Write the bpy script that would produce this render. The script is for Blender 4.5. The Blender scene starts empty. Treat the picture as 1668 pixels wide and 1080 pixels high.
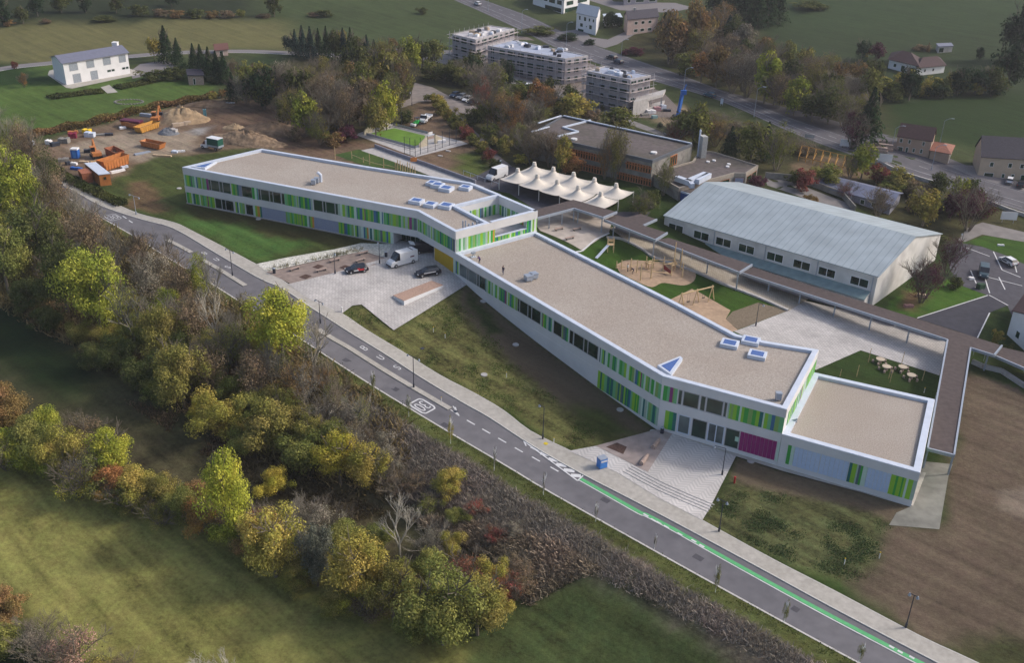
import bpy, bmesh, math, random
import numpy as np
from mathutils import Vector, Matrix
R=math.radians
random.seed(7)
C=bpy.context.scene.collection
SC=bpy.context.scene
# ---------------- camera, world, sun, exposure ----------------
W_,H_=1668.,1080.
F=1650.; TH=R(27.4); RO=R(1.6); HC=78.
cam_d=bpy.data.cameras.new('camera'); cam=bpy.data.objects.new('camera',cam_d); C.objects.link(cam)
cam_d.sensor_width=36; cam_d.lens=36*F/W_; cam_d.clip_start=1; cam_d.clip_end=6000
_c,_s=math.cos(RO),math.sin(RO)
_Rv=Vector((1,0,0)); _Uv=Vector((0,math.sin(TH),math.cos(TH))); _Fv=Vector((0,math.cos(TH),-math.sin(TH)))
_rx=_Rv*_c+_Uv*_s; _ry=-_Rv*_s+_Uv*_c
m=Matrix((_rx,_ry,-_Fv)).transposed().to_4x4(); m.translation=Vector((0,0,HC)); cam.matrix_world=m
SC.camera=cam
SUN_EL=R(37); SUN_DIR=Vector((0.98,0.2,0)).normalized()      # horizontal direction towards the sun
w=bpy.data.worlds.new("World"); SC.world=w; w.use_nodes=True
nt=w.node_tree; sky=nt.nodes.new('ShaderNodeTexSky'); sky.sky_type='NISHITA'; sky.sun_disc=False
sky.sun_elevation=SUN_EL; sky.sun_rotation=math.atan2(SUN_DIR.x,SUN_DIR.y); sky.dust_density=4.0; sky.air_density=1.0
nt.links.new(sky.outputs[0],nt.nodes['Background'].inputs[0]); nt.nodes['Background'].inputs[1].default_value=0.15
sl=bpy.data.lights.new('sun','SUN'); sl.energy=1.7; sl.angle=R(6); sl.color=(1,.95,.88)
so=bpy.data.objects.new('sun',sl); C.objects.link(so)
sv=Vector((SUN_DIR.x*math.cos(SUN_EL),SUN_DIR.y*math.cos(SUN_EL),math.sin(SUN_EL)))
so.rotation_euler=sv.to_track_quat('Z','Y').to_euler(); so.location=sv*500
SC.view_settings.view_transform='Standard'; SC.view_settings.look='None'; SC.view_settings.exposure=0.30; SC.view_settings.gamma=1
SC.render.engine='CYCLES'; SC.cycles.use_denoising=True; SC.cycles.max_bounces=5; SC.cycles.diffuse_bounces=3; SC.cycles.transparent_max_bounces=6
SC.render.resolution_x=1024; SC.render.resolution_y=664

# ---------------- terrain ----------------
def ray(px,py):
    x=(px-W_/2)/F; y=(H_/2-py)/F
    return _Rv*(_c*x-_s*y)+_Uv*(_s*x+_c*y)+_Fv
A0=(-10.9,173.9); UX,UY=0.603,-0.798
RS=[-400,-8,0,6,12,25,42,54,80,400]; RZ=[0.4,0.1,-0.4,-1.5,-2.3,-3.6,-4.8,-5.4,-5.8,-7]
def ramp(x,y):
    s=(np.asarray(x)-A0[0])*UX+(np.asarray(y)-A0[1])*UY
    # smooth by averaging three samples
    return (np.interp(s-3,RS,RZ)+np.interp(s,RS,RZ)+np.interp(s+3,RS,RZ))/3
def _rayT(px,py,fn):
    r=ray(px,py); z=0.
    for _ in range(40):
        t=(z-HC)/r.z; x,y=r.x*t,r.y*t; zn=float(fn(x,y))
        if abs(zn-z)<1e-3: break
        z=z+(zn-z)*0.8
    return Vector((x,y,zn))
EDGE_PX=[(-60,255),(0,281),(60,304),(104,318),(137,338),(217,383),(277,421),(346,462),(420,509),(505,561),(608,628),(700,684),(820,755),(900,803),(1080,904),(1268,1008),(1395,1077),(1560,1165),(1900,1340)]
EDGE=[_rayT(a,b,ramp) for a,b in EDGE_PX]
EX=np.array([p.x for p in EDGE]); EY=np.array([p.y for p in EDGE])
def edge_dist(x,y):
    """signed distance from the valley-side road edge, positive towards the valley"""
    x=np.atleast_1d(np.asarray(x,float)); y=np.atleast_1d(np.asarray(y,float))
    best=np.full(x.shape,1e9); sg=np.ones(x.shape)
    for i in range(len(EX)-1):
        dx,dy=EX[i+1]-EX[i],EY[i+1]-EY[i]; L2=dx*dx+dy*dy
        t=np.clip(((x-EX[i])*dx+(y-EY[i])*dy)/L2,0,1)
        d=np.hypot(x-EX[i]-t*dx,y-EY[i]-t*dy)
        cr=dx*(y-EY[i])-dy*(x-EX[i])
        m=d<best-1e-6; best=np.where(m,d,best); sg=np.where(m,np.where(cr<0,1,-1),sg)
    return best*sg
def sm(t): t=np.clip(t,0,1); return t*t*(3-2*t)
def T(x,y):
    sc=np.isscalar(x) or isinstance(x,float)
    X=np.atleast_1d(np.asarray(x,float)); Y=np.atleast_1d(np.asarray(y,float))
    z=ramp(X,Y); d=edge_dist(X,Y)
    z=z-4.5*sm((d-2.5)/16)-2.0*sm((d-14)/40)
    r=np.hypot(X,Y); z=z+0.05*np.maximum(0,r-380)+0.00008*np.maximum(0,r-420)**2*0.5
    return float(z[0]) if sc else z
def G(px,py,z=None):
    """world point seen at pixel (px,py) of the 1668x1080 photograph, on the terrain or on the level z"""
    if z is None:
        r=ray(px,py); lo=(12-HC)/r.z if r.z<0 else 1; t=np.linspace((HC-60)/-r.z*0.3,(HC+16)/-r.z,140); X,Y,Z=r.x*t,r.y*t,HC+r.z*t; f=Z-T(X,Y); k=int(np.argmax(f<0)) if (f<0).any() else 139
        a,b=t[k-1],t[k]
        for _ in range(3):
            tt=np.linspace(a,b,12); f=HC+r.z*tt-T(r.x*tt,r.y*tt); k=int(np.argmax(f<=0)) if (f<=0).any() else 11; k=max(1,k); a,b=tt[k-1],tt[k]
        t=(a+b)/2; return Vector((r.x*t,r.y*t,float(T(float(r.x*t),float(r.y*t)))))
    r=ray(px,py); t=(z-HC)/r.z; return Vector((r.x*t,r.y*t,z))
def depth(P): return (P-Vector((0,0,HC))).dot(_Fv)
def mpp(P): return depth(P)/F           # metres per source pixel
def vm(P): return depth(P)/(F*math.cos(TH)*0.97)   # metres of height per source pixel
def tz(p): return T(float(p[0]),float(p[1]))
def pxof(P):
    d=P-Vector((0,0,HC)); z=d.dot(_Fv); return (W_/2+F*d.dot(_rx)/z, H_/2-F*d.dot(_ry)/z)

# ---------------- materials ----------------
MT={}
def mat(name,col,rough=.8,metal=0,var=.12,scale=3.,bump=0,bscale=8.,spec=.3,emit=None,alpha=None,stretch=None,c2=None,fac2=.5,s2=.4):
    if name in MT: return MT[name]
    m=bpy.data.materials.new(name); m.use_nodes=True; nt=m.node_tree; N=nt.nodes; L=nt.links
    b=N['Principled BSDF']; b.inputs['Roughness'].default_value=rough; b.inputs['Metallic'].default_value=metal
    b.inputs['Specular IOR Level'].default_value=spec
    tc=N.new('ShaderNodeTexCoord'); src=tc.outputs['Object']
    if stretch:
        mp=N.new('ShaderNodeMapping'); mp.inputs['Scale'].default_value=stretch; L.new(src,mp.inputs[0]); src=mp.outputs[0]
    n=N.new('ShaderNodeTexNoise'); n.inputs['Scale'].default_value=scale; n.inputs['Detail'].default_value=5; L.new(src,n.inputs['Vector'])
    mr=N.new('ShaderNodeMapRange'); mr.inputs[3].default_value=1-var*1.6; mr.inputs[4].default_value=1+var*1.6; mr.inputs[1].default_value=.25; mr.inputs[2].default_value=.75
    L.new(n.outputs[0],mr.inputs[0])
    base=N.new('ShaderNodeRGB'); base.outputs[0].default_value=(*col,1); bo=base.outputs[0]
    if c2:
        n2=N.new('ShaderNodeTexNoise'); n2.inputs['Scale'].default_value=s2; n2.inputs['Detail'].default_value=6; L.new(src,n2.inputs['Vector'])
        m2=N.new('ShaderNodeMapRange'); m2.inputs[1].default_value=.42; m2.inputs[2].default_value=.62; m2.inputs[4].default_value=fac2; L.new(n2.outputs[0],m2.inputs[0])
        mx=N.new('ShaderNodeMixRGB'); mx.inputs[2].default_value=(*c2,1); L.new(m2.outputs[0],mx.inputs[0]); L.new(bo,mx.inputs[1]); bo=mx.outputs[0]
    mul=N.new('ShaderNodeVectorMath'); mul.operation='SCALE'; L.new(bo,mul.inputs[0]); L.new(mr.outputs[0],mul.inputs['Scale'])
    L.new(mul.outputs[0],b.inputs['Base Color'])
    if bump:
        nb=N.new('ShaderNodeTexNoise'); nb.inputs['Scale'].default_value=bscale; nb.inputs['Detail'].default_value=4; L.new(src,nb.inputs['Vector'])
        bp=N.new('ShaderNodeBump'); bp.inputs['Strength'].default_value=bump; bp.inputs['Distance'].default_value=.1; L.new(nb.outputs[0],bp.inputs['Height']); L.new(bp.outputs[0],b.inputs['Normal'])
    if emit: b.inputs['Emission Color'].default_value=(*emit,1); b.inputs['Emission Strength'].default_value=1
    if alpha is not None: b.inputs['Alpha'].default_value=alpha
    MT[name]=m; return m
M_WHITE=mat('white_cladding',(.65,.64,.645),.6,var=.05,scale=.35)
M_CAP=mat('parapet_metal',(.55,.60,.70),.4,var=.05,scale=.8)
M_GRAVEL=mat('roof_gravel',(.365,.32,.28),.95,var=.2,scale=5.5,bump=.5,bscale=9,c2=(.32,.27,.23),fac2=.6,s2=.09)
M_GLASS=mat('window_glass',(.014,.040,.026),.05,spec=.5,var=.6,scale=.25)
M_GLASS2=mat('bright_glass',(.10,.13,.13),.08,spec=.8,var=.4,scale=.4)
M_FRAME=mat('window_frame',(.36,.36,.38),.5,var=.03)
M_BLIND=mat('lowered_blind',(.30,.33,.44),.6,var=.04)
M_BLIND2=mat('pale_blind',(.50,.60,.78),.5,var=.04)
M_PLINTH=mat('concrete_plinth',(.34,.31,.29),.9,var=.15,scale=2)
M_CONC=mat('light_concrete',(.42,.40,.39),.85,var=.12,scale=1.2)
M_DCONC=mat('weathered_concrete',(.24,.225,.21),.9,var=.25,scale=.8,c2=(.14,.14,.12),fac2=.6)
M_ASPH=mat('asphalt',(.128,.124,.137),.85,var=.10,scale=.6,c2=(.165,.158,.168),fac2=.6,s2=.06)
M_ASPHD=mat('dark_asphalt',(.04,.04,.055),.85,var=.12,scale=.8)
M_ASPHN=mat('fresh_asphalt',(.062,.06,.075),.85,var=.12,scale=.8,c2=(.09,.085,.10),s2=.1)
M_PAVE=mat('footpath_concrete',(.40,.375,.34),.9,var=.10,scale=1.5,c2=(.33,.31,.27),s2=.2)
M_KERB=mat('kerb_stone',(.50,.48,.45),.85,var=.08)
M_PAINT=mat('road_paint',(.62,.62,.63),.6,var=.08,scale=2)
M_GREENP=mat('green_paint',(.10,.40,.16),.6,var=.08,scale=2)
M_WOOD=mat('pale_timber',(.50,.37,.24),.8,var=.15,scale=4)
M_WOODG=mat('grey_timber',(.36,.27,.23),.8,var=.2,scale=4)
M_STEEL=mat('galvanised_steel',(.34,.38,.45),.45,metal=.3,var=.06)
M_DARK=mat('dark_metal',(.035,.04,.055),.5,var=.1)
M_BLACK=mat('black_rubber',(.015,.015,.017),.8,var=.1)
M_DROOF=mat('bitumen_roof',(.118,.098,.096),.9,var=.18,scale=1.0,c2=(.085,.075,.062),fac2=.8,s2=.12)
M_BROOF=mat('brown_canopy_roof',(.085,.066,.064),.9,var=.15,scale=1.2)
M_SAND=mat('play_sand',(.38,.27,.185),.95,var=.12,scale=1.5,c2=(.27,.19,.13),s2=.3)
M_TURF=mat('pitch_turf',(.11,.21,.025),.9,var=.15,scale=.5)
M_LAWN=mat('new_lawn',(.035,.075,.012),.95,var=.22,scale=1.2,c2=(.07,.10,.015),fac2=.5,s2=.15)
M_ORANGE=mat('orange_paint',(.48,.18,.055),.5,var=.15,scale=1)
M_YELLOW=mat('yellow_paint',(.75,.50,.02),.5,var=.1)
M_BLUE=mat('blue_paint',(.03,.13,.45),.5,var=.1)
M_RED=mat('red_paint',(.45,.03,.03),.5,var=.1)
M_SOIL=mat('brown_soil',(.15,.10,.065),.98,var=.3,scale=.8,bump=.6,bscale=2,c2=(.22,.155,.10),s2=.25)
M_SANDY=mat('sandy_spoil',(.36,.26,.16),.98,var=.25,scale=.8,bump=.6,bscale=2,c2=(.25,.17,.10),s2=.25)
M_BARK=mat('grey_bark',(.115,.10,.085),.95,var=.3,scale=3)
M_TWIG=mat('pale_twigs',(.15,.13,.10),.95,var=.3,scale=3)
M_SLATE=mat('slate_roof',(.045,.04,.055),.7,var=.15,scale=2)
M_BROWNR=mat('brown_tile_roof',(.058,.032,.034),.8,var=.15,scale=2)
M_ORR=mat('orange_tile_roof',(.26,.11,.075),.8,var=.15,scale=2)
M_GREYR=mat('grey_metal_roof',(.16,.165,.22),.5,var=.06,scale=1)
M_WHT=mat('white_render',(.74,.73,.74),.8,var=.04,scale=.6)
M_CREAM=mat('cream_render',(.46,.36,.27),.85,var=.06,scale=.6)
M_PINK=mat('pinkish_render',(.40,.28,.21),.85,var=.08,scale=.6)
M_BEIGE=mat('beige_render',(.42,.32,.29),.85,var=.07,scale=.6)
M_BLOCKW=mat('blockwork',(.36,.33,.35),.9,var=.12,scale=.8,stretch=(1,1,3))
M_SCAFF=mat('scaffold_tube',(.42,.40,.43),.5,var=.1)
M_DECK=mat('scaffold_planks',(.44,.38,.37),.85,var=.15)
M_MEMB=mat('white_membrane',(.60,.55,.49),.6,var=.06,scale=.4)
M_SKYG=mat('skylight_glass',(.06,.12,.34),.1,spec=.6,var=.1)
# herringbone / sett paving
def paving(name,c1,c2,scale,ang=0,stripes=False):
    m=bpy.data.materials.new(name); m.use_nodes=True; nt=m.node_tree; N=nt.nodes; L=nt.links; b=N['Principled BSDF']; b.inputs['Roughness'].default_value=.85
    tc=N.new('ShaderNodeTexCoord'); mp=N.new('ShaderNodeMapping'); mp.inputs['Rotation'].default_value=(0,0,ang); L.new(tc.outputs['Object'],mp.inputs[0])
    if stripes:
        sp=N.new('ShaderNodeSeparateXYZ'); L.new(mp.outputs[0],sp.inputs[0])
        def math_(op,a,b_=None):
            n=N.new('ShaderNodeMath'); n.operation=op
            for i,v in enumerate((a,b_)):
                if v is None: continue
                if isinstance(v,(int,float)): n.inputs[i].default_value=v
                else: L.new(v,n.inputs[i])
            return n.outputs[0]
        u=math_('PINGPONG',sp.outputs[0],1.15)      # zig-zag across bands
        v=math_('ADD',sp.outputs[1],math_('MULTIPLY',u,.8))
        fr=math_('FRACT',math_('MULTIPLY',v,1.5))
        st=math_('GREATER_THAN',fr,.52)
        edge=math_('LESS_THAN',u,.06)
        fac=math_('MAXIMUM',math_('MULTIPLY',st,.8),math_('MULTIPLY',edge,.6))
    else:
        br=N.new('ShaderNodeTexBrick'); br.inputs['Scale'].default_value=scale; br.inputs['Color1'].default_value=(0,0,0,1); br.inputs['Color2'].default_value=(.55,.55,.55,1); br.inputs['Mortar'].default_value=(1,1,1,1); br.inputs['Mortar Size'].default_value=.035
        L.new(mp.outputs[0],br.inputs[0]); fac=br.outputs[0]
    no=N.new('ShaderNodeTexNoise'); no.inputs['Scale'].default_value=.22; no.inputs['Detail'].default_value=6; L.new(tc.outputs['Object'],no.inputs['Vector'])
    mr=N.new('ShaderNodeMapRange'); mr.inputs[1].default_value=.3; mr.inputs[2].default_value=.7; mr.inputs[3].default_value=.82; mr.inputs[4].default_value=1.12; L.new(no.outputs[0],mr.inputs[0])
    mx=N.new('ShaderNodeMixRGB'); mx.inputs[1].default_value=(*c1,1); mx.inputs[2].default_value=(*c2,1); L.new(fac,mx.inputs[0])
    mu=N.new('ShaderNodeVectorMath'); mu.operation='SCALE'; L.new(mx.outputs[0],mu.inputs[0]); L.new(mr.outputs[0],mu.inputs['Scale']); L.new(mu.outputs[0],b.inputs['Base Color'])
    MT[name]=m; return m
M_SETT=paving('stone_setts',(.55,.52,.50),(.33,.31,.30),.62,R(37))
M_SETT2=paving('buff_setts',(.46,.40,.32),(.26,.225,.18),.9,R(60))
M_HERR=paving('herringbone_paving',(.55,.52,.50),(.42,.40,.39),1.,R(40),True)
def leafmat():
    m=bpy.data.materials.new('foliage'); m.use_nodes=True; nt=m.node_tree; N=nt.nodes; L=nt.links
    N.remove(N['Principled BSDF']); out=N['Material Output']
    oi=N.new('ShaderNodeObjectInfo'); ge=N.new('ShaderNodeNewGeometry'); at=N.new('ShaderNodeAttribute'); at.attribute_name='tone'
    hs=N.new('ShaderNodeHueSaturation'); hs.inputs['Saturation'].default_value=1.02; L.new(oi.outputs['Color'],hs.inputs['Color'])
    mh=N.new('ShaderNodeMapRange'); mh.inputs[3].default_value=.478; mh.inputs[4].default_value=.53; L.new(at.outputs['Fac'],mh.inputs[0]); L.new(mh.outputs[0],hs.inputs['Hue'])
    mv=N.new('ShaderNodeMapRange'); mv.inputs[3].default_value=.55; mv.inputs[4].default_value=1.5; L.new(ge.outputs['Random Per Island'],mv.inputs[0])
    mt=N.new('ShaderNodeMapRange'); mt.inputs[3].default_value=1.25; mt.inputs[4].default_value=.75; L.new(at.outputs['Fac'],mt.inputs[0])
    mm=N.new('ShaderNodeMath'); mm.operation='MULTIPLY'; L.new(mv.outputs[0],mm.inputs[0]); L.new(mt.outputs[0],mm.inputs[1]); L.new(mm.outputs[0],hs.inputs['Value'])
    d=N.new('ShaderNodeBsdfDiffuse'); t=N.new('ShaderNodeBsdfTranslucent'); mx=N.new('ShaderNodeMixShader'); mx.inputs[0].default_value=.25
    L.new(hs.outputs[0],d.inputs[0]); L.new(hs.outputs[0],t.inputs[0]); L.new(d.outputs[0],mx.inputs[1]); L.new(t.outputs[0],mx.inputs[2]); L.new(mx.outputs[0],out.inputs[0])
    return m
M_LEAF=leafmat()
# colour strips of the school facade
STRIP=[mat('strip_%s'%n,c,.5,var=.03) for n,c in [('lime',(.25,.50,.04)),('green',(.05,.34,.06)),('sage',(.36,.47,.39)),('teal',(.02,.15,.14)),('pale_green',(.52,.66,.57)),('blue',(.05,.15,.29)),('olive',(.22,.38,.11)),('mint',(.16,.44,.21)),('orange',(.60,.28,.05)),('purple',(.24,.04,.18)),('slate',(.10,.14,.17))]]
STW=[9,8,5.5,4,5.5,1.6,6,5.5,.5,.5,1.4]
M_PANY=mat('yellow_panel',(.55,.34,.02),.5,var=.04); M_PANP=mat('purple_panel',(.27,.02,.15),.5,var=.04)

# ---------------- mesh helpers ----------------
class MB:
    def __init__(s): s.v=[]; s.f=[]; s.mi=[]
    def add(s,vs,fs,mi=0):
        n=len(s.v); s.v+=[tuple(v) for v in vs]; s.f+=[tuple(i+n for i in f) for f in fs]; s.mi+=[mi]*len(fs); return s
    def quad(s,a,b,c,d,mi=0): return s.add([a,b,c,d],[(0,1,2,3)],mi)
    def box(s,c,size,rz=0,mi=0,rot=None):
        x,y,z=[k/2 for k in size]; co=[(a*x,b*y,d*z) for a,b,d in ((-1,-1,-1),(1,-1,-1),(1,1,-1),(-1,1,-1),(-1,-1,1),(1,-1,1),(1,1,1),(-1,1,1))]
        M=rot if rot is not None else Matrix.Rotation(rz,3,'Z')
        vs=[Vector(c)+M@Vector(k) for k in co]
        return s.add(vs,[(3,2,1,0),(4,5,6,7),(0,1,5,4),(1,2,6,5),(2,3,7,6),(3,0,4,7)],mi)
    def prism(s,poly,z0,z1,mi=0,top=None,bot=True):
        n=len(poly); z0s=z0 if hasattr(z0,'__len__') else [z0]*n; z1s=z1 if hasattr(z1,'__len__') else [z1]*n
        ar=sum(poly[i][0]*poly[(i+1)%n][1]-poly[(i+1)%n][0]*poly[i][1] for i in range(n))
        idx=range(n) if ar>0 else range(n-1,-1,-1)
        P=[poly[i] for i in idx]; a=[z0s[i] for i in idx]; b=[z1s[i] for i in idx]
        vs=[(p[0],p[1],a[i]) for i,p in enumerate(P)]+[(p[0],p[1],b[i]) for i,p in enumerate(P)]
        s.add(vs,[(i,(i+1)%n,n+(i+1)%n,n+i) for i in range(n)],mi)
        s.add(vs,[tuple(range(n,2*n))],mi if top is None else top)
        if bot: s.add(vs,[tuple(range(n-1,-1,-1))],mi)
        return s
    def tube(s,p,q,r,r2=None,n=6,mi=0,cap=True):
        p=Vector(p);q=Vector(q); d=(q-p)
        if d.length<1e-6: return s
        d.normalize(); a=d.orthogonal().normalized(); b=d.cross(a); r2=r if r2 is None else r2
        vs=[p+(a*math.cos(2*math.pi*i/n)+b*math.sin(2*math.pi*i/n))*r for i in range(n)]+[q+(a*math.cos(2*math.pi*i/n)+b*math.sin(2*math.pi*i/n))*r2 for i in range(n)]
        s.add(vs,[(i,(i+1)%n,n+(i+1)%n,n+i) for i in range(n)],mi)
        if cap: s.add(vs,[tuple(range(n-1,-1,-1)),tuple(range(n,2*n))],mi)
        return s
    def beam(s,p,q,w,h,mi=0):
        """box from p to q, w wide, h high, hanging centred"""
        p=Vector(p);q=Vector(q); d=q-p; L=d.length; rot=d.to_track_quat('X','Z').to_matrix()
        return s.box((p+q)/2,(L,w,h),mi=mi,rot=rot)
    def blob(s,c,r,n=8,k=5,mi=0,jit=0):
        r=Vector(r) if hasattr(r,'__len__') else Vector((r,r,r)); vs=[]
        for j in range(k+1):
            ph=math.pi*j/k-math.pi/2
            for i in range(n):
                a=2*math.pi*i/n; f=1+random.uniform(-jit,jit)
                vs.append((c[0]+r.x*math.cos(ph)*math.cos(a)*f,c[1]+r.y*math.cos(ph)*math.sin(a)*f,c[2]+r.z*math.sin(ph)*f))
        fs=[(j*n+i,j*n+(i+1)%n,(j+1)*n+(i+1)%n,(j+1)*n+i) for j in range(k) for i in range(n)]
        return s.add(vs,fs,mi)
    def build(s,name,mats,parent=None,smooth=False,origin=None):
        if not isinstance(mats,(list,tuple)): mats=[mats]
        me=bpy.data.meshes.new(name); vs=s.v
        if parent is not None and getattr(parent,'location',None) is not None:
            iv=MW(parent).inverted(); vs=[tuple(iv@Vector(v)) for v in vs]
        elif origin is not None: vs=[(v[0]-origin[0],v[1]-origin[1],v[2]-origin[2]) for v in vs]
        me.from_pydata(vs,[],s.f); me.polygons.foreach_set('material_index',s.mi)
        if smooth: me.polygons.foreach_set('use_smooth',[True]*len(s.f))
        for m in mats: me.materials.append(m)
        me.update(); o=bpy.data.objects.new(name,me); C.objects.link(o)
        if parent is not None: o.parent=parent
        elif origin is not None: o.location=origin
        return o
def MW(o):
    m=Matrix.LocRotScale(o.location,o.rotation_euler,o.scale)
    return MW(o.parent)@m if o.parent else m
def tag(o,label,cat,group=None,kind=None):
    if label: o['label']=label
    if cat: o['category']=cat
    if group: o['group']=group
    if kind: o['kind']=kind
    return o
def thing(name,label,cat,loc=(0,0,0),rz=0,group=None):
    o=bpy.data.objects.new(name,None); C.objects.link(o); o.location=loc; o.rotation_euler=(0,0,rz); o.empty_display_size=.5
    return tag(o,label,cat,group)
def struct(o): o['kind']='structure'; return o
def dup(o,parent=None):
    c=o.copy(); C.objects.link(c); c.parent=parent
    for ch in list(KIDS(o)): dup(ch,c)
    return c
def KIDS(o): return [k for k in bpy.data.objects if k.parent==o]
def place(o,loc,rz=None,label=None,sc=None,color=None):
    o.location=loc
    if rz is not None: o.rotation_euler=(0,0,rz)
    if label: o['label']=label
    if sc: o.scale=sc if hasattr(sc,'__len__') else (sc,)*3
    return o
def drape(name,poly,m,dz,step=3.,zf=None,kind='structure'):
    """flat-lying sheet of world polygon poly, laid on the terrain dz above it"""
    bm=bmesh.new(); vs=[bm.verts.new((p[0],p[1],0)) for p in poly]; f=bm.faces.new(vs)
    bmesh.ops.triangulate(bm,faces=[f])
    xs=[p[0] for p in poly]; ys=[p[1] for p in poly]
    for ax,lo,hi in ((0,min(xs),max(xs)),(1,min(ys),max(ys))):
        k=math.ceil(lo/step)*step
        while k<hi:
            no=(1,0,0) if ax==0 else (0,1,0); co=(k,0,0) if ax==0 else (0,k,0)
            bmesh.ops.bisect_plane(bm,geom=bm.verts[:]+bm.edges[:]+bm.faces[:],plane_co=co,plane_no=no); k+=step
    bmesh.ops.recalc_face_normals(bm,faces=bm.faces)
    if len(bm.faces):
        if sum(f.normal.z for f in bm.faces)<0: bmesh.ops.reverse_faces(bm,faces=bm.faces)
    X=np.array([v.co.x for v in bm.verts]); Y=np.array([v.co.y for v in bm.verts]); Z=T(X,Y)
    for v,z in zip(bm.verts,Z): v.co.z=float(z)+dz
    me=bpy.data.meshes.new(name); bm.to_mesh(me); bm.free(); me.materials.append(m)
    o=bpy.data.objects.new(name,me); C.objects.link(o)
    if kind: o['kind']=kind
    return o
def pp(pts,z=None): return [G(a,b,z) for a,b in pts]
def resample(pts,step):
    out=[pts[0]]
    for a,b in zip(pts[:-1],pts[1:]):
        n=max(1,int((b-a).length/step)); out+=[a+(b-a)*((i+1)/n) for i in range(n)]
    return out
def smoothline(pts,k=3):
    """Catmull-Rom through pts"""
    P=[pts[0]*2-pts[1]]+list(pts)+[pts[-1]*2-pts[-2]]; out=[]
    for i in range(1,len(P)-2):
        for j in range(k):
            t=j/k; a,b,c,d=P[i-1],P[i],P[i+1],P[i+2]
            out.append(.5*((2*b)+(c-a)*t+(2*a-5*b+4*c-d)*t*t+(3*b-a-3*c+d)*t*t*t))
    return out+[pts[-1]]
def offs(pts,d):
    out=[]
    for i,p in enumerate(pts):
        a=pts[max(0,i-1)]; b=pts[min(len(pts)-1,i+1)]; t=Vector((b.x-a.x,b.y-a.y,0)).normalized()
        out.append(Vector((p.x-t.y*d,p.y+t.x*d,p.z)))
    return out
def ribbon(name,pts,d0,d1,m,dz,kind='structure',mb=None,high=0):
    """strip between offsets d0 and d1 of the line pts; high>0 makes it a raised kerb"""
    own=mb is None; mb=mb or MB(); L=resample(pts,2.5); a=offs(L,d0); b=offs(L,d1)
    for q in (a,b):
        for p in q: p.z=tz(p)+dz+high
    for i in range(len(L)-1):
        if d1>d0: mb.quad(a[i],a[i+1],b[i+1],b[i])
        else: mb.quad(a[i],b[i],b[i+1],a[i+1])
        if high:
            for q,r_ in ((a,1),(b,-1)):
                u,v=q[i],q[i+1]; u2=Vector((u.x,u.y,u.z-high-.05)); v2=Vector((v.x,v.y,v.z-high-.05))
                mb.quad(u,u2,v2,v)
    if not own: return mb
    o=mb.build(name,m); 
    if kind: o['kind']=kind
    return o
# ---------------- ground sheet ----------------
def inpoly(X,Y,poly):
    ins=np.zeros(X.shape,bool); n=len(poly); j=n-1
    for i in range(n):
        xi,yi=poly[i][0],poly[i][1]; xj,yj=poly[j][0],poly[j][1]
        c=((yi>Y)!=(yj>Y))&(X<(xj-xi)*(Y-yi)/(yj-yi+1e-12)+xi); ins^=c; j=i
    return ins
def vnoise(X,Y,s,seed):
    r=np.random.RandomState(seed).rand(64,64); x=X/s;y=Y/s; i=np.floor(x).astype(int); j=np.floor(y).astype(int); fx=sm(x-i); fy=sm(y-j)
    g=lambda a,b: r[a%64,b%64]
    return (g(i,j)*(1-fx)+g(i+1,j)*fx)*(1-fy)+(g(i,j+1)*(1-fx)+g(i+1,j+1)*fx)*fy
def axis(a,b,c,d,fine,coarse):
    l=[b]; s=fine
    while l[-1]>a: s=min(s*1.12,coarse); l.append(l[-1]-s)
    m_=list(np.arange(b,c,fine)); r=[c]; s=fine
    while r[-1]<d: s=min(s*1.12,coarse); r.append(r[-1]+s)
    return np.array(l[::-1][:-1]+m_+r)
gx=axis(-900,-110,100,900,1.,22); gy=axis(20,62,262,1700,1.,22)
GX,GY=np.meshgrid(gx,gy); fx_=GX.ravel(); fy_=GY.ravel(); GZ=T(fx_,fy_)
jx=(vnoise(fx_,fy_,5,1)-.5)*3+(vnoise(fx_,fy_,1.7,2)-.5)*1.6; jy=(vnoise(fx_,fy_,5,3)-.5)*3+(vnoise(fx_,fy_,1.7,4)-.5)*1.6
col=np.zeros((len(fx_),4)); 
def rgba(c,a=.5): return np.array([*c,a])
col[:]=rgba((.030,.052,.012),.5)
PXH=lambda pts: pp(pts)
def paint(pts,c,a=.5,jit=1.,soft=0,world=False):
    poly=pts if world else PXH(pts)
    acc=np.zeros(len(fx_))
    ks=[(0,0)] if not soft else [(soft*dx,soft*dy) for dx in (-1,-.3,.3,1) for dy in (-1,-.3,.3,1)]
    for ox,oy in ks: acc+=inpoly(fx_+jx*jit+ox,fy_+jy*jit+oy,poly)
    acc=(acc/len(ks))[:,None]; col[:]=col*(1-acc)+rgba(c,a)*acc
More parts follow.
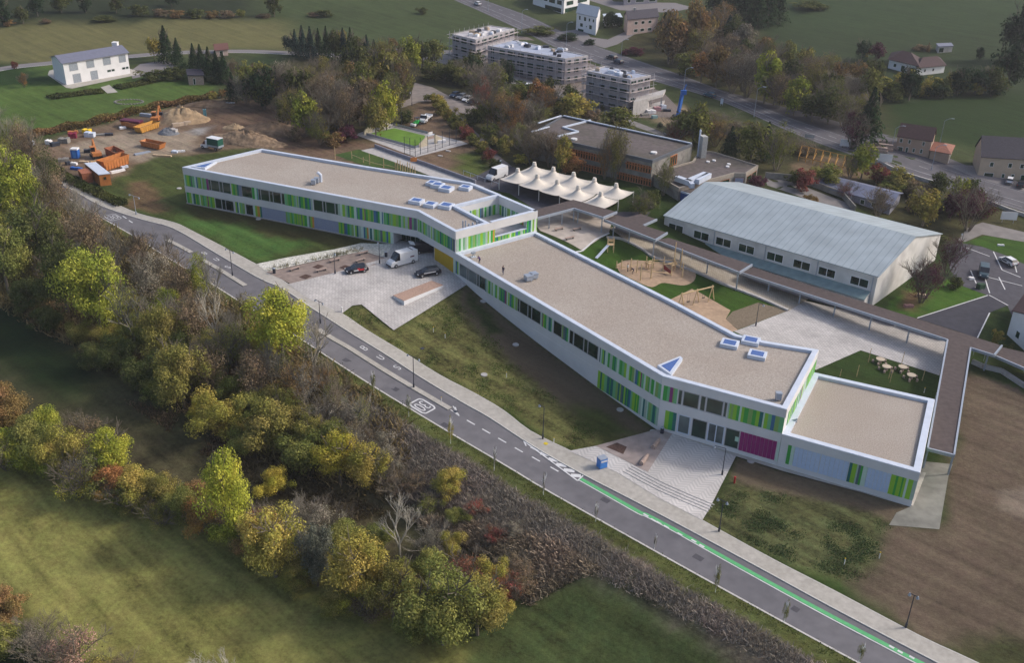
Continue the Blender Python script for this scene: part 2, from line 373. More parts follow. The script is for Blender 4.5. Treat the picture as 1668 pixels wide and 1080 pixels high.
# far fields and slopes
paint([(-300,-60),(2000,-60),(2000,330),(-300,330)],(.050,.064,.024),.4,0)
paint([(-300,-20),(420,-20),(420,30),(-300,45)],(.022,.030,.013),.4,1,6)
paint([(-300,48),(200,35),(520,28),(560,60),(470,84),(330,84),(230,84),(80,103),(-300,130)],(.125,.118,.048),.35,1,2)
paint([(450,-40),(760,-40),(820,28),(735,82),(560,95),(480,50),(420,20)],(.050,.068,.026),.4,1,4)
paint([(1200,-60),(2000,-60),(2000,70),(1640,60),(1500,60),(1300,60),(1190,50)],(.030,.050,.018),.35,1,5)  # upper-right field: cloud shadow painted in as a darker green
paint([(1240,50),(1640,50),(2000,90),(2000,190),(1560,180),(1440,170),(1290,110)],(.030,.045,.018),.4,1,5)  # same cloud shade mixed into this meadow's colour
paint([(1430,165),(2000,120),(2000,290),(1560,235),(1450,215)],(.020,.038,.010),.4,1,3)  # meadow colour darkened likewise, standing in for cloud shadow
paint([(0,110),(90,106),(220,118),(330,125),(352,150),(250,180),(150,200),(60,222),(-150,235),(-150,120)],(.072,.115,.026),.5,1,1)
paint([(-150,95),(60,108),(95,130),(40,140),(-150,150)],(.020,.042,.010),.3,1,1)  # white house's cast shadow, painted on the lawn as dark green
paint([(400,88),(560,96),(560,130),(420,110)],(.026,.045,.015),.4)
# construction field
paint([(60,232),(150,205),(260,178),(350,160),(440,160),(560,200),(600,235),(640,285),(420,240),(290,262),(180,300),(120,300),(60,262)],(.165,.115,.078),.6,1,1.5)
paint([(100,240),(200,215),(310,215),(330,240),(240,262),(150,262)],(.27,.215,.16),.6,1,1.5)
paint([(300,215),(360,200),(365,212),(320,222)],(.28,.27,.26),.5,1,1)
paint([(440,165),(560,180),(600,225),(560,255),(470,235),(430,200)],(.12,.075,.05),.7,1,2)
# soil, grass left of the school
paint([(180,300),(250,255),(345,250),(440,238),(300,270),(305,335),(640,398),(545,409),(418,430),(330,385),(283,363),(227,348),(176,325)],(.062,.078,.022),.7,.8,1)
paint([(270,352),(420,362),(520,392),(430,428),(360,392)],(.065,.125,.03),.6,1,1.5)
paint([(195,335),(215,300),(235,292),(255,310),(275,340),(240,345)],(.13,.085,.045),.6,1,.8)
paint([(300,330),(640,396),(560,408),(440,382),(300,345)],(.062,.058,.022),.5,1,1)
paint([(540,232),(640,262),(660,275),(560,262)],(.06,.075,.025),.6)
paint([(600,160),(660,150),(720,160),(760,215),(825,280),(790,300),(740,290),(640,262),(590,240),(660,200)],(.155,.105,.07),.6,1,1.5)
paint([(735,250),(790,245),(815,275),(760,290)],(.08,.10,.025),.7,1,1.5)
paint([(600,172),(655,162),(668,188),(630,200)],(.10,.10,.03),.6,1,1)
paint([(480,95),(700,90),(700,150),(640,200),(560,240),(440,200),(400,120)],(.055,.05,.022),.7,1,2)
paint([(335,165),(440,172),(520,225),(600,232),(560,262),(430,240),(335,240)],(.135,.088,.06),.7,1,1.5)
paint([(700,92),(1100,230),(1300,330),(1200,330),(860,215),(860,300),(820,290),(700,150)],(.058,.056,.026),.7,1,2)
paint([(875,48),(960,70),(980,100),(1062,130),(1060,124),(880,62)],(.11,.07,.045),.6)
paint([(1085,175),(1180,185),(1380,255),(1668,345),(1668,380),(1560,400),(1380,330),(1250,290),(1120,235)],(.055,.052,.022),.7,1,1.5)
paint([(1060,170),(1110,175),(1130,190),(1090,205),(1050,190)],(.27,.20,.13),.5,1,1)
paint([(1300,250),(1400,260),(1420,290),(1340,300),(1290,280)],(.14,.10,.06),.6,1,1)
# between highway and wood on the far side
paint([(1000,60),(1180,10),(1300,100),(1440,170),(1440,225),(1360,212),(1200,155),(1063,105)],(.045,.042,.018),.7,1,3)
# rough lawns beside the school
paint([(557,512),(589,497),(642,539),(763,463),(1065,700),(960,733),(927,735),(820,670),(715,612),(595,538)],(.125,.122,.042),1.0,.5,.8)
paint([(748,476),(763,463),(1066,701),(1010,714),(955,690),(820,578),(752,508)],(.115,.088,.058),.25,.25,.3)
paint([(760,468),(792,500),(822,540),(800,545),(765,500)],(.05,.065,.02),.6,.5,.5)
paint([(930,650),(1020,700),(1060,702),(990,722),(940,690)],(.058,.07,.02),.5,.6,.7)
paint([(1198,745),(1440,835),(1420,935),(1385,950),(1290,920),(1144,850)],(.080,.085,.034),1.1,.6,.8)
paint([(1200,745),(1495,818),(1455,850),(1420,836),(1198,787),(1185,772)],(.13,.10,.068),.3,.3,.4)
paint([(1560,600),(1700,640),(1900,1200),(1640,1100),(1500,1040),(1385,965),(1385,935),(1430,920),(1445,845),(1540,862),(1550,745)],(.118,.088,.062),.5,.6,1)
paint([(1540,1080),(1560,1040),(1668,1030),(1900,1200),(1620,1120)],(.055,.058,.024),.7,1,1.5)
paint([(1620,795),(1668,790),(1700,850),(1640,840)],(.19,.15,.115),.4,1,.6)
# right side
paint([(1440,502),(1480,470),(1545,455),(1609,481),(1493,519)],(.050,.105,.015),.45,.2)
paint([(1470,470),(1520,485),(1500,512),(1475,505)],(.11,.07,.04),.5,1,1)
paint([(1572,394),(1600,383),(1668,390),(1760,400),(1760,450),(1668,429),(1638,416)],(.040,.085,.013),.4,.2)
paint([(1592,552),(1613,509),(1625,509),(1640,560),(1668,590),(1668,640),(1600,600)],(.05,.075,.02),.6,.4)
# courtyard greens
paint([(900,420),(950,405),(988,388),(1026,396),(1067,423),(1133,445),(1234,486),(1290,506),(1200,560)],(.040,.082,.012),.35,.2)
# verge, scrub bank, valley fields
d_=edge_dist(fx_,fy_)
def bycond(mask,c,a): col[mask]=rgba(c,a)
bycond((d_>0)&(d_<3.2+jx*.3),(.085,.095,.030),.8)
bycond((d_>=3.2+jx*.3)&(d_<13+jx),(.13,.105,.08),.8)
bycond((d_>=13+jx)&(d_<60),(.075,.065,.035),.8)
paint([(-300,360),(0,470),(120,540),(260,600),(420,690),(560,790),(640,830),(820,890),(900,935),(870,960),(640,880),(440,790),(300,740),(170,690),(0,600),(-300,500)],(.075,.072,.034),.6,1,3)
paint([(-100,500),(0,480),(120,560),(180,640),(100,660),(0,620)],(.018,.032,.010),.3,1,3)  # shadow of the tree belt painted into the grass colour
paint([(330,690),(500,770),(640,820),(600,850),(440,790)],(.095,.072,.040),.7,1,2)
paint([(760,850),(900,875),(960,920),(890,960),(820,900)],(.16,.125,.085),.7,1,1.5)
paint([(-300,560),(0,700),(220,800),(420,880),(560,950),(700,1010),(900,1160),(-300,1400)],(.215,.205,.062),.65,1,2)
paint([(700,1010),(830,970),(900,935),(980,935),(1100,1000),(1230,1080),(1400,1240),(800,1240),(760,1080)],(.062,.082,.028),.75,1,1.5)
paint([(-100,960),(60,1010),(200,1110),(-100,1200)],(.030,.042,.016),.5,1,2)
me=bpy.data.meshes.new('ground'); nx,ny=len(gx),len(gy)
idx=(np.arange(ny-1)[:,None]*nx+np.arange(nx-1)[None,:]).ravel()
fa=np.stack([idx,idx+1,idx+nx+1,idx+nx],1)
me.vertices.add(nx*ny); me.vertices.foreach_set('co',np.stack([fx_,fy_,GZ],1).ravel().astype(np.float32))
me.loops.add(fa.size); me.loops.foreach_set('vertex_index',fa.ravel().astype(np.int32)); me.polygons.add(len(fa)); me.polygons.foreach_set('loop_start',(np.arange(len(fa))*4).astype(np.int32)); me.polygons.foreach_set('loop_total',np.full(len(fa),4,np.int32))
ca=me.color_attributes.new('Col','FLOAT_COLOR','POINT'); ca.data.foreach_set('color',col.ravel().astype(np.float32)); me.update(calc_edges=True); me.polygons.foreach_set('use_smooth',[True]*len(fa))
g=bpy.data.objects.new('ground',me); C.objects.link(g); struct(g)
def groundmat():
    m=bpy.data.materials.new('ground_cover'); m.use_nodes=True; nt=m.node_tree; N=nt.nodes; L=nt.links; b=N['Principled BSDF']; b.inputs['Roughness'].default_value=.97; b.inputs['Specular IOR Level'].default_value=.1
    at=N.new('ShaderNodeAttribute'); at.attribute_name='Col'; tc=N.new('ShaderNodeTexCoord'); P=tc.outputs['Object']
    def noise(sc,det=5,src=P,rough=.6):
        n=N.new('ShaderNodeTexNoise'); n.inputs['Scale'].default_value=sc; n.inputs['Detail'].default_value=det; n.inputs['Roughness'].default_value=rough; L.new(src,n.inputs['Vector']); return n.outputs[0]
    def rng(s,a,b_,lo,hi):
        r=N.new('ShaderNodeMapRange'); r.inputs[1].default_value=a; r.inputs[2].default_value=b_; r.inputs[3].default_value=lo; r.inputs[4].default_value=hi; L.new(s,r.inputs[0]); return r.outputs[0]
    def mth(op,a,b_):
        n=N.new('ShaderNodeMath'); n.operation=op
        for i,v in enumerate((a,b_)):
            if isinstance(v,(int,float)): n.inputs[i].default_value=v
            else: L.new(v,n.inputs[i])
        return n.outputs[0]
    m0=N.new('ShaderNodeMapping'); m0.inputs['Rotation'].default_value=(0,0,R(42)); L.new(P,m0.inputs[0]); mp=N.new('ShaderNodeMapping'); mp.inputs['Scale'].default_value=(.07,1.,1); L.new(m0.outputs[0],mp.inputs[0])
    big=rng(noise(.035,4),.3,.7,-1,1); med=rng(noise(.22,6,rough=.7),.3,.7,-1,1); fine=rng(noise(1.6,5,rough=.8),.3,.7,-1,1); st=rng(noise(.5,4,mp.outputs[0]),.3,.7,-1,1)
    s=mth('ADD',mth('ADD',mth('MULTIPLY',big,.18),mth('MULTIPLY',med,.36)),mth('ADD',mth('MULTIPLY',fine,.5),mth('MULTIPLY',st,.5)))
    f=mth('ADD',1.,mth('MULTIPLY',s,at.outputs['Alpha']))
    f=mth('MAXIMUM',f,.25)
    hs=N.new('ShaderNodeHueSaturation'); L.new(at.outputs['Color'],hs.inputs['Color'])
    L.new(mth('ADD',.5,mth('MULTIPLY',mth('MULTIPLY',rng(noise(.4,6,rough=.75),.35,.65,-.022,.024),at.outputs['Alpha']),1.)),hs.inputs['Hue'])
    mu=N.new('ShaderNodeVectorMath'); mu.operation='SCALE'; L.new(hs.outputs[0],mu.inputs[0]); L.new(f,mu.inputs['Scale']); L.new(mu.outputs[0],b.inputs['Base Color'])
    bp=N.new('ShaderNodeBump'); bp.inputs['Strength'].default_value=.7; bp.inputs['Distance'].default_value=.25; L.new(noise(2.2,6,rough=.8),bp.inputs['Height']); L.new(bp.outputs[0],b.inputs['Normal'])
    return m
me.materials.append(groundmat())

# ---------------- front road, footpath, markings ----------------
road_v=smoothline(EDGE,3)
KERB_PX=[(-60,235),(0,262),(60,284),(112,306),(167,336),(233,358),(283,372),(346,408.6),(420,452),(460,470),(507,501),(564,537.6),(620,572),(683,613),(756,657),(797,680),(850,715),(887,738),(957,777),(1027,813),(1107,855),(1222,917),(1337,980),(1452,1041),(1500,1066),(1700,1172),(1950,1320)]
OUT_PX=[(-60,228),(0,254),(60,276),(117,301),(176,327),(227,349),(283,363),(315,378),(416,430.7),(469,463.6),(507,490),(557,512),(595,537.6),(652,572),(715,611.6),(771,641),(820,670),(863,703),(927,735),(1007,772),(1073,811),(1143,849),(1259,913),(1360,965),(1498,1038),(1586,1079),(1750,1160),(1990,1290)]
kerb=smoothline(pp(KERB_PX),3); outl=smoothline(pp(OUT_PX),3)
drape('road',road_v+kerb[::-1],M_ASPH,.03,4.)
drape('footpath',[p for p in kerb]+outl[::-1],M_PAVE,.12,4.)
ribbon('kerb',kerb,-.18,.02,M_KERB,.03,high=.11)
ribbon('kerb_edge',road_v,-.02,-.28,M_KERB,.045)
ribbon('path_edging',outl,-.02,.12,M_KERB,.03,high=.1)
PM=MB()
def dashes(pts,ln,gap,w,mb=PM,start=0,dz=.05):
    L=resample(pts,.25); acc=start; i=0; on=[]
    for a,b in zip(L[:-1],L[1:]):
        acc+=(b-a).length
        if acc%(ln+gap)<ln: on.append((a,b))
    for a,b in on:
        t=Vector((b.x-a.x,b.y-a.y,0)); t.normalize(); n=Vector((-t.y,t.x,0))*w/2
        q=[a-n,b-n,b+n,a+n]
        for k in q: k.z=tz(k)+dz
        mb.quad(*q)
def seg(a,b,w,mb=PM,dz=.052):
    a=G(*a) if not isinstance(a,Vector) else a.copy(); b=G(*b) if not isinstance(b,Vector) else b.copy(); t=(b-a); t.z=0; t.normalize(); n=Vector((-t.y,t.x,0))*w/2
    q=[a-n,b-n,b+n,a+n]
    for k in q: k.z=tz(k)+dz
    mb.quad(*q)
for x,y in ((767,688.7),(792,703),(818,718),(845,733.5),(873,748.5),(903,765)): seg((x-6.5,y-3.7),(x+6.5,y+3.8),.22)
seg((734,668),(748,678),.16); seg((748,678),(738,662),.16); seg((741,664),(744,674),.3)
# hatched triangle at the start of the green line
seg((853,719),(941,784),.22); seg((855,719.5),(884,738),.16); seg((941,784),(950,775),.22); seg((853,719),(857,727),.2)
for k,(a,b) in enumerate((((866,728),(878,735)),((880,739),(896,742)),((893,748),(909,751)),((906,757),(923,759.5)),((918,766),(936,768)),((930,775),(946,776)))): seg(a,b,.75)
struct(PM.build('road_markings',M_PAINT))
GL=smoothline(pp([(944,782),(990,808),(1040,836.5),(1052,841),(1090,861),(1130,883.6),(1245,948),(1342,1001),(1452,1059),(1494,1081),(1640,1155),(1900,1290)]),3)
ribbon('green_line',GL,-.05,.55,M_GREENP,.075); ribbon('white_line',GL,-.27,-.1,M_PAINT,.075)
gm=MB()
for x0,y0 in ((1052,841),(1064,849),(1073,853.5),(1085,860),(1107,872),(1130,883),(1143,891),(1452,1056),(1466,1064),(1485,1073)): seg((x0-4,y0-3),(x0+4,y0+1.6),.3,gm,.09)
struct(gm.build('green_line_marks',M_PAINT))
# painted glyphs, drawn as strokes in a unit cell (x right, y up)
GLY={'B':[(0,0,0,1),(0,1,.75,1),(.75,1,1,.78),(1,.78,.75,.53),(0,.53,.75,.53),(.75,.53,1,.27),(1,.27,.75,0),(0,0,.75,0)],
'U':[(0,1,0,.2),(0,.2,.3,0),(.3,0,.7,0),(.7,0,1,.2),(1,.2,1,1)],
'S':[(1,.85,.7,1),(.7,1,.25,1),(.25,1,0,.78),(0,.78,.2,.55),(.2,.55,.8,.45),(.8,.45,1,.22),(1,.22,.75,0),(.75,0,.25,0),(.25,0,0,.15)],
'3':[(0,.9,.3,1),(.3,1,.75,1),(.75,1,1,.78),(1,.78,.7,.53),(.35,.53,.7,.53),(.7,.53,1,.25),(1,.25,.75,0),(.75,0,.25,0),(.25,0,0,.12)],
'0':[(.3,0,0,.25),(0,.25,0,.75),(0,.75,.3,1),(.3,1,.7,1),(.7,1,1,.75),(1,.75,1,.25),(1,.25,.7,0),(.7,0,.3,0)],
'O':[(.12,0,.88,0),(.88,0,1,.15),(1,.15,1,.85),(1,.85,.88,1),(.88,1,.12,1),(.12,1,0,.85),(0,.85,0,.15),(0,.15,.12,0)]}
def glyph(mb,ch,c,up,w,h,sw):
    r=Vector((up.y,-up.x,0)); o=c-r*w/2-up*h/2
    for x0,y0,x1,y1 in GLY[ch]: seg(o+r*x0*w+up*y0*h,o+r*x1*w+up*y1*h,sw,mb,.055)
def updir(a,b): v=G(*b)-G(*a); v.z=0; return v.normalized()
gm=MB(); u=updir((647,599),(593,567))
for ch,p in zip('BUS',((593,567.5),(620,582.8),(647,599))): glyph(gm,ch,G(*p),u,.6,1.35,.15)
struct(gm.build('bus_lane_lettering',M_PAINT))
gm=MB(); u=updir((371,435),(332,413))
for ch,p in zip('BUS',((333,412.5),(352.5,422.8),(371,435.4))): glyph(gm,ch,G(*p),u,.6,1.35,.15)
struct(gm.build('bus_lane_lettering',M_PAINT))
gm=MB(); c0=G(688,662); u=updir((670,651),(706,673)); r_=Vector((u.y,-u.x,0)); glyph(gm,'O',c0,u,2.5,3.5,.26)
glyph(gm,'3',c0-r_*.52,u,.68,2.1,.2); glyph(gm,'0',c0+r_*.52,u,.68,2.1,.2)
struct(gm.build('speed_limit_lettering',M_PAINT))
gm=MB(); c0=G(184,354); u=updir((207,368),(160,340)); r_=Vector((u.y,-u.x,0)); glyph(gm,'O',c0,u,2.3,3.6,.13)
glyph(gm,'3',c0-r_*.5,u,.65,2.,.15); glyph(gm,'0',c0+r_*.5,u,.65,2.,.15)
for a,b in (((200,352),(206,356)),((210,359),(216,363))): seg(a,b,.25,gm)
struct(gm.build('speed_limit_lettering',M_PAINT))
for nm,pts in (('a',[(272,391),(292,401),(312,412)]),('b',[(330,424),(355,438),(379,453),(400,466)]),('c',[(519,537.6),(545,554),(570,568),(620,600),(680,636),(733,667)])):
    ribbon('traffic_island',smoothline(pp(pts),2),-.45,.45,M_PAVE,.03,high=.12)
# manhole covers and lawn lids
def lid(px,py,r,m,label):
    p=G(px,py); mb=MB(); mb.prism([(p.x+r*math.cos(a*.5236),p.y+r*math.sin(a*.5236)) for a in range(12)],p.z-.1,p.z+.14); o=mb.build('drain_cover',m,origin=p); tag(o,label,'drain cover','pale concrete drain covers in the lawns')
for px,py,l in ((421,357,'small white concrete drain cover in the lawn below the left wing'),(787,491,'white drain cover in bare soil near the plaza corner'),(788.5,611,'round white concrete drain cover in the rough lawn above the pavement'),(1010,668,'white drain cover close to the foot of the long wing'),(1064,704,'white drain cover at the corner of the lower gravel yard'),(1223,752,'white drain cover in bare soil below the purple panel'),(292,307,'tiny white drain cover in the grass left of the school'),(840,562,'flat grey drain cover in the soil strip below the long wing')): lid(px,py,.55,M_CONC,l)
for px,py in ((1415,1020),(1058,801),(742,671),(688,568)): 
    p=G(px,py); mb=MB(); mb.box((p.x,p.y,p.z+.06),(.6,.6,.02),R(45)); tag(mb.build('gully_grate',M_DARK,origin=p),{1415:'dark gully grate in the lane beside the brown soil',1058:'dark gully grate below the stone steps',742:'dark gully grate by the tip of the traffic island',688:'dark gully grate beside the long kerb under the rough lawn'}[px],'drain grate')

# ---------------- plazas and yards ----------------
drape('plaza',pp([(469,464),(546,445),(628,421),(640,399),(650,392),(700,400),(742,446),(763,463),(641.5,539),(589,497),(574,499),(557,512),(507,490)]),M_SETT,.15,3)
drape('plaza_yard',pp([(434,444),(592,410),(628,421),(618,431),(546,446),(473,463)]),mat('grit_yard',(.26,.205,.18),.95,var=.15,scale=1,c2=(.19,.145,.12),s2=.15),.14,3)
drape('stone_bed',pp([(418,431),(470,420),(545,407),(588,397),(640,399),(628,421),(592,410),(510,427),(434,444)]),mat('white_stones',(.60,.58,.53),.95,var=.3,scale=3,bump=.6,c2=(.36,.35,.28),fac2=.5,s2=1.2),.16,3)
drape('lower_plaza',pp([(927,736),(970,728),(1098,702),(1204,738),(1199,744),(1156,829),(1144,849),(1073,813),(1007,772)]),M_HERR,.15,3)
drape('lower_yard',pp([(970,728),(1066,702),(1098,703),(1055,771),(1010,748)]),mat('grit_yard2',(.34,.285,.265),.95,var=.15,scale=.8,c2=(.25,.20,.18),s2=.2),.18,3)
drape('courtyard_paving',pp([(1195,540),(1202,538),(1285,506),(1310,490),(1400,510),(1545,548),(1530,612),(1402,571),(1329,603),(1300,585)]),M_SETT,.05,3)
drape('terrace_paving',pp([(860,352),(878,345),(945,328),(1000,350),(992,379),(948,408),(925,395),(880,376)]),mat('terrace_concrete',(.42,.37,.33),.9,var=.15,scale=.8,c2=(.30,.26,.235)),.05,3)
drape('ramp_paving',pp([(992,372),(1010,366),(1067,390),(1150,415),(1199,443),(1330,478),(1310,492),(1284,507),(1234,485),(1174,462),(1133,444),(1067,421),(1048,408),(1026,396)]),M_SETT2,.06,2.5)
rl=smoothline(pp([(988,388),(1008,389),(1026,396),(1048,408),(1067,421),(1133,444),(1174,462),(1234,485),(1284,507)]),3)
ribbon('ramp_kerb',rl,-.25,.25,M_CONC,.02,high=.35)
drape('play_sand_area',smoothline(pp([(1003,432),(1020,424),(1050,425),(1090,428),(1118,433),(1133,445),(1130,458),(1115,465),(1095,463),(1078,461),(1062,468),(1040,460),(1010,445)]),3),M_SAND,.04,3)
drape('swing_sand_area',pp([(1088,490),(1127,471),(1140,477),(1190,506),(1182,520),(1202,538),(1180,545),(1130,520)]),M_SAND,.045,3)
drape('soil_patch',pp([(1182,520),(1193,508),(1235,493),(1284,506),(1202,537)]),mat('grey_soil',(.17,.135,.095),.95,var=.2),.035,3)
drape('concrete_pad',pp([(1500,765),(1505,752),(1552,757),(1545,775),(1530,863),(1448,856),(1460,836),(1485,825)]),mat('damp_concrete',(.215,.21,.185),.9,var=.2,scale=.6,c2=(.15,.15,.13),s2=.15),.04,3)
drape('concrete_apron',pp([(1100,706),(1200,739),(1280,765),(1480,818),(1500,770),(1508,772),(1487,826),(1278,770),(1196,744),(1090,707)]),M_PAVE,.16,3)
drape('pitch_surround',pp([(578,219),(632,200),(753,230),(762,234),(677,256)]),M_CONC,.04,3)
drape('pitch_turf',pp([(604,217),(642,208.5),(693,221),(688,233),(672,240)]),M_TURF,.07,3)
drape('side_path',pp([(588,245),(611,240),(640,251),(700,272),(790,305),(770,305),(700,286),(640,263)]),M_CONC,.05,3)
drape('play_lawn',pp([(545,252),(585,243),(642,262),(655,275),(600,272)]),M_LAWN,.03,3)
for pts in ([(487,452.5),(498,448),(508,451),(498,456)],[(509,436.5),(518,432),(528,434.5),(519,439)],[(553,437),(562,433),(572,436),(563,441)],[(987,730),(1005,723),(1021,730),(1015,742)]):
    P_=pp(pts); drape('planting_bed',P_,mat('bark_mulch',(.085,.05,.04),.95,var=.3,scale=3),.2,3)
# stairs at the lower plaza
sp=smoothline(pp([(1015,770),(1073,801),(1153,836)]),2)
for k in range(4): ribbon('stair_step',offs(sp,k*.62),0,.16,M_CONC,.17,high=.04+.0*k)
# service yard under the tent roof, side streets
drape('service_yard',pp([(742,297),(780,285),(808,270),(838,272),(880,300),(1000,345),(1060,345),(1040,370),(1000,352),(940,325),(875,343),(830,315)]),M_ASPHN,.03,3)
side=smoothline(pp([(733,172),(752,200),(775,222),(800,250),(826,272)]),3); ribbon('side_lane',side,-1.3,1.3,M_ASPHN if False else mat('worn_asphalt',(.16,.14,.135),.9,var=.15,scale=.8),.045)
MW_=MT['worn_asphalt']
drape('car_park',pp([(675,134),(705,142),(731,156),(800,183),(830,200),(822,206),(765,188),(734,178),(712,166),(683,166),(640,180),(636,174),(668,160)]),mat('worn_asphalt2',(.22,.19,.175),.9,var=.15,scale=.5),.03,4)
drape('side_street',pp([(600,78),(700,80),(745,94),(795,110),(876,135),(946,162),(1020,192),(1085,217),(1130,245),(1080,222),(983,188),(901,163),(835,138),(744,109),(700,98),(600,92)]),mat('side_street_asphalt',(.20,.185,.18),.9,var=.12,scale=.5),.03,4)
drape('scaffold_yard',pp([(730,84),(745,94),(795,110),(876,135),(946,162),(1020,192),(1120,190),(1080,150),(980,110),(860,60),(780,50)]),mat('yard_dirt',(.17,.14,.125),.95,var=.25),.02,4)
tr=smoothline(pp([(-150,142),(0,112),(75,103),(150,96),(215,91),(270,86),(330,84),(400,83),(475,86),(560,90),(640,86),(735,84)]),3); ribbon('lane',tr,-2.6,2.6,mat('lane_asphalt',(.19,.175,.18),.9,var=.1),.03)
ribbon('lane_edge_line',tr,-2.5,-2.25,M_PAINT,.05)
drape('house_drive',pp([(212,116),(228,104),(270,98),(290,108),(262,118),(216,128)]),MT['lane_asphalt'],.06,4)
drape('house_terrace',pp([(80,115),(90,112),(212,112),(236,119),(118,144),(108,143),(78,122)]),M_PAVE,.08,4)
drape('garden_steps',pp([(164,142),(178,138),(192,150),(175,152)]),M_PAVE,.09,4)
# highway
HL=smoothline(pp([(640,-38),(741,0),(845,47),(889,70),(968,101),(1062,131),(1170,163),(1283,213),(1368,246),(1417,262),(1448,277),(1533,305),(1596,323),(1668,345),(1800,392),(2000,470)]),3)
HU=smoothline(pp([(690,-38),(790,0),(857,24),(920,53),(983,78.7),(1063,106),(1116,124),(1201,157),(1283,190),(1359,216),(1419,236),(1453,246),(1539,273),(1583,287),(1668,312),(1800,350),(2000,415)]),3)
drape('highway',HL+HU[::-1],mat('highway_asphalt',(.10,.095,.108),.85,var=.1,scale=.4),.03,5)
hm=MB()
def across(f): 
    n=len(HL); a=resample(HL,3); b=resample(HU,3)
    out=[]
    for i in range(0,120):
        t=i/119; p=a[min(len(a)-1,int(t*(len(a)-1)))]; 
        q=min(b,key=lambda k:(k-p).length_squared); out.append(p+(q-p)*f)
    return out
dashes(across(.06),1e9,0,.14,hm); dashes(across(.94),1e9,0,.12,hm); dashes(across(.42),1e9,0,.2,hm); dashes(across(.68),3.,6.,.2,hm); dashes(across(.20),6.,3,.15,hm)
struct(hm.build('highway_markings',mat('worn_paint',(.34,.34,.36),.8,var=.2,scale=1)))
# right-hand car park and drive
drape('right_car_park',pp([(1540,400),(1566,396),(1600,402),(1638,416),(1668,430),(1800,470),(1800,620),(1668,560),(1641,498),(1609,481),(1565,465),(1548,440)]),M_ASPHN,.03,4)
drape('right_drive',pp([(1493,519),(1609,481),(1641,498),(1613,509),(1592,552),(1560,540)]),M_ASPHD,.06,4)
drape('right_street',pp([(1560,392),(1575,372),(1600,362),(1668,378),(1800,400),(1800,430),(1668,394),(1600,382),(1572,394)]),mat('side_street_asphalt',(.2,.185,.18)),.035,4)
rm=MB()
for a,b in (((1572,403),(1612,418)),((1618,410),(1632,440)),((1632,440),(1662,452)),((1588,468),(1600,472)),((1581,441),(1590,462)),((1600,440),(1608,465)),((1627,452),(1637,472)),((1650,420),(1656,444)),((1610,452),(1665,466)),((1607,463),(1612,478)),((1494,518.5),(1609,481.5)),((1592,551),(1612,510)),((1611,481),(1642,498))): seg(a,b,.22,rm,.075)
struct(rm.build('parking_markings',M_PAINT))
rm=MB()
for k in range(14): x=1166+k*0; 
for (x,y,l_) in ((560,585,9),(640,632,7),(720,690,8),(980,812,10),(1130,905,12),(1290,990,9),(470,520,8),(240,380,8)):
    a=G(x,y); b=G(x+l_*1.2,y+l_*.68); seg(a,b,.9,rm,.036)
struct(rm.build('asphalt_patches',mat('asphalt_patch',(.072,.07,.082),.9,var=.12)))
drape('lower_court',pp([(1245,288),(1290,296),(1380,330),(1395,345),(1330,330),(1250,302)]),MT['side_street_asphalt'],.03,4)
drape('far_street',pp([(985,-10),(1000,2),(1100,4),(1130,12),(1090,20),(1010,16),(960,0)]),MT['lane_asphalt'],.03,4)
drape('far_drive',pp([(905,52),(950,46),(962,60),(990,64),(1016,52),(1040,52),(1005,72),(985,78),(940,64)]),MT['lane_asphalt'],.05,4)
drape('house_forecourt',pp([(1540,268),(1600,270),(1668,300),(1668,312),(1583,287)]),MT['lane_asphalt'],.05,4)
# ---------------- facade tools ----------------
def V2(p,z): return Vector((p[0],p[1],z))
def tpx(A,B,z,px):
    lo,hi=-.1,1.1; f=lambda t: pxof(V2(A,z).lerp(V2(B,z),t))[0]
    inc=f(1)>f(0)
    for _ in range(30):
        m_=(lo+hi)/2
        if (f(m_)<px)==inc: lo=m_
        else: hi=m_
    return lo
def wallbox(mb,A,B,t0,t1,z0,z1,out,th,mi=0):
    """box lying on the wall A-B, between t0 and t1, its outer face 'out' in front of the wall (A-B seen left to right from outside)"""
    a=Vector((A[0],A[1],0)).lerp(Vector((B[0],B[1],0)),t0); b=Vector((A[0],A[1],0)).lerp(Vector((B[0],B[1],0)),t1)
    d=(b-a).normalized(); n=Vector((d.y,-d.x,0)); p=a+n*out; q=b+n*out; p2=a+n*(out-th); q2=b+n*(out-th)
    mb.prism([(p.x,p.y),(q.x,q.y),(q2.x,q2.y),(p2.x,p2.y)],z0,z1,mi)
def window(parent,A,B,t0,t1,z0,z1,name='window',glass=None,frame=None,fw=.09,mull=0,out=.06,sub=True):
    L=(Vector(B[:2])-Vector(A[:2])).length; ft=fw/L; mb=MB(); w_=lambda a,b,c,d:wallbox(mb,A,B,a,b,c,d,out,out+.04)
    w_(t0,t1,z1-fw,z1); w_(t0,t1,z0,z0+fw); w_(t0,t0+ft,z0+fw,z1-fw); w_(t1-ft,t1,z0+fw,z1-fw)
    for k in range(mull):
        tm=t0+(t1-t0)*(k+1)/(mull+1); w_(tm-ft/2,tm+ft/2,z0+fw,z1-fw)
    if sub:
        o=mb.build(name,frame or M_FRAME,parent); gb=MB(); wallbox(gb,A,B,t0+ft,t1-ft,z0+fw,z1-fw,.03,.05); gb.build('pane',glass or M_GLASS,o)
    else:
        n=len(mb.f); wallbox(mb,A,B,t0+ft,t1-ft,z0+fw,z1-fw,.03,.05,1); o=mb.build(name,[frame or M_FRAME,glass or M_GLASS],parent)
    return o
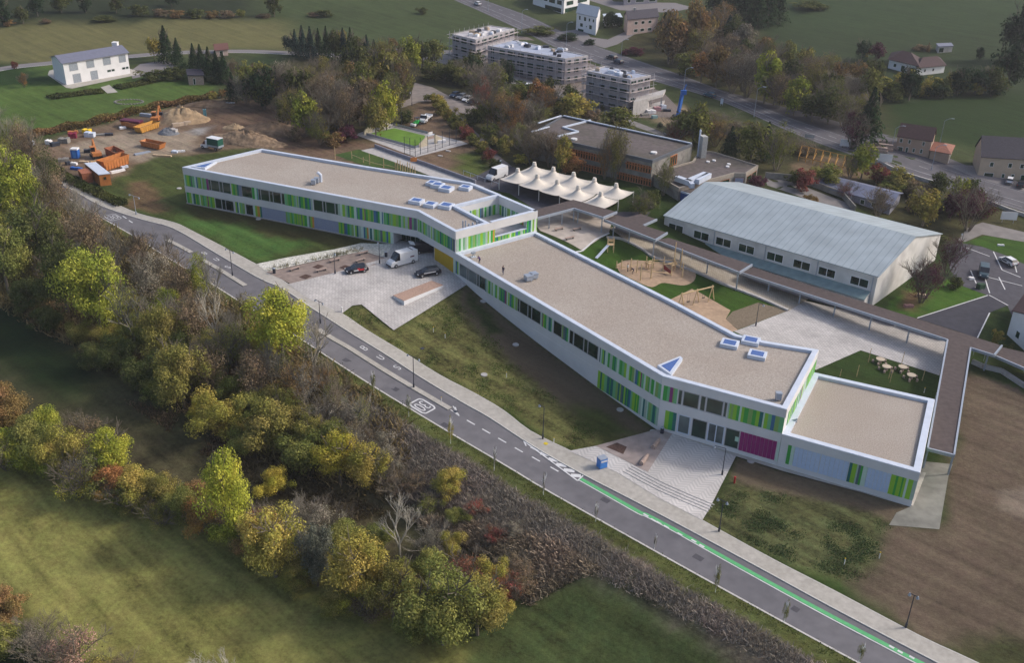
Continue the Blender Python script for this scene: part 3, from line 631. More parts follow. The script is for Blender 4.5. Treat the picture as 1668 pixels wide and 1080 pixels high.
def strips(parent,A,B,t0,t1,z0,z1,rng,name='cladding_strips',out=.05):
    L=(Vector(B[:2])-Vector(A[:2])).length; mb=MB(); t=t0; last=-1
    while t<t1-1e-4:
        w_=rng.choice([.22,.3,.38,.5,.62])/L; e=min(t1,t+w_); 
        if t1-e<.12/L: e=t1
        k=rng.choices(range(len(STRIP)),STW)[0]
        if k==last: k=(k+1)%8
        last=k; wallbox(mb,A,B,t,e,z0,z1,out+rng.choice([0,.012,.02]),out+.03,k); t=e
    return mb.build(name,STRIP,parent)
def panel(parent,A,B,t0,t1,z0,z1,m,name,joints=0,out=.05):
    L=(Vector(B[:2])-Vector(A[:2])).length; mb=MB(); n=max(1,joints)
    for k in range(n): wallbox(mb,A,B,t0+(t1-t0)*k/n,t0+(t1-t0)*(k+1)/n-.04/L,z0,z1,out,out+.03)
    return mb.build(name,m,parent)
def facade(parent,A,B,z0,z1,items,seed,zref=None):
    rng=random.Random(seed); zr=(z0+z1)/2 if zref is None else zref
    for it in items:
        k,a,b=it[:3]; t0,t1=tpx(A,B,zr,a),tpx(A,B,zr,b); t0=max(0.001,t0); t1=min(.999,t1)
        if t1<=t0: continue
        if k=='s': strips(parent,A,B,t0,t1,z0,z1,rng)
        elif k=='w': window(parent,A,B,t0,t1,z0+.05,z1-.05)
        elif k=='v': window(parent,A,B,t0,t1,z0+.05,z1-.05,name='narrow_window',fw=.07,glass=M_GLASS)
        elif k=='g': window(parent,A,B,t0,t1,z0+.05,z1-.05,glass=M_GLASS2)
        elif k=='b': panel(parent,A,B,t0,t1,z0,z1,M_BLIND,'lowered_blind',10)
        elif k=='c': panel(parent,A,B,t0,t1,z0,z1,M_BLIND2,'lowered_blind',6)
        elif k=='y': panel(parent,A,B,t0,t1,z0,z1,M_PANY,'yellow_wall_panel',8)
        elif k=='p': panel(parent,A,B,t0,t1,z0,z1,M_PANP,'purple_wall_panel',9)
        elif k=='d': o=window(parent,A,B,t0,t1,z0,z1,name='door',fw=.16,mull=it[3] if len(it)>3 else 0,glass=M_GLASS2,frame=M_CAP)
        elif k=='h': window(parent,A,B,t0,t1,z0+.05,z1-.05,mull=it[3] if len(it)>3 else 2,glass=M_GLASS)
def inset(poly,d):
    n=len(poly); out=[]; ar=sum(poly[i][0]*poly[(i+1)%n][1]-poly[(i+1)%n][0]*poly[i][1] for i in range(n)); sg=1 if ar>0 else -1
    for i in range(n):
        p0,p1,p2=[Vector((poly[k%n][0],poly[k%n][1])) for k in (i-1,i,i+1)]
        d1=(p1-p0).normalized(); d2=(p2-p1).normalized(); n1=Vector((-d1.y,d1.x))*sg; n2=Vector((-d2.y,d2.x))*sg
        b=(n1+n2); b=b/max(.3,b.length_squared)*2
        out.append(p1+b*d)
    return out
def parapet(parent,poly,z,w=.75,h=.5,name='parapet',mt=None):
    inn=inset(poly,w); n=len(poly); mb=MB()
    outp=inset(poly,-.04)
    for i in range(n):
        j=(i+1)%n; a,b=outp[i],outp[j]; c,d=inn[j],inn[i]
        mb.prism([(a.x,a.y),(b.x,b.y),(c.x,c.y),(d.x,d.y)],z-h,z+.04)
    return mb.build(name,mt or M_CAP,parent)
def flat_roof(parent,poly,z,m,w=.6,name='roof'):
    q=inset(poly,w); mb=MB(); mb.prism([(p.x,p.y) for p in q],z-.3,z); return mb.build(name,m,parent)

# ---------------- school ----------------
q2=lambda p:(p.x,p.y)
L1=q2(G(297.3,272,8.2)); L2=q2(G(426.4,242,8.2)); L3=q2(G(600,271,8.2)); L4=q2(G(767,297,8.2)); L5=q2(G(875.5,343,8.2)); L6=q2(G(741.7,377.4,8.2)); L7=q2(G(679.9,343.4,8.2))
T1=q2(G(816,317,8.2)); T2=q2(G(743,335,8.2)); T3=q2(G(797,363,8.2))
B1=q2(G(741.7,412,4)); B2=q2(G(1080,613,4)); B3=q2(G(1281,667,4)); B4=q2(G(1333,570,4)); B5=q2(G(1247,556,4)); B6=q2(G(1200,545,4)); B7=q2(G(1100,492,4)); B8=q2(G(872,377,4))
S1=q2(G(1281,709,-.1)); S2=q2(G(1326,607,-.1)); S3=q2(G(1522,651,-.1)); S4=q2(G(1498,770,-.1))
S1=(B3[0]+.03,B3[1]-.02); _d=(Vector(S2)-Vector(S1)); S2=tuple(Vector(B4)*.985+Vector(B3)*.015) if False else S2
def on(A,B,p,d=0):   # closest point of line AB to p
    A_,B_,P=Vector(A),Vector(B),Vector(p); u=(B_-A_).normalized(); r=A_+u*((P-A_).dot(u)); return (r.x,r.y)
_u=(Vector(B4)-Vector(B3)).normalized(); S2=tuple(Vector(B3)+_u*((Vector(S2)-Vector(B3)).dot(_u)))
school=thing('school_building','long white angular school with green striped cladding and gravel roofs above the road','school',(L6[0],L6[1],0))
# shells
UP=[L1,L7,L6,L5,L4,L3,L2]
E1=tpx(L1,L7,1.5,641); e1=Vector(L1).lerp(Vector(L7),E1); E2=tpx(L7,L6,1.5,707); e2=Vector(L7).lerp(Vector(L6),E2)
dn=Vector((L7[0]-L1[0],L7[1]-L1[1])).normalized(); nn=Vector((-dn.y,dn.x)); e1b=e1+nn*3.2; e2b=e2+Vector((1.6,2.6))
wm=MB()
wm.prism([L1,tuple(e1),tuple(e1b),tuple(e2b),tuple(e2),L6,L5,L4,L3,L2],-1.6,2.72)
wm.prism([tuple(p) for p in UP],2.72,4.2)
main=[L1,L7,L6,T3,T2,T1,L4,L3,L2]
wm.prism(main,4.2,7.65)
wm.prism(inset(main,.02),7.65,7.66)
o=wm.build('wall',M_WHITE,school)
lw=MB(); lw.prism([B1,B2,B3,B4,B5,B6,B7,B8],-6.8,3.5); lw.prism([S1,S4,S3,S2],-6.8,-.6); lw.build('wall',M_WHITE,school)
# upper fascia bands standing a little proud, between the window bands
def band(A,B,z0,z1,out=.10,name='fascia_band',m=None,e=0.0): mb=MB(); wallbox(mb,A,B,-e,1+e,z0,z1,out,out+.05); mb.build(name,m or M_WHITE,school)
for A,B in ((L1,L7),(L7,L6)): band(A,B,6.65,8.16); band(A,B,2.72,4.1)
band(L6,L5,6.65,8.16); band(L2,L1,6.65,8.16); band(L2,L1,2.72,4.1)
band(B1,B2,2.6,3.96); band(B2,B3,2.6,3.96); band(B2,B3,-1.5,0.0); band(B3,B4,2.6,3.96)
band(S1,S4,-1.5,-.14); band(S4,S3,-1.5,-.14)
X975=tpx(B1,B2,-1,974); mb=MB(); wallbox(mb,B1,B2,X975,1,-1.5,0,.10,.15); mb.build('fascia_band',M_WHITE,school)
# roofs
flat_roof(school,main,7.7,M_GRAVEL,.6); parapet(school,main,8.2,.7)
flat_roof(school,[B1,B2,B3,B4,B5,B6,B7,B8],3.55,M_GRAVEL); pr=parapet(school,[B1,B2,B3,B4,B5,B6,B7,B8],4.0,.75)
flat_roof(school,[S1,S4,S3,S2],-.55,M_GRAVEL); parapet(school,[S1,S4,S3,S2],-.1,.85)
# facades of the left block
facade(school,L1,L7,4.12,6.63,[('s',299,340),('v',340,344),('w',344,357.5),('v',358,363),('w',363,376),('s',377.5,389),('b',389,394),('w',394,411),('s',411,421),('v',421,425),('w',425,439),('v',439.5,445),('w',445,458),('v',459,464),('s',464,509),('w',511,526),('v',526.5,531),('w',531,546),('v',546.5,551),('s',551,679)],3)
facade(school,L1,L7,.28,2.68,[('s',305,350),('w',351,361.5),('v',362,368),('w',368,381),('s',384,399),('w',401,413),('s',413,427),('b',427,466),('s',466,512),('b',512,552),('s',552,640)],5)
facade(school,L7,L6,4.12,6.63,[('s',680,741)],7)
facade(school,L7,L6,-.6,2.68,[('y',708,738.5),('s',739,741.6)],9)
facade(school,tuple(e1b),tuple(e2b),-.3,2.68,[('h',642,700,5)],9)
facade(school,L2,L1,.28,2.68,[('s',299,425)],13); facade(school,L2,L1,4.12,6.63,[('s',299,425)],15)
facade(school,L6,L5,4.12,6.63,[('s',743,806),('s',858,875)],17)
mb=MB(); band(L6,L5,4.0,4.12,.12)
t0,t1=tpx(L6,L5,5,806),tpx(L6,L5,5,858)
strips(school,L6,L5,t0,t1,4.12,4.95,random.Random(4)); mb=MB(); wallbox(mb,L6,L5,t0,t1,4.12,5.05,0.02,.35); wallbox(mb,L6,L5,t1,1,4.12,6.7,.02,.35); wallbox(mb,L6,L5,t0-.03,1,6.65,8.2,.03,.6); 
mb.prism([L5,tuple(Vector(L5)+Vector((-.5,-.55))),tuple(Vector(T1)+Vector((-.5,-.55))),T1],4.1,8.18); mb.build('terrace_wall',M_WHITE,school)
mb=MB(); wallbox(mb,L6,L5,t0-.04,1,8.2,8.26,.06,.75); wallbox(mb,L5,L4,0,(Vector(L5)-Vector(T1)).length/(Vector(L5)-Vector(L4)).length,8.2,8.26,.05,.75); wallbox(mb,L6,L5,t0,t1,5.05,5.12,.06,.45); mb.build('terrace_coping',M_CAP,school)
panel(school,T2,T3,.02,.98,4.3,6.6,M_BLIND,'terrace_blind',8); facade(school,T2,T1,4.3,6.4,[('s',745,815)],21)
_a=Vector(T1)+Vector((-.5,-.55)); _b=Vector(L5)+Vector((-.5,-.55)); strips(school,tuple(_a),tuple(_b),.02,.95,4.3,6.4,random.Random(8))
mb=MB(); mb.prism([T1,T2,T3,L5],4.2,4.28); mb.build('terrace_floor',M_CONC,school)
# long wing
facade(school,B1,B2,0.02,2.58,[('s',742,748.5),('g',749,761),('v',761.5,763.7),('g',764,777),('v',777.5,780.5),('w',781,791),('s',791,843),('v',843.5,846.5),('w',847,860),('v',860.5,866),('w',866.5,881),('s',882.5,899),('w',902,915.5),('s',916,927),('v',928,934),('w',935,951),('v',951.5,957.5),('w',958,974.5),('s',977,1079.5)],31)
facade(school,B1,B2,-4.7,-1.52,[('s',974,1079.5)],33,zref=-3)
facade(school,B2,B3,0.02,2.58,[('s',1080.5,1103),('v',1105,1111),('w',1113,1138.5),('v',1141,1149),('w',1150.6,1177.5),('v',1179,1184),('s',1185.5,1280)],35)
facade(school,B2,B3,-4.75,-1.52,[('s',1083,1101),('d',1104,1124),('w',1127,1151),('d',1152.5,1179.5,1),('w',1181,1204),('p',1205,1264),('s',1265,1279)],37,zref=-3)
facade(school,B3,B4,0.02,2.58,[('s',1283,1331)],39)
facade(school,B3,B4,0.1,2.5,[('w',1309,1314)],39)
facade(school,S1,S4,-4.75,-1.52,[('s',1282,1293),('c',1293.5,1335),('c',1336,1381),('s',1382,1411),('c',1411.5,1449),('s',1449.5,1493)],41,zref=-3)
for A,B,z0,z1,sd in ((L5,L4,.3,2.68,51),(L4,L3,.3,2.68,52),(L3,L2,.3,2.68,53),(L4,L3,4.12,6.63,54),(L3,L2,4.12,6.63,55),(B8,B7,0,2.58,56),(B7,B6,0,2.58,57),(B4,B5,0,2.58,58),(S4,S3,-4.75,-1.52,59),(B7,B6,-4.5,-1.5,60)):
    rg=random.Random(sd); n=max(2,int((Vector(A)-Vector(B)).length/5)); 
    for k in range(n):
        if k%2: strips(school,A,B,(k+.02)/n,(k+.98)/n,z0,z1,rg)
        else: window(school,A,B,(k+.05)/n,(k+.95)/n,z0+.05,z1-.05,mull=2)
mb=MB(); wallbox(mb,B1,B2,0,1,-6.5,-1.5,.02,.06); mb.build('plinth',M_WHITE,school)
# pale bench-like wall under the purple panel and the plinth strip round the left block
mb=MB(); pth=MB()
for A,B in ((L1,L7),(L2,L1)): wallbox(pth,A,B,0,1 if A is L2 else E1,-.5,.2,.35,.4)
pth.build('plinth',M_PLINTH,school)
# skylights (frame > glass), roof units
def skylight(pxs,zr,h,parent=school):
    c=[G(a,b,zr+h) for a,b in pxs]; q=[(p.x,p.y) for p in c]; o_=MB(); o_.prism(q,zr-.1,zr+h); o=o_.build('skylight',M_CAP,parent)
    i_=inset(q,.42); gb=MB(); gb.prism([(p.x,p.y) for p in i_],zr+h,zr+h+.03); gb.build('skylight_glass',M_SKYG,o)
def sk4(cx,cy,w,zr,h=.55,ang=None,dp=None):
    c=G(cx,cy,zr+h); a=ang; dp=dp or w; dx=Vector((math.cos(a),math.sin(a)));dy=Vector((-dx.y,dx.x)); q=[]
    for i,j in ((-1,-1),(1,-1),(1,1),(-1,1)): q.append((c.x+dx.x*i*w/2+dy.x*j*dp/2,c.y+dx.y*i*w/2+dy.y*j*dp/2))
    mb=MB(); mb.prism(q,zr-.1,zr+h); o=mb.build('skylight',M_CAP,school); i_=inset(q,.4); gb=MB(); gb.prism([(p.x,p.y) for p in i_],zr+h,zr+h+.03); gb.build('skylight_glass',M_SKYG,o)
aL=math.atan2(L7[1]-L1[1],L7[0]-L1[0])
for x,y,w,d in ((706,296,2.6,2.2),(727,304.5,2.6,2.4),(758.5,303,2.3,2.),(678.5,325,2.6,2.2),(701.5,330.5,2.3,2.2),(727,332.5,2.6,2.4)): sk4(x,y,w,7.7,.7,aL,d)
sk4(713,299,2.4,7.7,.75,aL,2.2)
aR=math.atan2(B3[1]-B2[1],B3[0]-B2[0])
for x,y in ((1189,557.5),(1223.5,552.5),(1234,575.5)): sk4(x,y,2.7,3.55,.6,aR+.1,2.3)
skylight([(1071,595),(1108,580),(1112,583.5),(1093,610.5)],3.55,.55)
skylight([(311.5,271),(345,263.5),(353,262),(334,273.5)],7.7,.5)
def unit(px,py,z,size,m,name='roof_vent',rz=0,lg=.2):
    p=G(px,py,z); mb=MB(); mb.box((p.x,p.y,z+size[2]/2+lg),size,rz); 
    for i in (-1,1):
        for j in (-1,1): mb.box((p.x+i*size[0]*.4,p.y+j*size[1]*.4,z+lg/2),(.1,.1,lg))
    mb.box((p.x,p.y,z+size[2]+lg+.05),(size[0]*1.1,size[1]*1.1,.1),rz); return mb.build(name,m,school)
unit(511,300.5,7.7,(.9,.9,.8),M_STEEL); unit(516,298,7.7,(.9,.9,.9),M_STEEL)
p=G(523,296,7.7); mb=MB(); mb.tube(p,p+Vector((0,0,1.6)),.3,n=10); mb.tube(p+Vector((0,0,1.5)),p+Vector((-.7,.2,2.)),.32,n=10); mb.build('vent_pipe',M_CAP,school)
unit(861,457,3.55,(1.3,1.2,.8),M_STEEL,rz=.5); unit(869,453.5,3.55,(1.3,1.2,.8),M_STEEL,rz=.5)
unit(1267,652,3.55,(.8,.7,1.),M_STEEL)
p=G(754,373,7.7); mb=MB()
for dx in (0,.5): mb.tube(p+Vector((dx,0,0)),p+Vector((dx,0,1.7)),.14,n=8)
mb.build('vent_pipe',M_STEEL,school)
for a in (764,770,777):
    p=G(a,371-(a-764)*.35,7.7); mb=MB(); mb.tube(p,p+Vector((0,0,.8)),.2,n=8); mb.build('vent_pipe',M_STEEL,school)
p=G(1291,689,-.5); mb=MB(); mb.box(p+Vector((0,0,.25)),(1.1,.5,.3),.3); mb.tube(p+Vector((-.5,.1,.2)),p+Vector((.6,-.1,.7)),.12,n=6); mb.build('roof_vent',M_STEEL,school)
# lettering-like small signs at the entrances: pale notice on the glass
t=tpx(B2,B3,-3,1199.5); mb=MB(); wallbox(mb,B2,B3,t-.01,t+.02,-3.4,-2.6,.10,.02); mb.build('notice',mat('pale_green_sheet',(.42,.6,.48)),school)

# ---------------- generic pieces for the other buildings ----------------
def wins(parent,A,B,lst,glass=None,frame=None,name='window',fw=.08,out=.05):
    for t0,t1,z0,z1 in lst: window(parent,A,B,t0,t1,z0,z1,name=name,glass=glass,frame=frame,fw=fw,sub=False,out=out)
def quadbld(P0,P1,P3):   # near-left, near-right and far-left corners -> counterclockwise world quad
    P0,P1,P3=Vector(P0[:2]),Vector(P1[:2]),Vector(P3[:2]); return [tuple(P0),tuple(P1),tuple(P1+P3-P0),tuple(P3)]
def slab(parent,q,z0,z1,m,name='wall'): mb=MB(); mb.prism(q,z0,z1); return mb.build(name,m,parent)
def gable(parent,q,ze,rise,m,wallm,axis=0,over=.4,hip=0,name='roof',th=.15):
    """roof over quad q (ccw); ridge runs along side 0-1 when axis==0"""
    a,b,c,d=[Vector((p[0],p[1],ze)) for p in q]
    if axis==1: a,b,c,d=b,c,d,a
    u=(b-a).normalized(); v=(d-a).normalized(); m0=(a+d)/2; m1=(b+c)/2; up=Vector((0,0,rise))
    g_=MB(); 
    if not hip:
        for x,y,z_ in ((a,d,m0),(c,b,m1)): MB().add([x,y,z_+up*.97],[(0,1,2)]).build('gable_wall',wallm,parent)
    k=over; f=rise/((d-a).length/2); lo=Vector((0,0,-k*f)); h=u*hip
    e=[a-u*k-v*k+lo,b+u*k-v*k+lo,m1+up+(u*k if not hip else -h),m0+up-(u*k if not hip else -h),d-u*k+v*k+lo,c+u*k+v*k+lo]
    mb=MB(); t_=Vector((0,0,th)); T_=[x+t_ for x in e]
    mb.add(T_,[(0,1,2,3),(3,2,5,4)]+([(4,0,3),(1,5,2)] if hip else [])); mb.add(e,[(3,2,1,0),(4,5,2,3)])
    mb.add(e+T_,[(0,1,7,6),(1,2,8,7),(2,5,11,8),(5,4,10,11),(4,3,9,10),(3,0,6,9)])
    return mb.build(name,m,parent)
def chimney(parent,p,z0,z1,w=.7,m=None): mb=MB(); mb.box((p[0],p[1],(z0+z1)/2),(w,w,z1-z0)); mb.box((p[0],p[1],z1+.06),(w+.15,w+.15,.12)); return mb.build('chimney',m or M_CONC,parent)

# white house upper left
a=G(108.6,138.5); b=G(212.5,119.6); c=G(83,124); q=quadbld(a,b,c); q[3]=tuple(Vector(q[0])+(Vector(q[3])-Vector(q[0])).normalized()*10.); q[2]=tuple(Vector(q[1])+Vector(q[3])-Vector(q[0])); z=a.z
hs=thing('detached_house','large white house with grey roof and tall grey shutters, alone on the lawn','house',(a.x,a.y,z))
slab(hs,q,z-1,z+6.6,M_WHT); gable(hs,q,z+6.6,1.3,M_GREYR,M_WHT,over=.5)
wins(hs,q[0],q[1],[(.06,.19,4.1,6.2),(.33,.45,4.1,6.2),(.58,.70,4.1,6.2),(.83,.95,4.1,6.2),(.08,.21,.2,2.8),(.38,.50,.2,2.8)] and [(x0,x1,z+z0,z+z1) for x0,x1,z0,z1 in [(.08,.21,3.9,6.2),(.34,.46,3.9,6.2),(.60,.72,3.9,6.2),(.85,.96,3.9,6.2),(.11,.23,.2,2.9),(.38,.49,.2,2.9)]],glass=mat('grey_shutter',(.28,.31,.35)),name='shutter')
wins(hs,q[0],q[1],[(x0,x1,z+1.7,z+2.4) for x0,x1 in ((.64,.70),(.71,.76),(.88,.93),(.94,.985))])
p=Vector(q[2]).lerp(Vector(q[1]),.35); chimney(hs,(p.x-1,p.y),z+6.5,z+8.6,1.6,M_WHT)

# ---------------- sports hall ----------------
ze=1.2
e0=G(1083,351,ze); e1_=G(1430,450.5,ze); e3=G(1533,381,ze)
q=[(e0.x,e0.y),(e1_.x,e1_.y),(e3.x,e3.y),(e0.x+e3.x-e1_.x,e0.y+e3.y-e1_.y)]
hall=thing('sports_hall','long white sports hall with pale ribbed metal roof behind the covered walkway','hall',(e1_.x,e1_.y,-4))
slab(hall,q,-8,ze,mat('hall_render',(.62,.60,.58),.85,var=.12,scale=.35,c2=(.52,.50,.47),s2=.2))
rise=1.; 
for _ in range(20):
    mm_=(Vector(q[1])+Vector(q[2]))/2; y_=pxof(Vector((mm_.x,mm_.y,ze+rise)))[1]; rise+=(y_-385.6)*.05
M_HALLR=bpy.data.materials.new('ribbed_roof'); M_HALLR.use_nodes=True
def ribm(m,c1,c2,ang,sc):
    nt=m.node_tree;N=nt.nodes;L=nt.links;b=N['Principled BSDF'];b.inputs['Roughness'].default_value=.5
    tc=N.new('ShaderNodeTexCoord');mp=N.new('ShaderNodeMapping');mp.inputs['Rotation'].default_value=(0,0,ang);L.new(tc.outputs['Object'],mp.inputs[0])
    sp=N.new('ShaderNodeSeparateXYZ');L.new(mp.outputs[0],sp.inputs[0]);a_=N.new('ShaderNodeMath');a_.operation='PINGPONG';a_.inputs[1].default_value=sc;L.new(sp.outputs[0],a_.inputs[0])
    g_=N.new('ShaderNodeMath');g_.operation='LESS_THAN';g_.inputs[1].default_value=.09;L.new(a_.outputs[0],g_.inputs[0])
    no=N.new('ShaderNodeTexNoise');no.inputs['Scale'].default_value=.25;no.inputs['Detail'].default_value=6;L.new(tc.outputs['Object'],no.inputs['Vector'])
    mr=N.new('ShaderNodeMapRange');mr.inputs[1].default_value=.3;mr.inputs[2].default_value=.7;mr.inputs[3].default_value=.85;mr.inputs[4].default_value=1.1;L.new(no.outputs[0],mr.inputs[0])
    mx=N.new('ShaderNodeMixRGB');mx.inputs[1].default_value=(*c1,1);mx.inputs[2].default_value=(*c2,1);L.new(g_.outputs[0],mx.inputs[0])
    mu=N.new('ShaderNodeVectorMath');mu.operation='SCALE';L.new(mx.outputs[0],mu.inputs[0]);L.new(mr.outputs[0],mu.inputs['Scale']);L.new(mu.outputs[0],b.inputs['Base Color'])
hang=math.atan2(q[1][1]-q[0][1],q[1][0]-q[0][0]); ribm(M_HALLR,(.36,.41,.44),(.26,.31,.34),-hang,.7)
gable(hall,q,ze,rise,M_HALLR,MT['hall_render'],over=.25)
for A,B in ((q[0],q[1]),):
    wl=[]
    for x0,x1 in ((1089,1113),(1130,1155),(1166,1191),(1203,1229),(1249,1276),(1292,1320),(1333,1361),(1385,1415)):
        wl.append((tpx(A,B,ze-2,x0),tpx(A,B,ze-2,x1)))
    for a_,b_ in wl: window(hall,A,B,a_,b_,ze-3.0,ze-1.2,mull=1,fw=.12,frame=M_WHT,glass=M_GLASS,sub=False)
    for x in (1164,1247,1332,1422):
        t=tpx(A,B,0,x); mb=MB(); wallbox(mb,A,B,t-.0015,t+.0015,-7,ze-.3,.16,.14); mb.build('downpipe',M_STEEL,hall)
# lean-to roof along the hall, sloping down to the walkway
A=Vector(q[0]);B=Vector(q[1]); d=(B-A).normalized(); n=Vector((d.y,-d.x)); t0=tpx(q[0],q[1],ze-3.5,1150); a=A.lerp(B,t0); b=B-d*.8
lt=MB(); zt0=ze-3.35; zz=ze-4.2
for hh in (0,-.12): lt.add([(a.x,a.y,zt0+hh),(b.x,b.y,zt0+hh),(b.x+n.x*2.6,b.y+n.y*2.6,zz+hh),(a.x+n.x*2.6,a.y+n.y*2.6,zz+hh)],[(3,2,1,0)] if hh==0 else [(0,1,2,3)])
lt.add([(a.x+n.x*2.6,a.y+n.y*2.6,zz),(b.x+n.x*2.6,b.y+n.y*2.6,zz),(b.x+n.x*2.6,b.y+n.y*2.6,zz-.12),(a.x+n.x*2.6,a.y+n.y*2.6,zz-.12)],[(0,1,2,3)])
lt.build('lean_to_roof',mat('leanto_metal',(.20,.27,.27),.5,var=.12,scale=.8),hall)
lt=MB(); lt.prism([(a.x,a.y),(b.x,b.y),(b.x+n.x*2.4,b.y+n.y*2.4),(a.x+n.x*2.4,a.y+n.y*2.4)],-8,[zt0-.15,zt0-.15,zz-.15,zz-.15]); lt.build('lean_to_wall',MT['hall_render'],hall)

# ---------------- covered walkway: stepped roofs on steel posts ----------------
def canopy(label,pxs,z,edges,posts,th=.28,m=M_BROOF):
    P_=[G(a,b,z) for a,b in pxs]; w_=thing('covered_walkway',label,'canopy',(P_[0].x,P_[0].y,z),0,'stepped walkway roofs behind the school')
    q_=[(p.x,p.y) for p in P_]; mb=MB(); mb.prism(q_,z-th,z); mb.build('canopy_roof',m,w_)
    for i,j in edges:
        a,b=P_[i],P_[j]; eb=MB(); d=(b-a).normalized(); n_=Vector((d.y,-d.x,0)); 
        eb.beam(a+Vector((0,0,-.1)),b+Vector((0,0,-.1)),.26,.5); eb.build('edge_beam',M_STEEL,w_)
    for px,py in posts:
        p=G(px,py,z-.3); pb=MB(); pb.box((p.x,p.y,(z-.3+tz(p)-.2)/2),(.22,.22,z-.3-tz(p)+.2)); pb.build('post',M_STEEL,w_)
    return w_
zc=lambda px,py,h: tz(G(px,py))+h
z1=3.1; z2=2.2; z3=.3; z4=-2.1; z5=-2.9
print('walk T',[round(zc(a,b,0),2) for a,b in ((950,380),(1030,385),(1150,430),(1300,480),(1450,530),(1540,600),(1640,610))])
canopy('highest brown walkway roof beside the tent roofs, nearest the school',[(873,341),(934,325),(1005,345),(982,354.5),(935,339.5),(876,355)],z1,[(3,4),(4,5),(2,3)],[(935,341),(942,343),(981,355),(895,352),(916,346)])
canopy('second brown walkway roof with a short side arm beside the shrubs',[(984,358),(1004,350),(1020,354),(1043,348),(1070,357),(1048,367),(1087,379),(1067,391)],z2,[(7,0),(6,7),(4,5)],[(1000,365),(1026,373),(1066,390)])
canopy('third brown walkway roof in front of the left half of the hall',[(1067,391),(1089,387),(1225,431),(1204,444)],z3,[(3,0),(2,3)],[(1110,405),(1154,421),(1203,443)])
canopy('longest brown walkway roof running along the hall and turning at the paved court',[(1206,444),(1227,435),(1260,446),(1493,519),(1632,563),(1619,579),(1581,567),(1554,742),(1511,731),(1543.5,554)],z4,[(9,0),(8,9),(7,8),(6,7),(5,6),(4,5)],[(1253,461),(1304,478),(1361,496),(1420,515),(1482,534),(1543,555),(1527,640),(1512,730),(1553,741),(1610,576)])
canopy('lowest brown walkway roof at the right edge beside the white house',[(1619,579),(1630,565),(1760,595),(1760,640)],z5,[(3,0)],[(1700,612)])
# retaining wall along the walkway and handrails
def rwall(label,pts,h,w=.3,m=None,name='retaining_wall',cat='wall',top=None,grp=None,base=.6):
    L=resample(pp(pts),2.5); mb=MB()
    for a,b in zip(L[:-1],L[1:]):
        d=(b-a); d.z=0; d.normalize(); n_=Vector((-d.y,d.x,0))*w/2
        q_=[a-n_,b-n_,b+n_,a+n_]; mb.prism([(k.x,k.y) for k in ([q_[0],q_[1],q_[2],q_[3]])],[min(tz(a),tz(b))-base]*4,[tz(a)+h,tz(b)+h,tz(b)+h,tz(a)+h] if top is None else [top]*4)
    return tag(mb.build(name,m or M_CONC,origin=L[0]),label,cat,grp)
M_LILAC=mat('lilac_concrete',(.24,.235,.28),.85,var=.1,scale=.8)
rwall('long grey concrete wall under the walkway roofs above the ramp',[(1003,372),(1030,384),(1070,396),(1110,410),(1160,430),(1190,440),(1230,458),(1300,482),(1370,502),(1456,531)],1.2,.3,M_LILAC)
rwall('short grey concrete wall under the walkway corner at the paved court',[(1461,531),(1500,544),(1537,555)],1.0,.3,M_LILAC)
rwall('pale curved retaining wall between the bench terrace and the play lawn',[(992,380),(970,390),(948,409),(930,412)],.1,.35,M_WHITE,base=2.)
rwall('pale low wall beside the side path behind the school',[(611,240),(640,251),(700,272),(775,299)],.9,.35,M_LILAC)
rwall('brown concrete stair wall by the lowest walkway at the right',[(1583,592),(1600,600),(1630,607),(1668,632),(1720,655)],.8,.5,M_CONC)
def rail(label,pts,h,col=M_CAP,grp=None,sp=2.2,r=.05):
    L=resample(pp(pts),sp); t_=thing('handrail',label,'handrail',L[0],0,grp); mb=MB()
    for a,b in zip(L[:-1],L[1:]): mb.tube((a.x,a.y,tz(a)+h),(b.x,b.y,tz(b)+h),r,n=5)
    mb.build('rail',col,t_)
    for a in L[:60]: pb=MB(); pb.tube((a.x,a.y,tz(a)-.1),(a.x,a.y,tz(a)+h),r*.8,n=5); pb.build('baluster',col,t_)
rail('white handrail on the ramp below the third walkway roof',[(1126,424),(1150,431),(1185,440),(1200,452)],1.3)
rail('white handrail on the stairs by the lowest walkway',[(1585,578),(1602,588),(1640,590),(1668,606)],1.6)
rail('pale handrail beside the side lane and the service yard',[(755,284),(790,297),(812,305)],1.0)

# ---------------- tent roof with ten peaks ----------------
TL=[(838,285),(865,277)]; 
pk_b=[(870.5,264),(901.5,272),(934.5,280.5),(968.5,289.5),(1004,298.5)]; pk_f=[(843.5,274),(875,283.5),(908,292.5),(942,302),(979,312)]
zb=2.6; zt_=4.8
tent=thing('tent_roof','cream membrane roof of ten pointed peaks over the dark yard','canopy',tuple(G(850,300)))
def tentunit(c,ux,uy,hx,hy):
    n=10; mb=MB(); vs=[]
    for j in range(n+1):
        for i in range(n+1):
            u=i/n*2-1; v=j/n*2-1; r=min(1,max(abs(u),abs(v))); rr=min(1,math.hypot(u,v)); base=zb-.0-0.35*(1-abs(u)**2)*0; 
            k=max(0,1-rr); sag=-.35*(1-(1-abs(u))**2)*(1-(1-abs(v))**2)*0
            z_=zb+(zt_-zb)*(k**2.1)+ .25*(abs(u)**4*abs(v)**4); 
            p=c+ux*u*hx+uy*v*hy; vs.append((p.x,p.y,z_))
    fs=[(j*(n+1)+i,j*(n+1)+i+1,(j+1)*(n+1)+i+1,(j+1)*(n+1)+i) for j in range(n) for i in range(n)]
    mb.add(vs,fs); mb.add([(v[0],v[1],v[2]-.06) for v in vs],[f[::-1] for f in fs]); mb.tube((c.x,c.y,zt_-.5),(c.x,c.y,zt_+.25),.55,.38,n=10)
    return mb
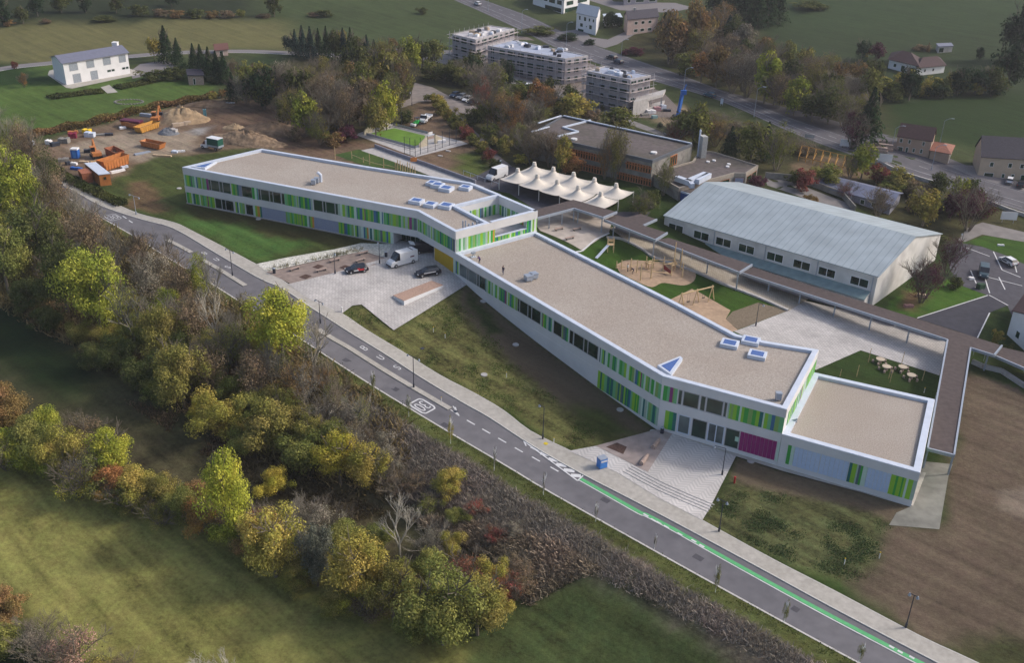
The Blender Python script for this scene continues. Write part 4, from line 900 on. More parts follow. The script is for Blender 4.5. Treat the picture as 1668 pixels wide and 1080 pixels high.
Pb=[G(*p,zt_+.2) for p in pk_b]; Pf=[G(*p,zt_+.2) for p in pk_f]
ux=(Pb[-1]-Pb[0])/4; uy=(sum(((b-f) for b,f in zip(Pb,Pf)),Vector())/5); hx=.5;hy=.5
for row,off in ((Pb,0),(Pf,0)):
    for p in row:
        o=tentunit(Vector((p.x,p.y,0)),ux,uy,.5,.5).build('membrane_peak',M_MEMB,tent,smooth=True)
for i in range(6):
    for j in (-.5,.5,1.5):
        p=Pf[0]+ux*(i-.5)+uy*j; mb=MB(); mb.tube((p.x,p.y,-1.4),(p.x,p.y,zb+.1),.1,n=6); mb.build('mast',M_WHITE,tent)

# ---------------- old flat-roofed building ----------------
zo=6.5
ol=thing('old_school_block','dark flat-roofed concrete block with orange window bands behind the tent roofs','school block',tuple(G(1062,330)))
o1=G(866,217,zo);o2=G(916,188,zo);o3=G(1128,233.5,zo);o4=G(1063,261,zo)
q=[q2(o1),q2(o4),q2(o3),q2(o2)]
slab(ol,q,-1.8,zo-.4,M_DCONC); flat_roof(ol,q,zo-.25,M_DROOF); parapet(ol,q,zo,.35,.7,mt=mat('dark_fascia',(.10,.11,.13),.7,var=.1))
st_=[G(*p,zo) for p in ((908,222),(942,214),(917,207),(962,195.5))]; mb=MB()
for a,b in zip(st_[:-1],st_[1:]): mb.beam(a,b,.5,.35)
mb.build('roof_upstand',M_CAP,ol)
mb=MB(); mb.beam(G(918,188,zo+.2),G(1126,233,zo+.2),.35,.25); mb.beam(G(877,200,zo+.2),G(914,188,zo+.2),.35,.25); mb.beam(G(866,214,zo+.2),G(895,206,zo+.2),.35,.25); mb.build('metal_coping',M_CAP,ol)
M_OW=mat('orange_window_frame',(.36,.12,.04),.6,var=.1)
for z0,z1,xs in ((3.2,5.,((920,979),(1020,1060))),(0.2,2.,((945,985),(1005,1060)))):
    for x0,x1 in xs:
        n=int((x1-x0)/4.2); 
        for k in range(n):
            a_=tpx(q[0],q[1],z0,x0+(x1-x0)*k/n); b_=tpx(q[0],q[1],z0,x0+(x1-x0)*(k+.88)/n); window(ol,q[0],q[1],a_,b_,z0,z1,glass=M_GLASS,frame=M_OW,fw=.16,sub=False)
        mb=MB(); wallbox(mb,q[0],q[1],tpx(q[0],q[1],z0,x0-2),tpx(q[0],q[1],z0,x1+1),z0+1.15,z0+1.4,.12,.05); mb.build('window_band',M_OW,ol)
a_,b_=tpx(q[1],q[2],4,1091),tpx(q[1],q[2],4,1102); window(ol,q[1],q[2],a_,b_,3.,5.6,glass=M_GLASS,frame=M_OW,fw=.2,mull=2,sub=False,out=.12)
mb=MB()
for px,py in ((1065,249),(935,227),(1004,240)): 
    p=G(px,py,zo-.2); mb=MB(); mb.prism([(p.x+.8*math.cos(k),p.y+.8*math.sin(k)) for k in np.arange(0,6.28,.628)],zo-.25,zo+.1); mb.build('roof_dome',M_WHITE,ol)
p=G(1143,252,zo-3.2); chw=thing('chimney_stack','tall concrete chimney shaft with a thin flue beside the old flat roof','chimney',(p.x,p.y,0)); mb=MB(); mb.box((p.x,p.y,3.1),(1.4,2.1,10),.3); mb.build('shaft',mat('chimney_concrete',(.36,.36,.35),.9,var=.12),chw); mb=MB(); mb.tube((p.x-.9,p.y+.3,-1),(p.x-.9,p.y+.3,9.2),.22,n=8); mb.tube((p.x-.9,p.y+.3,9.2),(p.x-.9,p.y+.3,9.6),.28,.1,n=8); mb.build('flue',M_CAP,chw)
# annex
za=3.; an=thing('old_school_annex','lower dark flat-roofed annex with orange doors between old block and hall','annex',tuple(G(1200,300)))
q=[q2(G(a,b,za)) for a,b in ((1062,281),(1106,306),(1196,281.5),(1215,282),(1235,269),(1164,247),(1140,244),(1128,262))]
slab(an,q,-3.5,za-.35,M_DCONC); flat_roof(an,q,za-.2,M_DROOF); parapet(an,q,za,.35,.9,mt=mat('buff_fascia',(.30,.26,.22),.8,var=.1))
wins(an,q[3],q[4],[(.15,.5,-.6,1.9),(.55,.92,-.6,1.9)],frame=M_OW); wins(an,q[2],q[3],[(.1,.9,-.6,1.9)],glass=M_BLIND,frame=M_OW); wins(an,q[1],q[2],[(.75,.92,-1,1.9)],frame=M_OW)
for px,py in ((1153,264),(1163,262),(1187,268),(1185,272)):
    p=G(px,py,za-.2); mb=MB(); mb.prism([(p.x+.45*math.cos(k),p.y+.45*math.sin(k)) for k in np.arange(0,6.28,.628)],za-.25,za+.1); mb.build('roof_dome',M_WHT,an)
# ducts on the small blue plant house
pz=2.; pb_=thing('plant_house','small blue-walled plant house with bulky metal ducts beside the hall roof','plant house',tuple(G(1112,330)))
q=[q2(G(a,b,pz)) for a,b in ((1100,309),(1140,322),(1165,305),(1125,296))]; slab(pb_,q,-4,pz,mat('blue_wall',(.05,.10,.30),.6,var=.15)); flat_roof(pb_,q,pz+.05,M_DROOF,.3); parapet(pb_,q,pz+.1,.25,.3)
for a,b,w_ in (((1102,290),(1125,298),1.3),((1120,297),(1150,284),1.5),((1125,300),(1128,303),1.),((1135,296),(1155,285),1.2)):
    mb=MB(); mb.beam(G(*a,pz+1.6),G(*b,pz+1.6),w_,1.1); mb.build('duct',M_CAP,pb_)
mb=MB(); mb.box((G(1093,328).x,G(1093,328).y,-.8),(1.6,1.2,1.4),.3); tag(mb.build('blue_container',M_BLUE,origin=G(1093,328)),'small bright blue container at the foot of the plant house','container')

# ---------------- scaffolded apartment blocks ----------------
def flats(label,pts,zr,floors,seed,proof):
    """pts: roof corners near-left, near-right, far-right, far-left in pixels"""
    P_=[G(*p,zr+tz(G(pts[1][0],pts[1][1]+50))) for p in pts]; zt=P_[0].z; q_=[q2(p) for p in P_]; zg=min(tz(p) for p in P_)
    t_=thing('apartment_block',label,'apartment block',(P_[1].x,P_[1].y,zg),0,'apartment blocks under construction'); slab(t_,q_,zg-1,zt-.3,M_BLOCKW); flat_roof(t_,q_,zt-.15,proof); parapet(t_,q_,zt,.4,.45,mt=mat('raw_concrete_edge',(.42,.40,.41),.9,var=.1))
    rg=random.Random(seed); fh=(zt-zg)/floors
    for A,B in ((q_[0],q_[1]),(q_[1],q_[2])):
        L=(Vector(B)-Vector(A)).length; n=max(3,int(L/3.4))
        for f in range(floors):
            for k in range(n):
                w_=rg.choice((.4,.5,.65,.8)); t0=(k+.5-w_/2)/n; window(t_,A,B,t0,t0+w_/n,zg+f*fh+.6,zg+f*fh+fh-.55,glass=M_GLASS,frame=M_BLIND,fw=.08,sub=False,out=.05)
    sc=thing('scaffold','grey tube scaffold standing round the '+label.split(' with ')[0],'scaffold',(P_[1].x,P_[1].y,zg),0,'scaffolds round the apartment blocks')
    for A,B in ((q_[0],q_[1]),(q_[1],q_[2]),(q_[3],q_[0])):
        L=(Vector(B)-Vector(A)).length; n=max(2,int(L/2.6))
        for f in range(1,floors+1):
            mb=MB(); wallbox(mb,A,B,-1.0/L,1+1.0/L,zg+f*fh-1.2,zg+f*fh-1.1,1.3,.8); mb.build('deck',M_DECK,sc)
            mb=MB()
            for hh in (.95,): wallbox(mb,A,B,-1.3/L,1+1.3/L,zg+f*fh-1.1+hh,zg+f*fh-1.04+hh,1.36,.06)
            mb.build('guard_rail',M_SCAFF,sc)
        for k in range(n+1):
            mb=MB(); t0=k/n; wallbox(mb,A,B,t0-.04/L,t0+.04/L,zg,zt+.9,1.38,.08); mb.build('upright',M_SCAFF,sc)
    mats_=[]
    for k in range(rg.choice((10,14))):   # things left on the roof
        u,v=rg.uniform(.1,.9),rg.uniform(.15,.85); p=Vector(q_[0]).lerp(Vector(q_[1]),u)+(Vector(q_[3])-Vector(q_[0]))*v; mm=rg.choice((M_WHT,M_WOOD,M_CAP,M_CREAM,M_DARK,M_WHT)); s=(rg.uniform(.8,2.4),rg.uniform(.6,1.5),rg.uniform(.3,.9)); zz=zt-.1; nm={M_WHT:'white sheeting pile',M_WOOD:'timber stack',M_CAP:'grey insulation stack',M_CREAM:'cream board stack',M_DARK:'dark material crate'}[mm]
        mb=MB(); a_=rg.uniform(0,3); mb.box((p.x,p.y,zz+s[2]/2),s,a_); mb.box((p.x,p.y,zz+s[2]+.08),(s[0]*.7,s[1]*.8,.16),a_+.1); o=mb.build('building_material',mm,origin=(p.x,p.y,zz)); mats_.append((o,nm,p))
    mats_.sort(key=lambda r:pxof(V2(r[2],zt))[0])
    ORD=['leftmost','second from left','third from left','fourth from left','fifth from left','sixth from left','seventh from left','eighth from left','ninth from left','tenth from left','fourth from right','third from right','second from right','rightmost']
    if len(mats_)==10: ORD=ORD[:9]+ORD[-1:]
    for (o,nm,p),w_ in zip(mats_,ORD): tag(o,f'{nm}, {w_} on the {label.split(" with ")[0].replace("scaffolded ","").replace(" in the middle","").replace(" nearest the crane"," by the crane").replace(" at the upper left","")} roof','building material','material left on the unfinished roofs')
    return t_,q_,zg,zt
M_SLAB=mat('wet_roof_slab',(.34,.37,.46),.6,var=.15,scale=.3)
flats('smallest scaffolded block at the upper left with raw pale roof',[(737,55),(775,64),(838,46),(800,41)],8.5,3,1,mat('pale_roof_slab',(.46,.44,.46),.8,var=.2,scale=.4))
flats('longest scaffolded block in the middle with blue-grey roof',[(795,74),(921,95),(958,90),(835,64)],8.,3,2,M_SLAB)
t_,q_,zg,zt=flats('scaffolded block nearest the crane with blue-grey roof',[(956,115),(1027,129),(1060,122),(985,107)],9.8,4,3,M_SLAB)
a=G(1030,190); b=G(1078,176); c=Vector((b.x-2,b.y+6,0)); gq=[(a.x,a.y),(b.x,b.y),(b.x+1.5,b.y+6),(a.x+1.5,a.y+6)]
gar=thing('concrete_garage','raw concrete garage with open side next to the scaffolded block by the crane','garage',(a.x,a.y,a.z)); slab(gar,gq,a.z-.5,a.z+.9,M_CONC,'wall'); mb=MB(); mb.prism(gq,a.z+3.4,a.z+4.2); mb.build('roof',M_CONC,gar); mb=MB(); mb.prism([gq[0],tuple(Vector(gq[0]).lerp(Vector(gq[1]),.5)),tuple(Vector(gq[3]).lerp(Vector(gq[2]),.5)),gq[3]],a.z+.9,a.z+3.4); mb.build('wall',M_CONC,gar)
mb=MB(); mb.box((gq[1][0]-.3,gq[1][1]+.3,a.z+2.1),(.4,.4,2.6)); mb.build('pillar',M_CONC,gar)
# blue drilling mast
p=G(1103,193); cr=thing('drilling_mast','tall bright blue drilling mast at the end of the building site','mast',p); mb=MB(); mb.beam(p,p+Vector((1.0,1,7.6)),.7,.9); mb.build('mast_column',M_BLUE,cr); mb=MB(); mb.box(p+Vector((1.2,.8,7.4)),(1.6,.9,1.2)); mb.tube(p+Vector((1.2,1,7.6)),p+Vector((1.8,1.2,9.6)),.16,n=6); mb.build('mast_head',M_BLUE,cr); mb=MB(); mb.box(p+Vector((0,0,.5)),(2.6,2,1)); mb.build('base',M_DARK,cr)
# ---------------- vehicles ----------------
def paintm(name,c): return mat(name,c,.3,var=.02,spec=.5)
M_TYRE=M_BLACK; M_RIM=mat('alloy_rim',(.45,.45,.47),.4,metal=.6); M_LIGHT=mat('headlight_lens',(.6,.62,.65),.2,spec=.6); M_TAIL=mat('tail_light',(.35,.02,.02),.3); M_CGL=mat('car_glass',(.012,.014,.02),.08,spec=.8,var=.02)
def vehicle(kind,paint,label,cat,group=None,name=None):
    """car along +x, wheels on z=0. st: (x, halfwidth, belt z, top z, top halfwidth)"""
    S=dict(
     hatch=dict(L=4.2,st=[(-2.1,.78,.62,.62,.6),(-2.0,.85,.95,1.0,.66),(-1.55,.88,.98,1.42,.62),(.35,.88,.95,1.46,.64),(1.0,.88,.93,.96,.72),(1.85,.82,.78,.78,.68),(2.1,.72,.55,.55,.6)],w=(-1.3,1.3,.32)),
     estate=dict(L=4.8,st=[(-2.4,.8,.65,.65,.6),(-2.3,.88,1.0,1.05,.68),(-1.95,.9,1.0,1.46,.64),(.25,.9,.98,1.5,.66),(1.15,.9,.95,.98,.74),(2.1,.84,.8,.8,.7),(2.4,.74,.55,.55,.6)],w=(-1.45,1.45,.34)),
     van=dict(L=6.0,st=[(-3.0,.98,1.25,2.55,.9),(-2.95,1.,1.3,2.62,.92),(1.0,1.,1.3,2.62,.92),(1.45,1.,1.3,2.3,.86),(2.1,.98,1.25,1.4,.82),(2.75,.92,1.05,1.08,.8),(3.0,.8,.6,.6,.7)],w=(-1.9,1.95,.36)),
     smallvan=dict(L=5.0,st=[(-2.5,.9,1.1,1.85,.84),(-2.45,.93,1.15,1.92,.86),(.5,.93,1.15,1.94,.86),(1.5,.92,1.1,1.15,.78),(2.3,.86,.95,.95,.75),(2.5,.75,.55,.55,.65)],w=(-1.55,1.6,.33)))[kind]
    t=thing(name or {'hatch':'parked_car','estate':'estate_car','van':'delivery_van','smallvan':'small_van'}[kind],label,cat,(0,0,0),0,group)
    st=S['st']; zb=.28; body=MB(); gl=MB()
    rings=[]
    for x,hw,bz,tz_,tw in st: rings.append([(x,-hw*.96,zb),(x,-hw,bz),(x,-tw,tz_),(x,tw,tz_),(x,hw,bz),(x,hw*.96,zb)])
    isvan=kind in('van',)
    for i in range(len(st)-1):
        a,b=rings[i],rings[i+1]; mid=(st[i][0]+st[i+1][0])/2
        for k,tgt in ((0,'p'),(1,'s'),(2,'t'),(3,'s'),(4,'p'),(5,'p')):
            k2=(k+1)%6; tall=max(st[i][3]-st[i][2],st[i+1][3]-st[i+1][2])>.2
            f=[a[k],b[k],b[k2],a[k2]]
            rise=abs(st[i][3]-st[i+1][3])>.25 and min(st[i][3],st[i+1][3])<max(s_[3] for s_ in st)-.2
            m_='p'
            if tgt=='s' and tall: m_='g' if (not isvan or mid>.9) and not(kind=='smallvan' and mid<-.5) else 'p'
            if tgt=='t' and rise and tall: m_='g'
            (gl if m_=='g' else body).add(f,[(0,1,2,3)])
    for r,fl in ((rings[0],True),(rings[-1],False)): body.add(r,[(0,1,2,3,4,5)[::-1] if not fl else (0,1,2,3,4,5)])
    body.build('body',paint,t); gl.build('windows',M_CGL,t)
    wr=S['w'][2]
    for x in S['w'][:2]:
        for y in (-1,1):
            wm=MB(); yy=y*(st[3][1]-.08); wm.tube((x,yy-.1,wr),(x,yy+.1,wr),wr,n=12); w_=wm.build('wheel',M_TYRE,t); rm_=MB(); rm_.tube((x,yy+y*.1,wr),(x,yy+y*.12,wr),wr*.6,n=8); rm_.build('rim',M_RIM,w_)
    xf=st[-2][0]; hwf=st[-2][1]; bzf=st[-2][2]
    for y in (-1,1):
        lm=MB(); lm.box((xf+.1,y*hwf*.78,bzf-.14),(.22,.3,.16)); lm.build('headlight',M_LIGHT,t)
        lm=MB(); lm.box((st[0][0]-.01,y*st[0][1]*.85,.75 if not isvan else 1.),(.05,.16,.25 if not isvan else .5)); lm.build('tail_light',M_TAIL,t)
    bm_=MB(); bm_.box((st[-1][0]+.02,0,.42),(.12,st[-1][1]*1.9,.24)); bm_.box((st[0][0]-.02,0,.42),(.12,st[0][1]*1.9,.24)); 
    bm_.f and bm_.build('bumper',M_DARK,t)
    return t
def put(o,px,py,to,dz=.05,z=None):
    """stand vehicle at pixel, its front pointing to pixel 'to'"""
    a=G(px,py,z); b=G(*to,z); o.location=(a.x,a.y,a.z+dz+(.12 if z is None else 0)); o.rotation_euler=(0,0,math.atan2(b.y-a.y,b.x-a.x)); return o
VW=paintm('white_car_paint',(.72,.72,.74)); VB=paintm('black_car_paint',(.012,.012,.02)); VD=paintm('dark_blue_car_paint',(.02,.04,.09)); VG=paintm('grey_car_paint',(.16,.165,.18)); VT=paintm('dark_green_van_paint',(.02,.055,.075))
v=vehicle('hatch',VB,'black hatchback with red and white livery parked on the plaza','car','cars standing on the plaza'); 
lv=MB(); lv.box((-.6,.895,.72),(1.3,.02,.34)); lv.box((-.2,.9,.95),(.5,.02,.2)); lv.build('side_livery',mat('red_livery',(.5,.03,.04),.4),v); lv=MB(); lv.box((.3,.897,.66),(.9,.02,.25)); lv.box((-1.5,.897,.8),(.4,.02,.2)); lv.build('side_livery',M_PAINT,v)
put(v,581,444,(560,447))
v=vehicle('van',VW,'white high-roof van parked by the school entrance with a black roof rack','van'); lv=MB(); lv.box((-1.7,1.012,1.5),(.9,.02,.22)); lv.build('side_lettering',mat('dark_red_livery',(.15,.02,.03)),v)
rk=MB(); 
for x in (-2.8,-1.9): rk.box((x,0,2.72),(.08,1.7,.08))
rk.build('roof_rack',M_DARK,v); put(v,655,431,(630,438))
v=vehicle('estate',VB,'dark estate car with a pale stripe on its side beside the timber deck','car','cars standing on the plaza'); lv=MB(); lv.box((-.1,.915,.82),(2.4,.02,.18)); lv.build('side_stripe',M_PAINT,v); put(v,697,449,(678,452))
v=vehicle('smallvan',VB,'dark car with its white tailgate raised under the school overhang','car','cars standing on the plaza')
tg=MB(); tg.beam((-2.3,0,1.95),(-3.3,0,2.25),1.6,.1); tg.build('raised_tailgate',VW,v); put(v,694,411,(716,409))
v=vehicle('van',VW,'white van parked beside the tent roofs on the dark yard','van'); put(v,809,291,(795,296))
v=vehicle('van',VW,'white van with orange lettering parked in the street by the long scaffolded block','van'); lv=MB(); lv.box((-.9,1.012,1.6),(.8,.02,.4)); lv.build('side_lettering',M_ORANGE,v); put(v,860,150,(846,149))
for i,(px,py,c,l) in enumerate(((741,158,VD,'dark blue car, leftmost of the row in the gravel car park'),(752,161,VG,'grey car, second from left in the gravel car park row'),(761.5,165,VW,'white car, third from left in the gravel car park row'),(770,169,VB,'black car, rightmost of the row in the gravel car park'))):
    put(vehicle('hatch',c,l,'car','cars parked in a row in the gravel car park'),px,py,(px-10,py+4))
put(vehicle('hatch',VW,'white car half hidden among the shrubs below the street','car'),815,181,(805,182))
put(vehicle('hatch',VB,'dark car behind the yellow tree opposite the scaffolds','car'),909,166,(898,160))
put(vehicle('hatch',VW,'white car driving on the highway at the top of the photo','car'),778,8,(765,2))
put(vehicle('hatch',VB,'black car on the highway behind the nearest scaffolded block','car'),996,96,(980,92))
put(vehicle('hatch',VD,'blue car following the black one on the highway','car'),1007,103,(992,98))
put(vehicle('hatch',paintm('teal_car_paint',(.02,.10,.16)),'teal blue car alone on the highway before the wood','car'),1156,158,(1136,152))
put(vehicle('hatch',VW,'white car in front of the cream house at the right edge','car'),1644,298,(1650,280))
put(vehicle('hatch',VB,'black car beside the white car at the right edge','car'),1662,304,(1668,288))
put(vehicle('smallvan',VT,'dark green van in the right-hand car park','van'),1601,449,(1601,462))
v=vehicle('hatch',VW,'white and black patterned car in the right-hand car park','car'); lv=MB(); lv.box((-.3,-.9,.75),(1.4,.02,.35)); lv.box((.2,.9,.7),(1.4,.02,.3)); lv.build('side_livery',M_DARK,v); put(v,1641,430,(1625,420))
# pickup and tarpaulin truck
def flatbed(paint,label,load):
    t=thing('light_truck',label,'truck'); st=[(.6,.95,1.2,2.0,.8),(1.1,.97,1.22,2.1,.82),(1.5,.97,1.2,2.05,.82),(2.1,.95,1.15,1.3,.8),(2.7,.88,.95,.98,.76),(2.85,.8,.5,.5,.7)]
    b=MB(); g_=MB(); R_=[[(x,-h,.35),(x,-h,bz),(x,-tw,tz_),(x,tw,tz_),(x,h,bz),(x,h,.35)] for x,h,bz,tz_,tw in st]
    for i in range(5):
        for k in range(6):
            f=[R_[i][k],R_[i+1][k],R_[i+1][(k+1)%6],R_[i][(k+1)%6]]; glass=(k in(1,3) and 0<i<4) or (k==2 and i in (2,3) and i==2) 
            (g_ if glass or (k==2 and i==2) else b).add(f,[(0,1,2,3)])
    b.add(R_[0],[(0,1,2,3,4,5)]); b.add(R_[-1],[(5,4,3,2,1,0)]); b.build('cab',paint,t); g_.build('windows',M_CGL,t)
    ch=MB(); ch.box((-.9,0,.55),(4.2,.9,.2)); ch.build('chassis',M_DARK,t)
    bd=MB(); bd.box((-1.3,0,.85),(3.6,2.,.1)); 
    for s_ in ((-1.3,-1,1.1,3.6,.06,.4),(-1.3,1,1.1,3.6,.06,.4),(-3.1,0,1.1,.06,2,.4),(.5,0,1.25,.06,2,.8)): bd.box(s_[:3],s_[3:])
    bd.build('load_bed',M_STEEL if load else paint,t)
    if load=='tarp':
        q_=MB(); q_.box((-1.3,0,2.0),(3.5,2.0,1.9)); q_.build('tarpaulin_cover',mat('green_tarpaulin',(.012,.085,.06),.6,var=.1),t); q_=MB(); q_.box((-1.3,0,3.0),(3.6,2.1,.1)); q_.build('tarpaulin_roof',VW,t)
    for x in (-2.1,2.05):
        for y in (-1,1): wm=MB(); wm.tube((x,y*.9-.12,.38),(x,y*.9+.12,.38),.38,n=12); w_=wm.build('wheel',M_TYRE,t); rm_=MB(); rm_.tube((x,y*1.02,.38),(x,y*1.04,.38),.2,n=8); rm_.build('rim',M_RIM,w_)
    return t
put(flatbed(VW,'white light truck with a green tarpaulin box on the building site','tarp'),345,243,(330,240))
put(flatbed(VW,'white pickup truck with open flatbed standing in mud by the ball court',None),693,198,(686,203))
# compact green and white tractor
t=thing('compact_tractor','small green and white tractor parked beside the ball court fence','tractor'); mb=MB(); mb.box((-.5,0,.9),(1.4,1.,.7)); mb.box((.5,0,.85),(.9,.8,.5)); mb.build('body',mat('tractor_green',(.03,.38,.07),.4),t); mb=MB(); 
for x,y in ((-1,-.5),(-1,.5),(0,-.5),(0,.5)): mb.box((x,y,1.6),(.08,.08,1.))
mb.box((-.5,0,2.1),(1.3,1.2,.12)); mb.build('cab_frame',M_DARK,t); mb=MB(); mb.box((1.3,0,.5),(.9,1.5,.5)); mb.build('front_bucket',VW,t)
for x,r in ((-.9,.55),(.7,.4)):
    for y in (-1,1): wm=MB(); wm.tube((x,y*.62-.13,r),(x,y*.62+.13,r),r,n=12); wm.build('wheel',M_TYRE,t)
put(t,678,205,(670,208))

# ---------------- street lamps ----------------
def lamp(label,px,py,h,arms,col,group,name='street_lamp',head=M_STEEL,ang=0,curve=False):
    p=G(px,py); t=thing(name,label,'street lamp',p,0,group); mb=MB(); mb.tube((p.x,p.y,p.z-.1),(p.x,p.y,p.z+h),.075,.05,n=8); mb.tube((p.x,p.y,p.z-.1),(p.x,p.y,p.z+.8),.14,n=8); mb.build('pole',col,t)
    for a,L in arms:
        d=Vector((math.cos(a),math.sin(a),0)); top=p+Vector((0,0,h)); mb=MB()
        if curve: 
            prev=top
            for k in range(1,7): c_=top+d*L*(k/6)+Vector((0,0,.9*math.sin(k/6*1.57))); mb.tube(prev,c_,.06,n=6); prev=c_
            e=prev
        else: e=top+d*L+Vector((0,0,-.0)); mb.tube(top,e,.05,n=6)
        mb.build('arm',col,t); hb=MB()
        if curve: hb.box(e+d*.3+Vector((0,0,.02)),(.8,.35,.14),a)
        else: hb.tube(e+Vector((0,0,-.3)),e+Vector((0,0,.02)),.2,.09,n=10)
        hb.build('lamp_head',head,t)
    return t
ga=R(-41); GP='dark street lamps along the front road'
side_=R(49)
lamp('dark double-armed lamp on the long traffic island',674,632,5.6,[(ga+.1,1.2),(ga+math.pi,1.2)],M_DARK,GP)
lamp('dark double-armed lamp by the plaza corner and the yellow-green tree',522,527,4.2,[(ga,1.),(ga+math.pi,1.)],M_DARK,GP)
lamp('dark double-armed lamp on the island beside the left lawn',379,450,5.2,[(ga+math.pi,1.2),(ga,1.1)],M_DARK,GP)
lamp('dark lamp near the yellow mark on the pavement',884,716,5.6,[(ga+math.pi,.9)],M_DARK,GP)
lamp('dark lamp on the pavement beside the lower rough lawn',1171,867,5.0,[(ga+math.pi,.8),(ga+.2,.5)],M_DARK,GP)
lamp('dark lamp beside the brown soil, lowest in the photo',1475,1024,5.0,[(ga+math.pi,.5),(ga+.2,.4)],M_DARK,GP)
lamp('pale double-headed lamp in the grass left of the school',222,350,4.2,[(ga+math.pi,1.6),(ga+.2,1.6)],M_STEEL,GP)
lamp('slim dark lamp in the grit yard by the white van',618.5,430,4.4,[(ga+math.pi,.3)],M_DARK,'plaza lamps',name='plaza_lamp')
lamp('slim dark lamp beside the black hatchback on the plaza yard',546,447,4.3,[(ga,.3)],M_DARK,'plaza lamps',name='plaza_lamp')
lamp('slim dark lamp with a square arm at the edge of the lower plaza',1176,775,4.6,[(ga+math.pi+.3,1.6)],M_DARK,'plaza lamps',name='plaza_lamp')
lamp('slim dark lamp between the soil patch and the paved court',1231,531,4.6,[(ga,.9)],M_DARK,'plaza lamps',name='plaza_lamp')
HG='tall highway lamps'
for px,py,h,l in ((849.6,53,8,'curved highway lamp above the smallest scaffolded block'),(922,75,8,'curved highway lamp above the longest scaffolded block'),(1011,103,7.5,'curved highway lamp beside the blue car'),(1111.5,165,9.5,'curved highway lamp behind the blue drilling mast'),(1228,190,8,'curved highway lamp beside the autumn wood'),(795,17,8,'straight highway lamp beside the white car at the top'),(1452,245,6,'lamp in front of the terraced steps of the brown-roofed house'),(1517,277,6,'lamp in front of the pair of pinkish houses'),(1531,232,6,'lamp behind the pair of pinkish houses')):
    lamp(l,px,py,h,[(R(-25),1.6)],M_STEEL,HG,name='highway_lamp',curve=True)
for px,py,h,l in ((817,280,3.,'pale lamp post where the side lane meets the service yard'),(1563,408,4.,'dark lamp post in front of the purple tree at the car park'),(1384,335,3.5,'pale lamp post behind the hall roof'),(671,172,4,'pale lamp post at the mouth of the gravel car park')):
    lamp(l,px,py,h,[(R(200),.4)],M_STEEL if h!=4. else M_DARK,'small lamp posts',name='lamp_post')

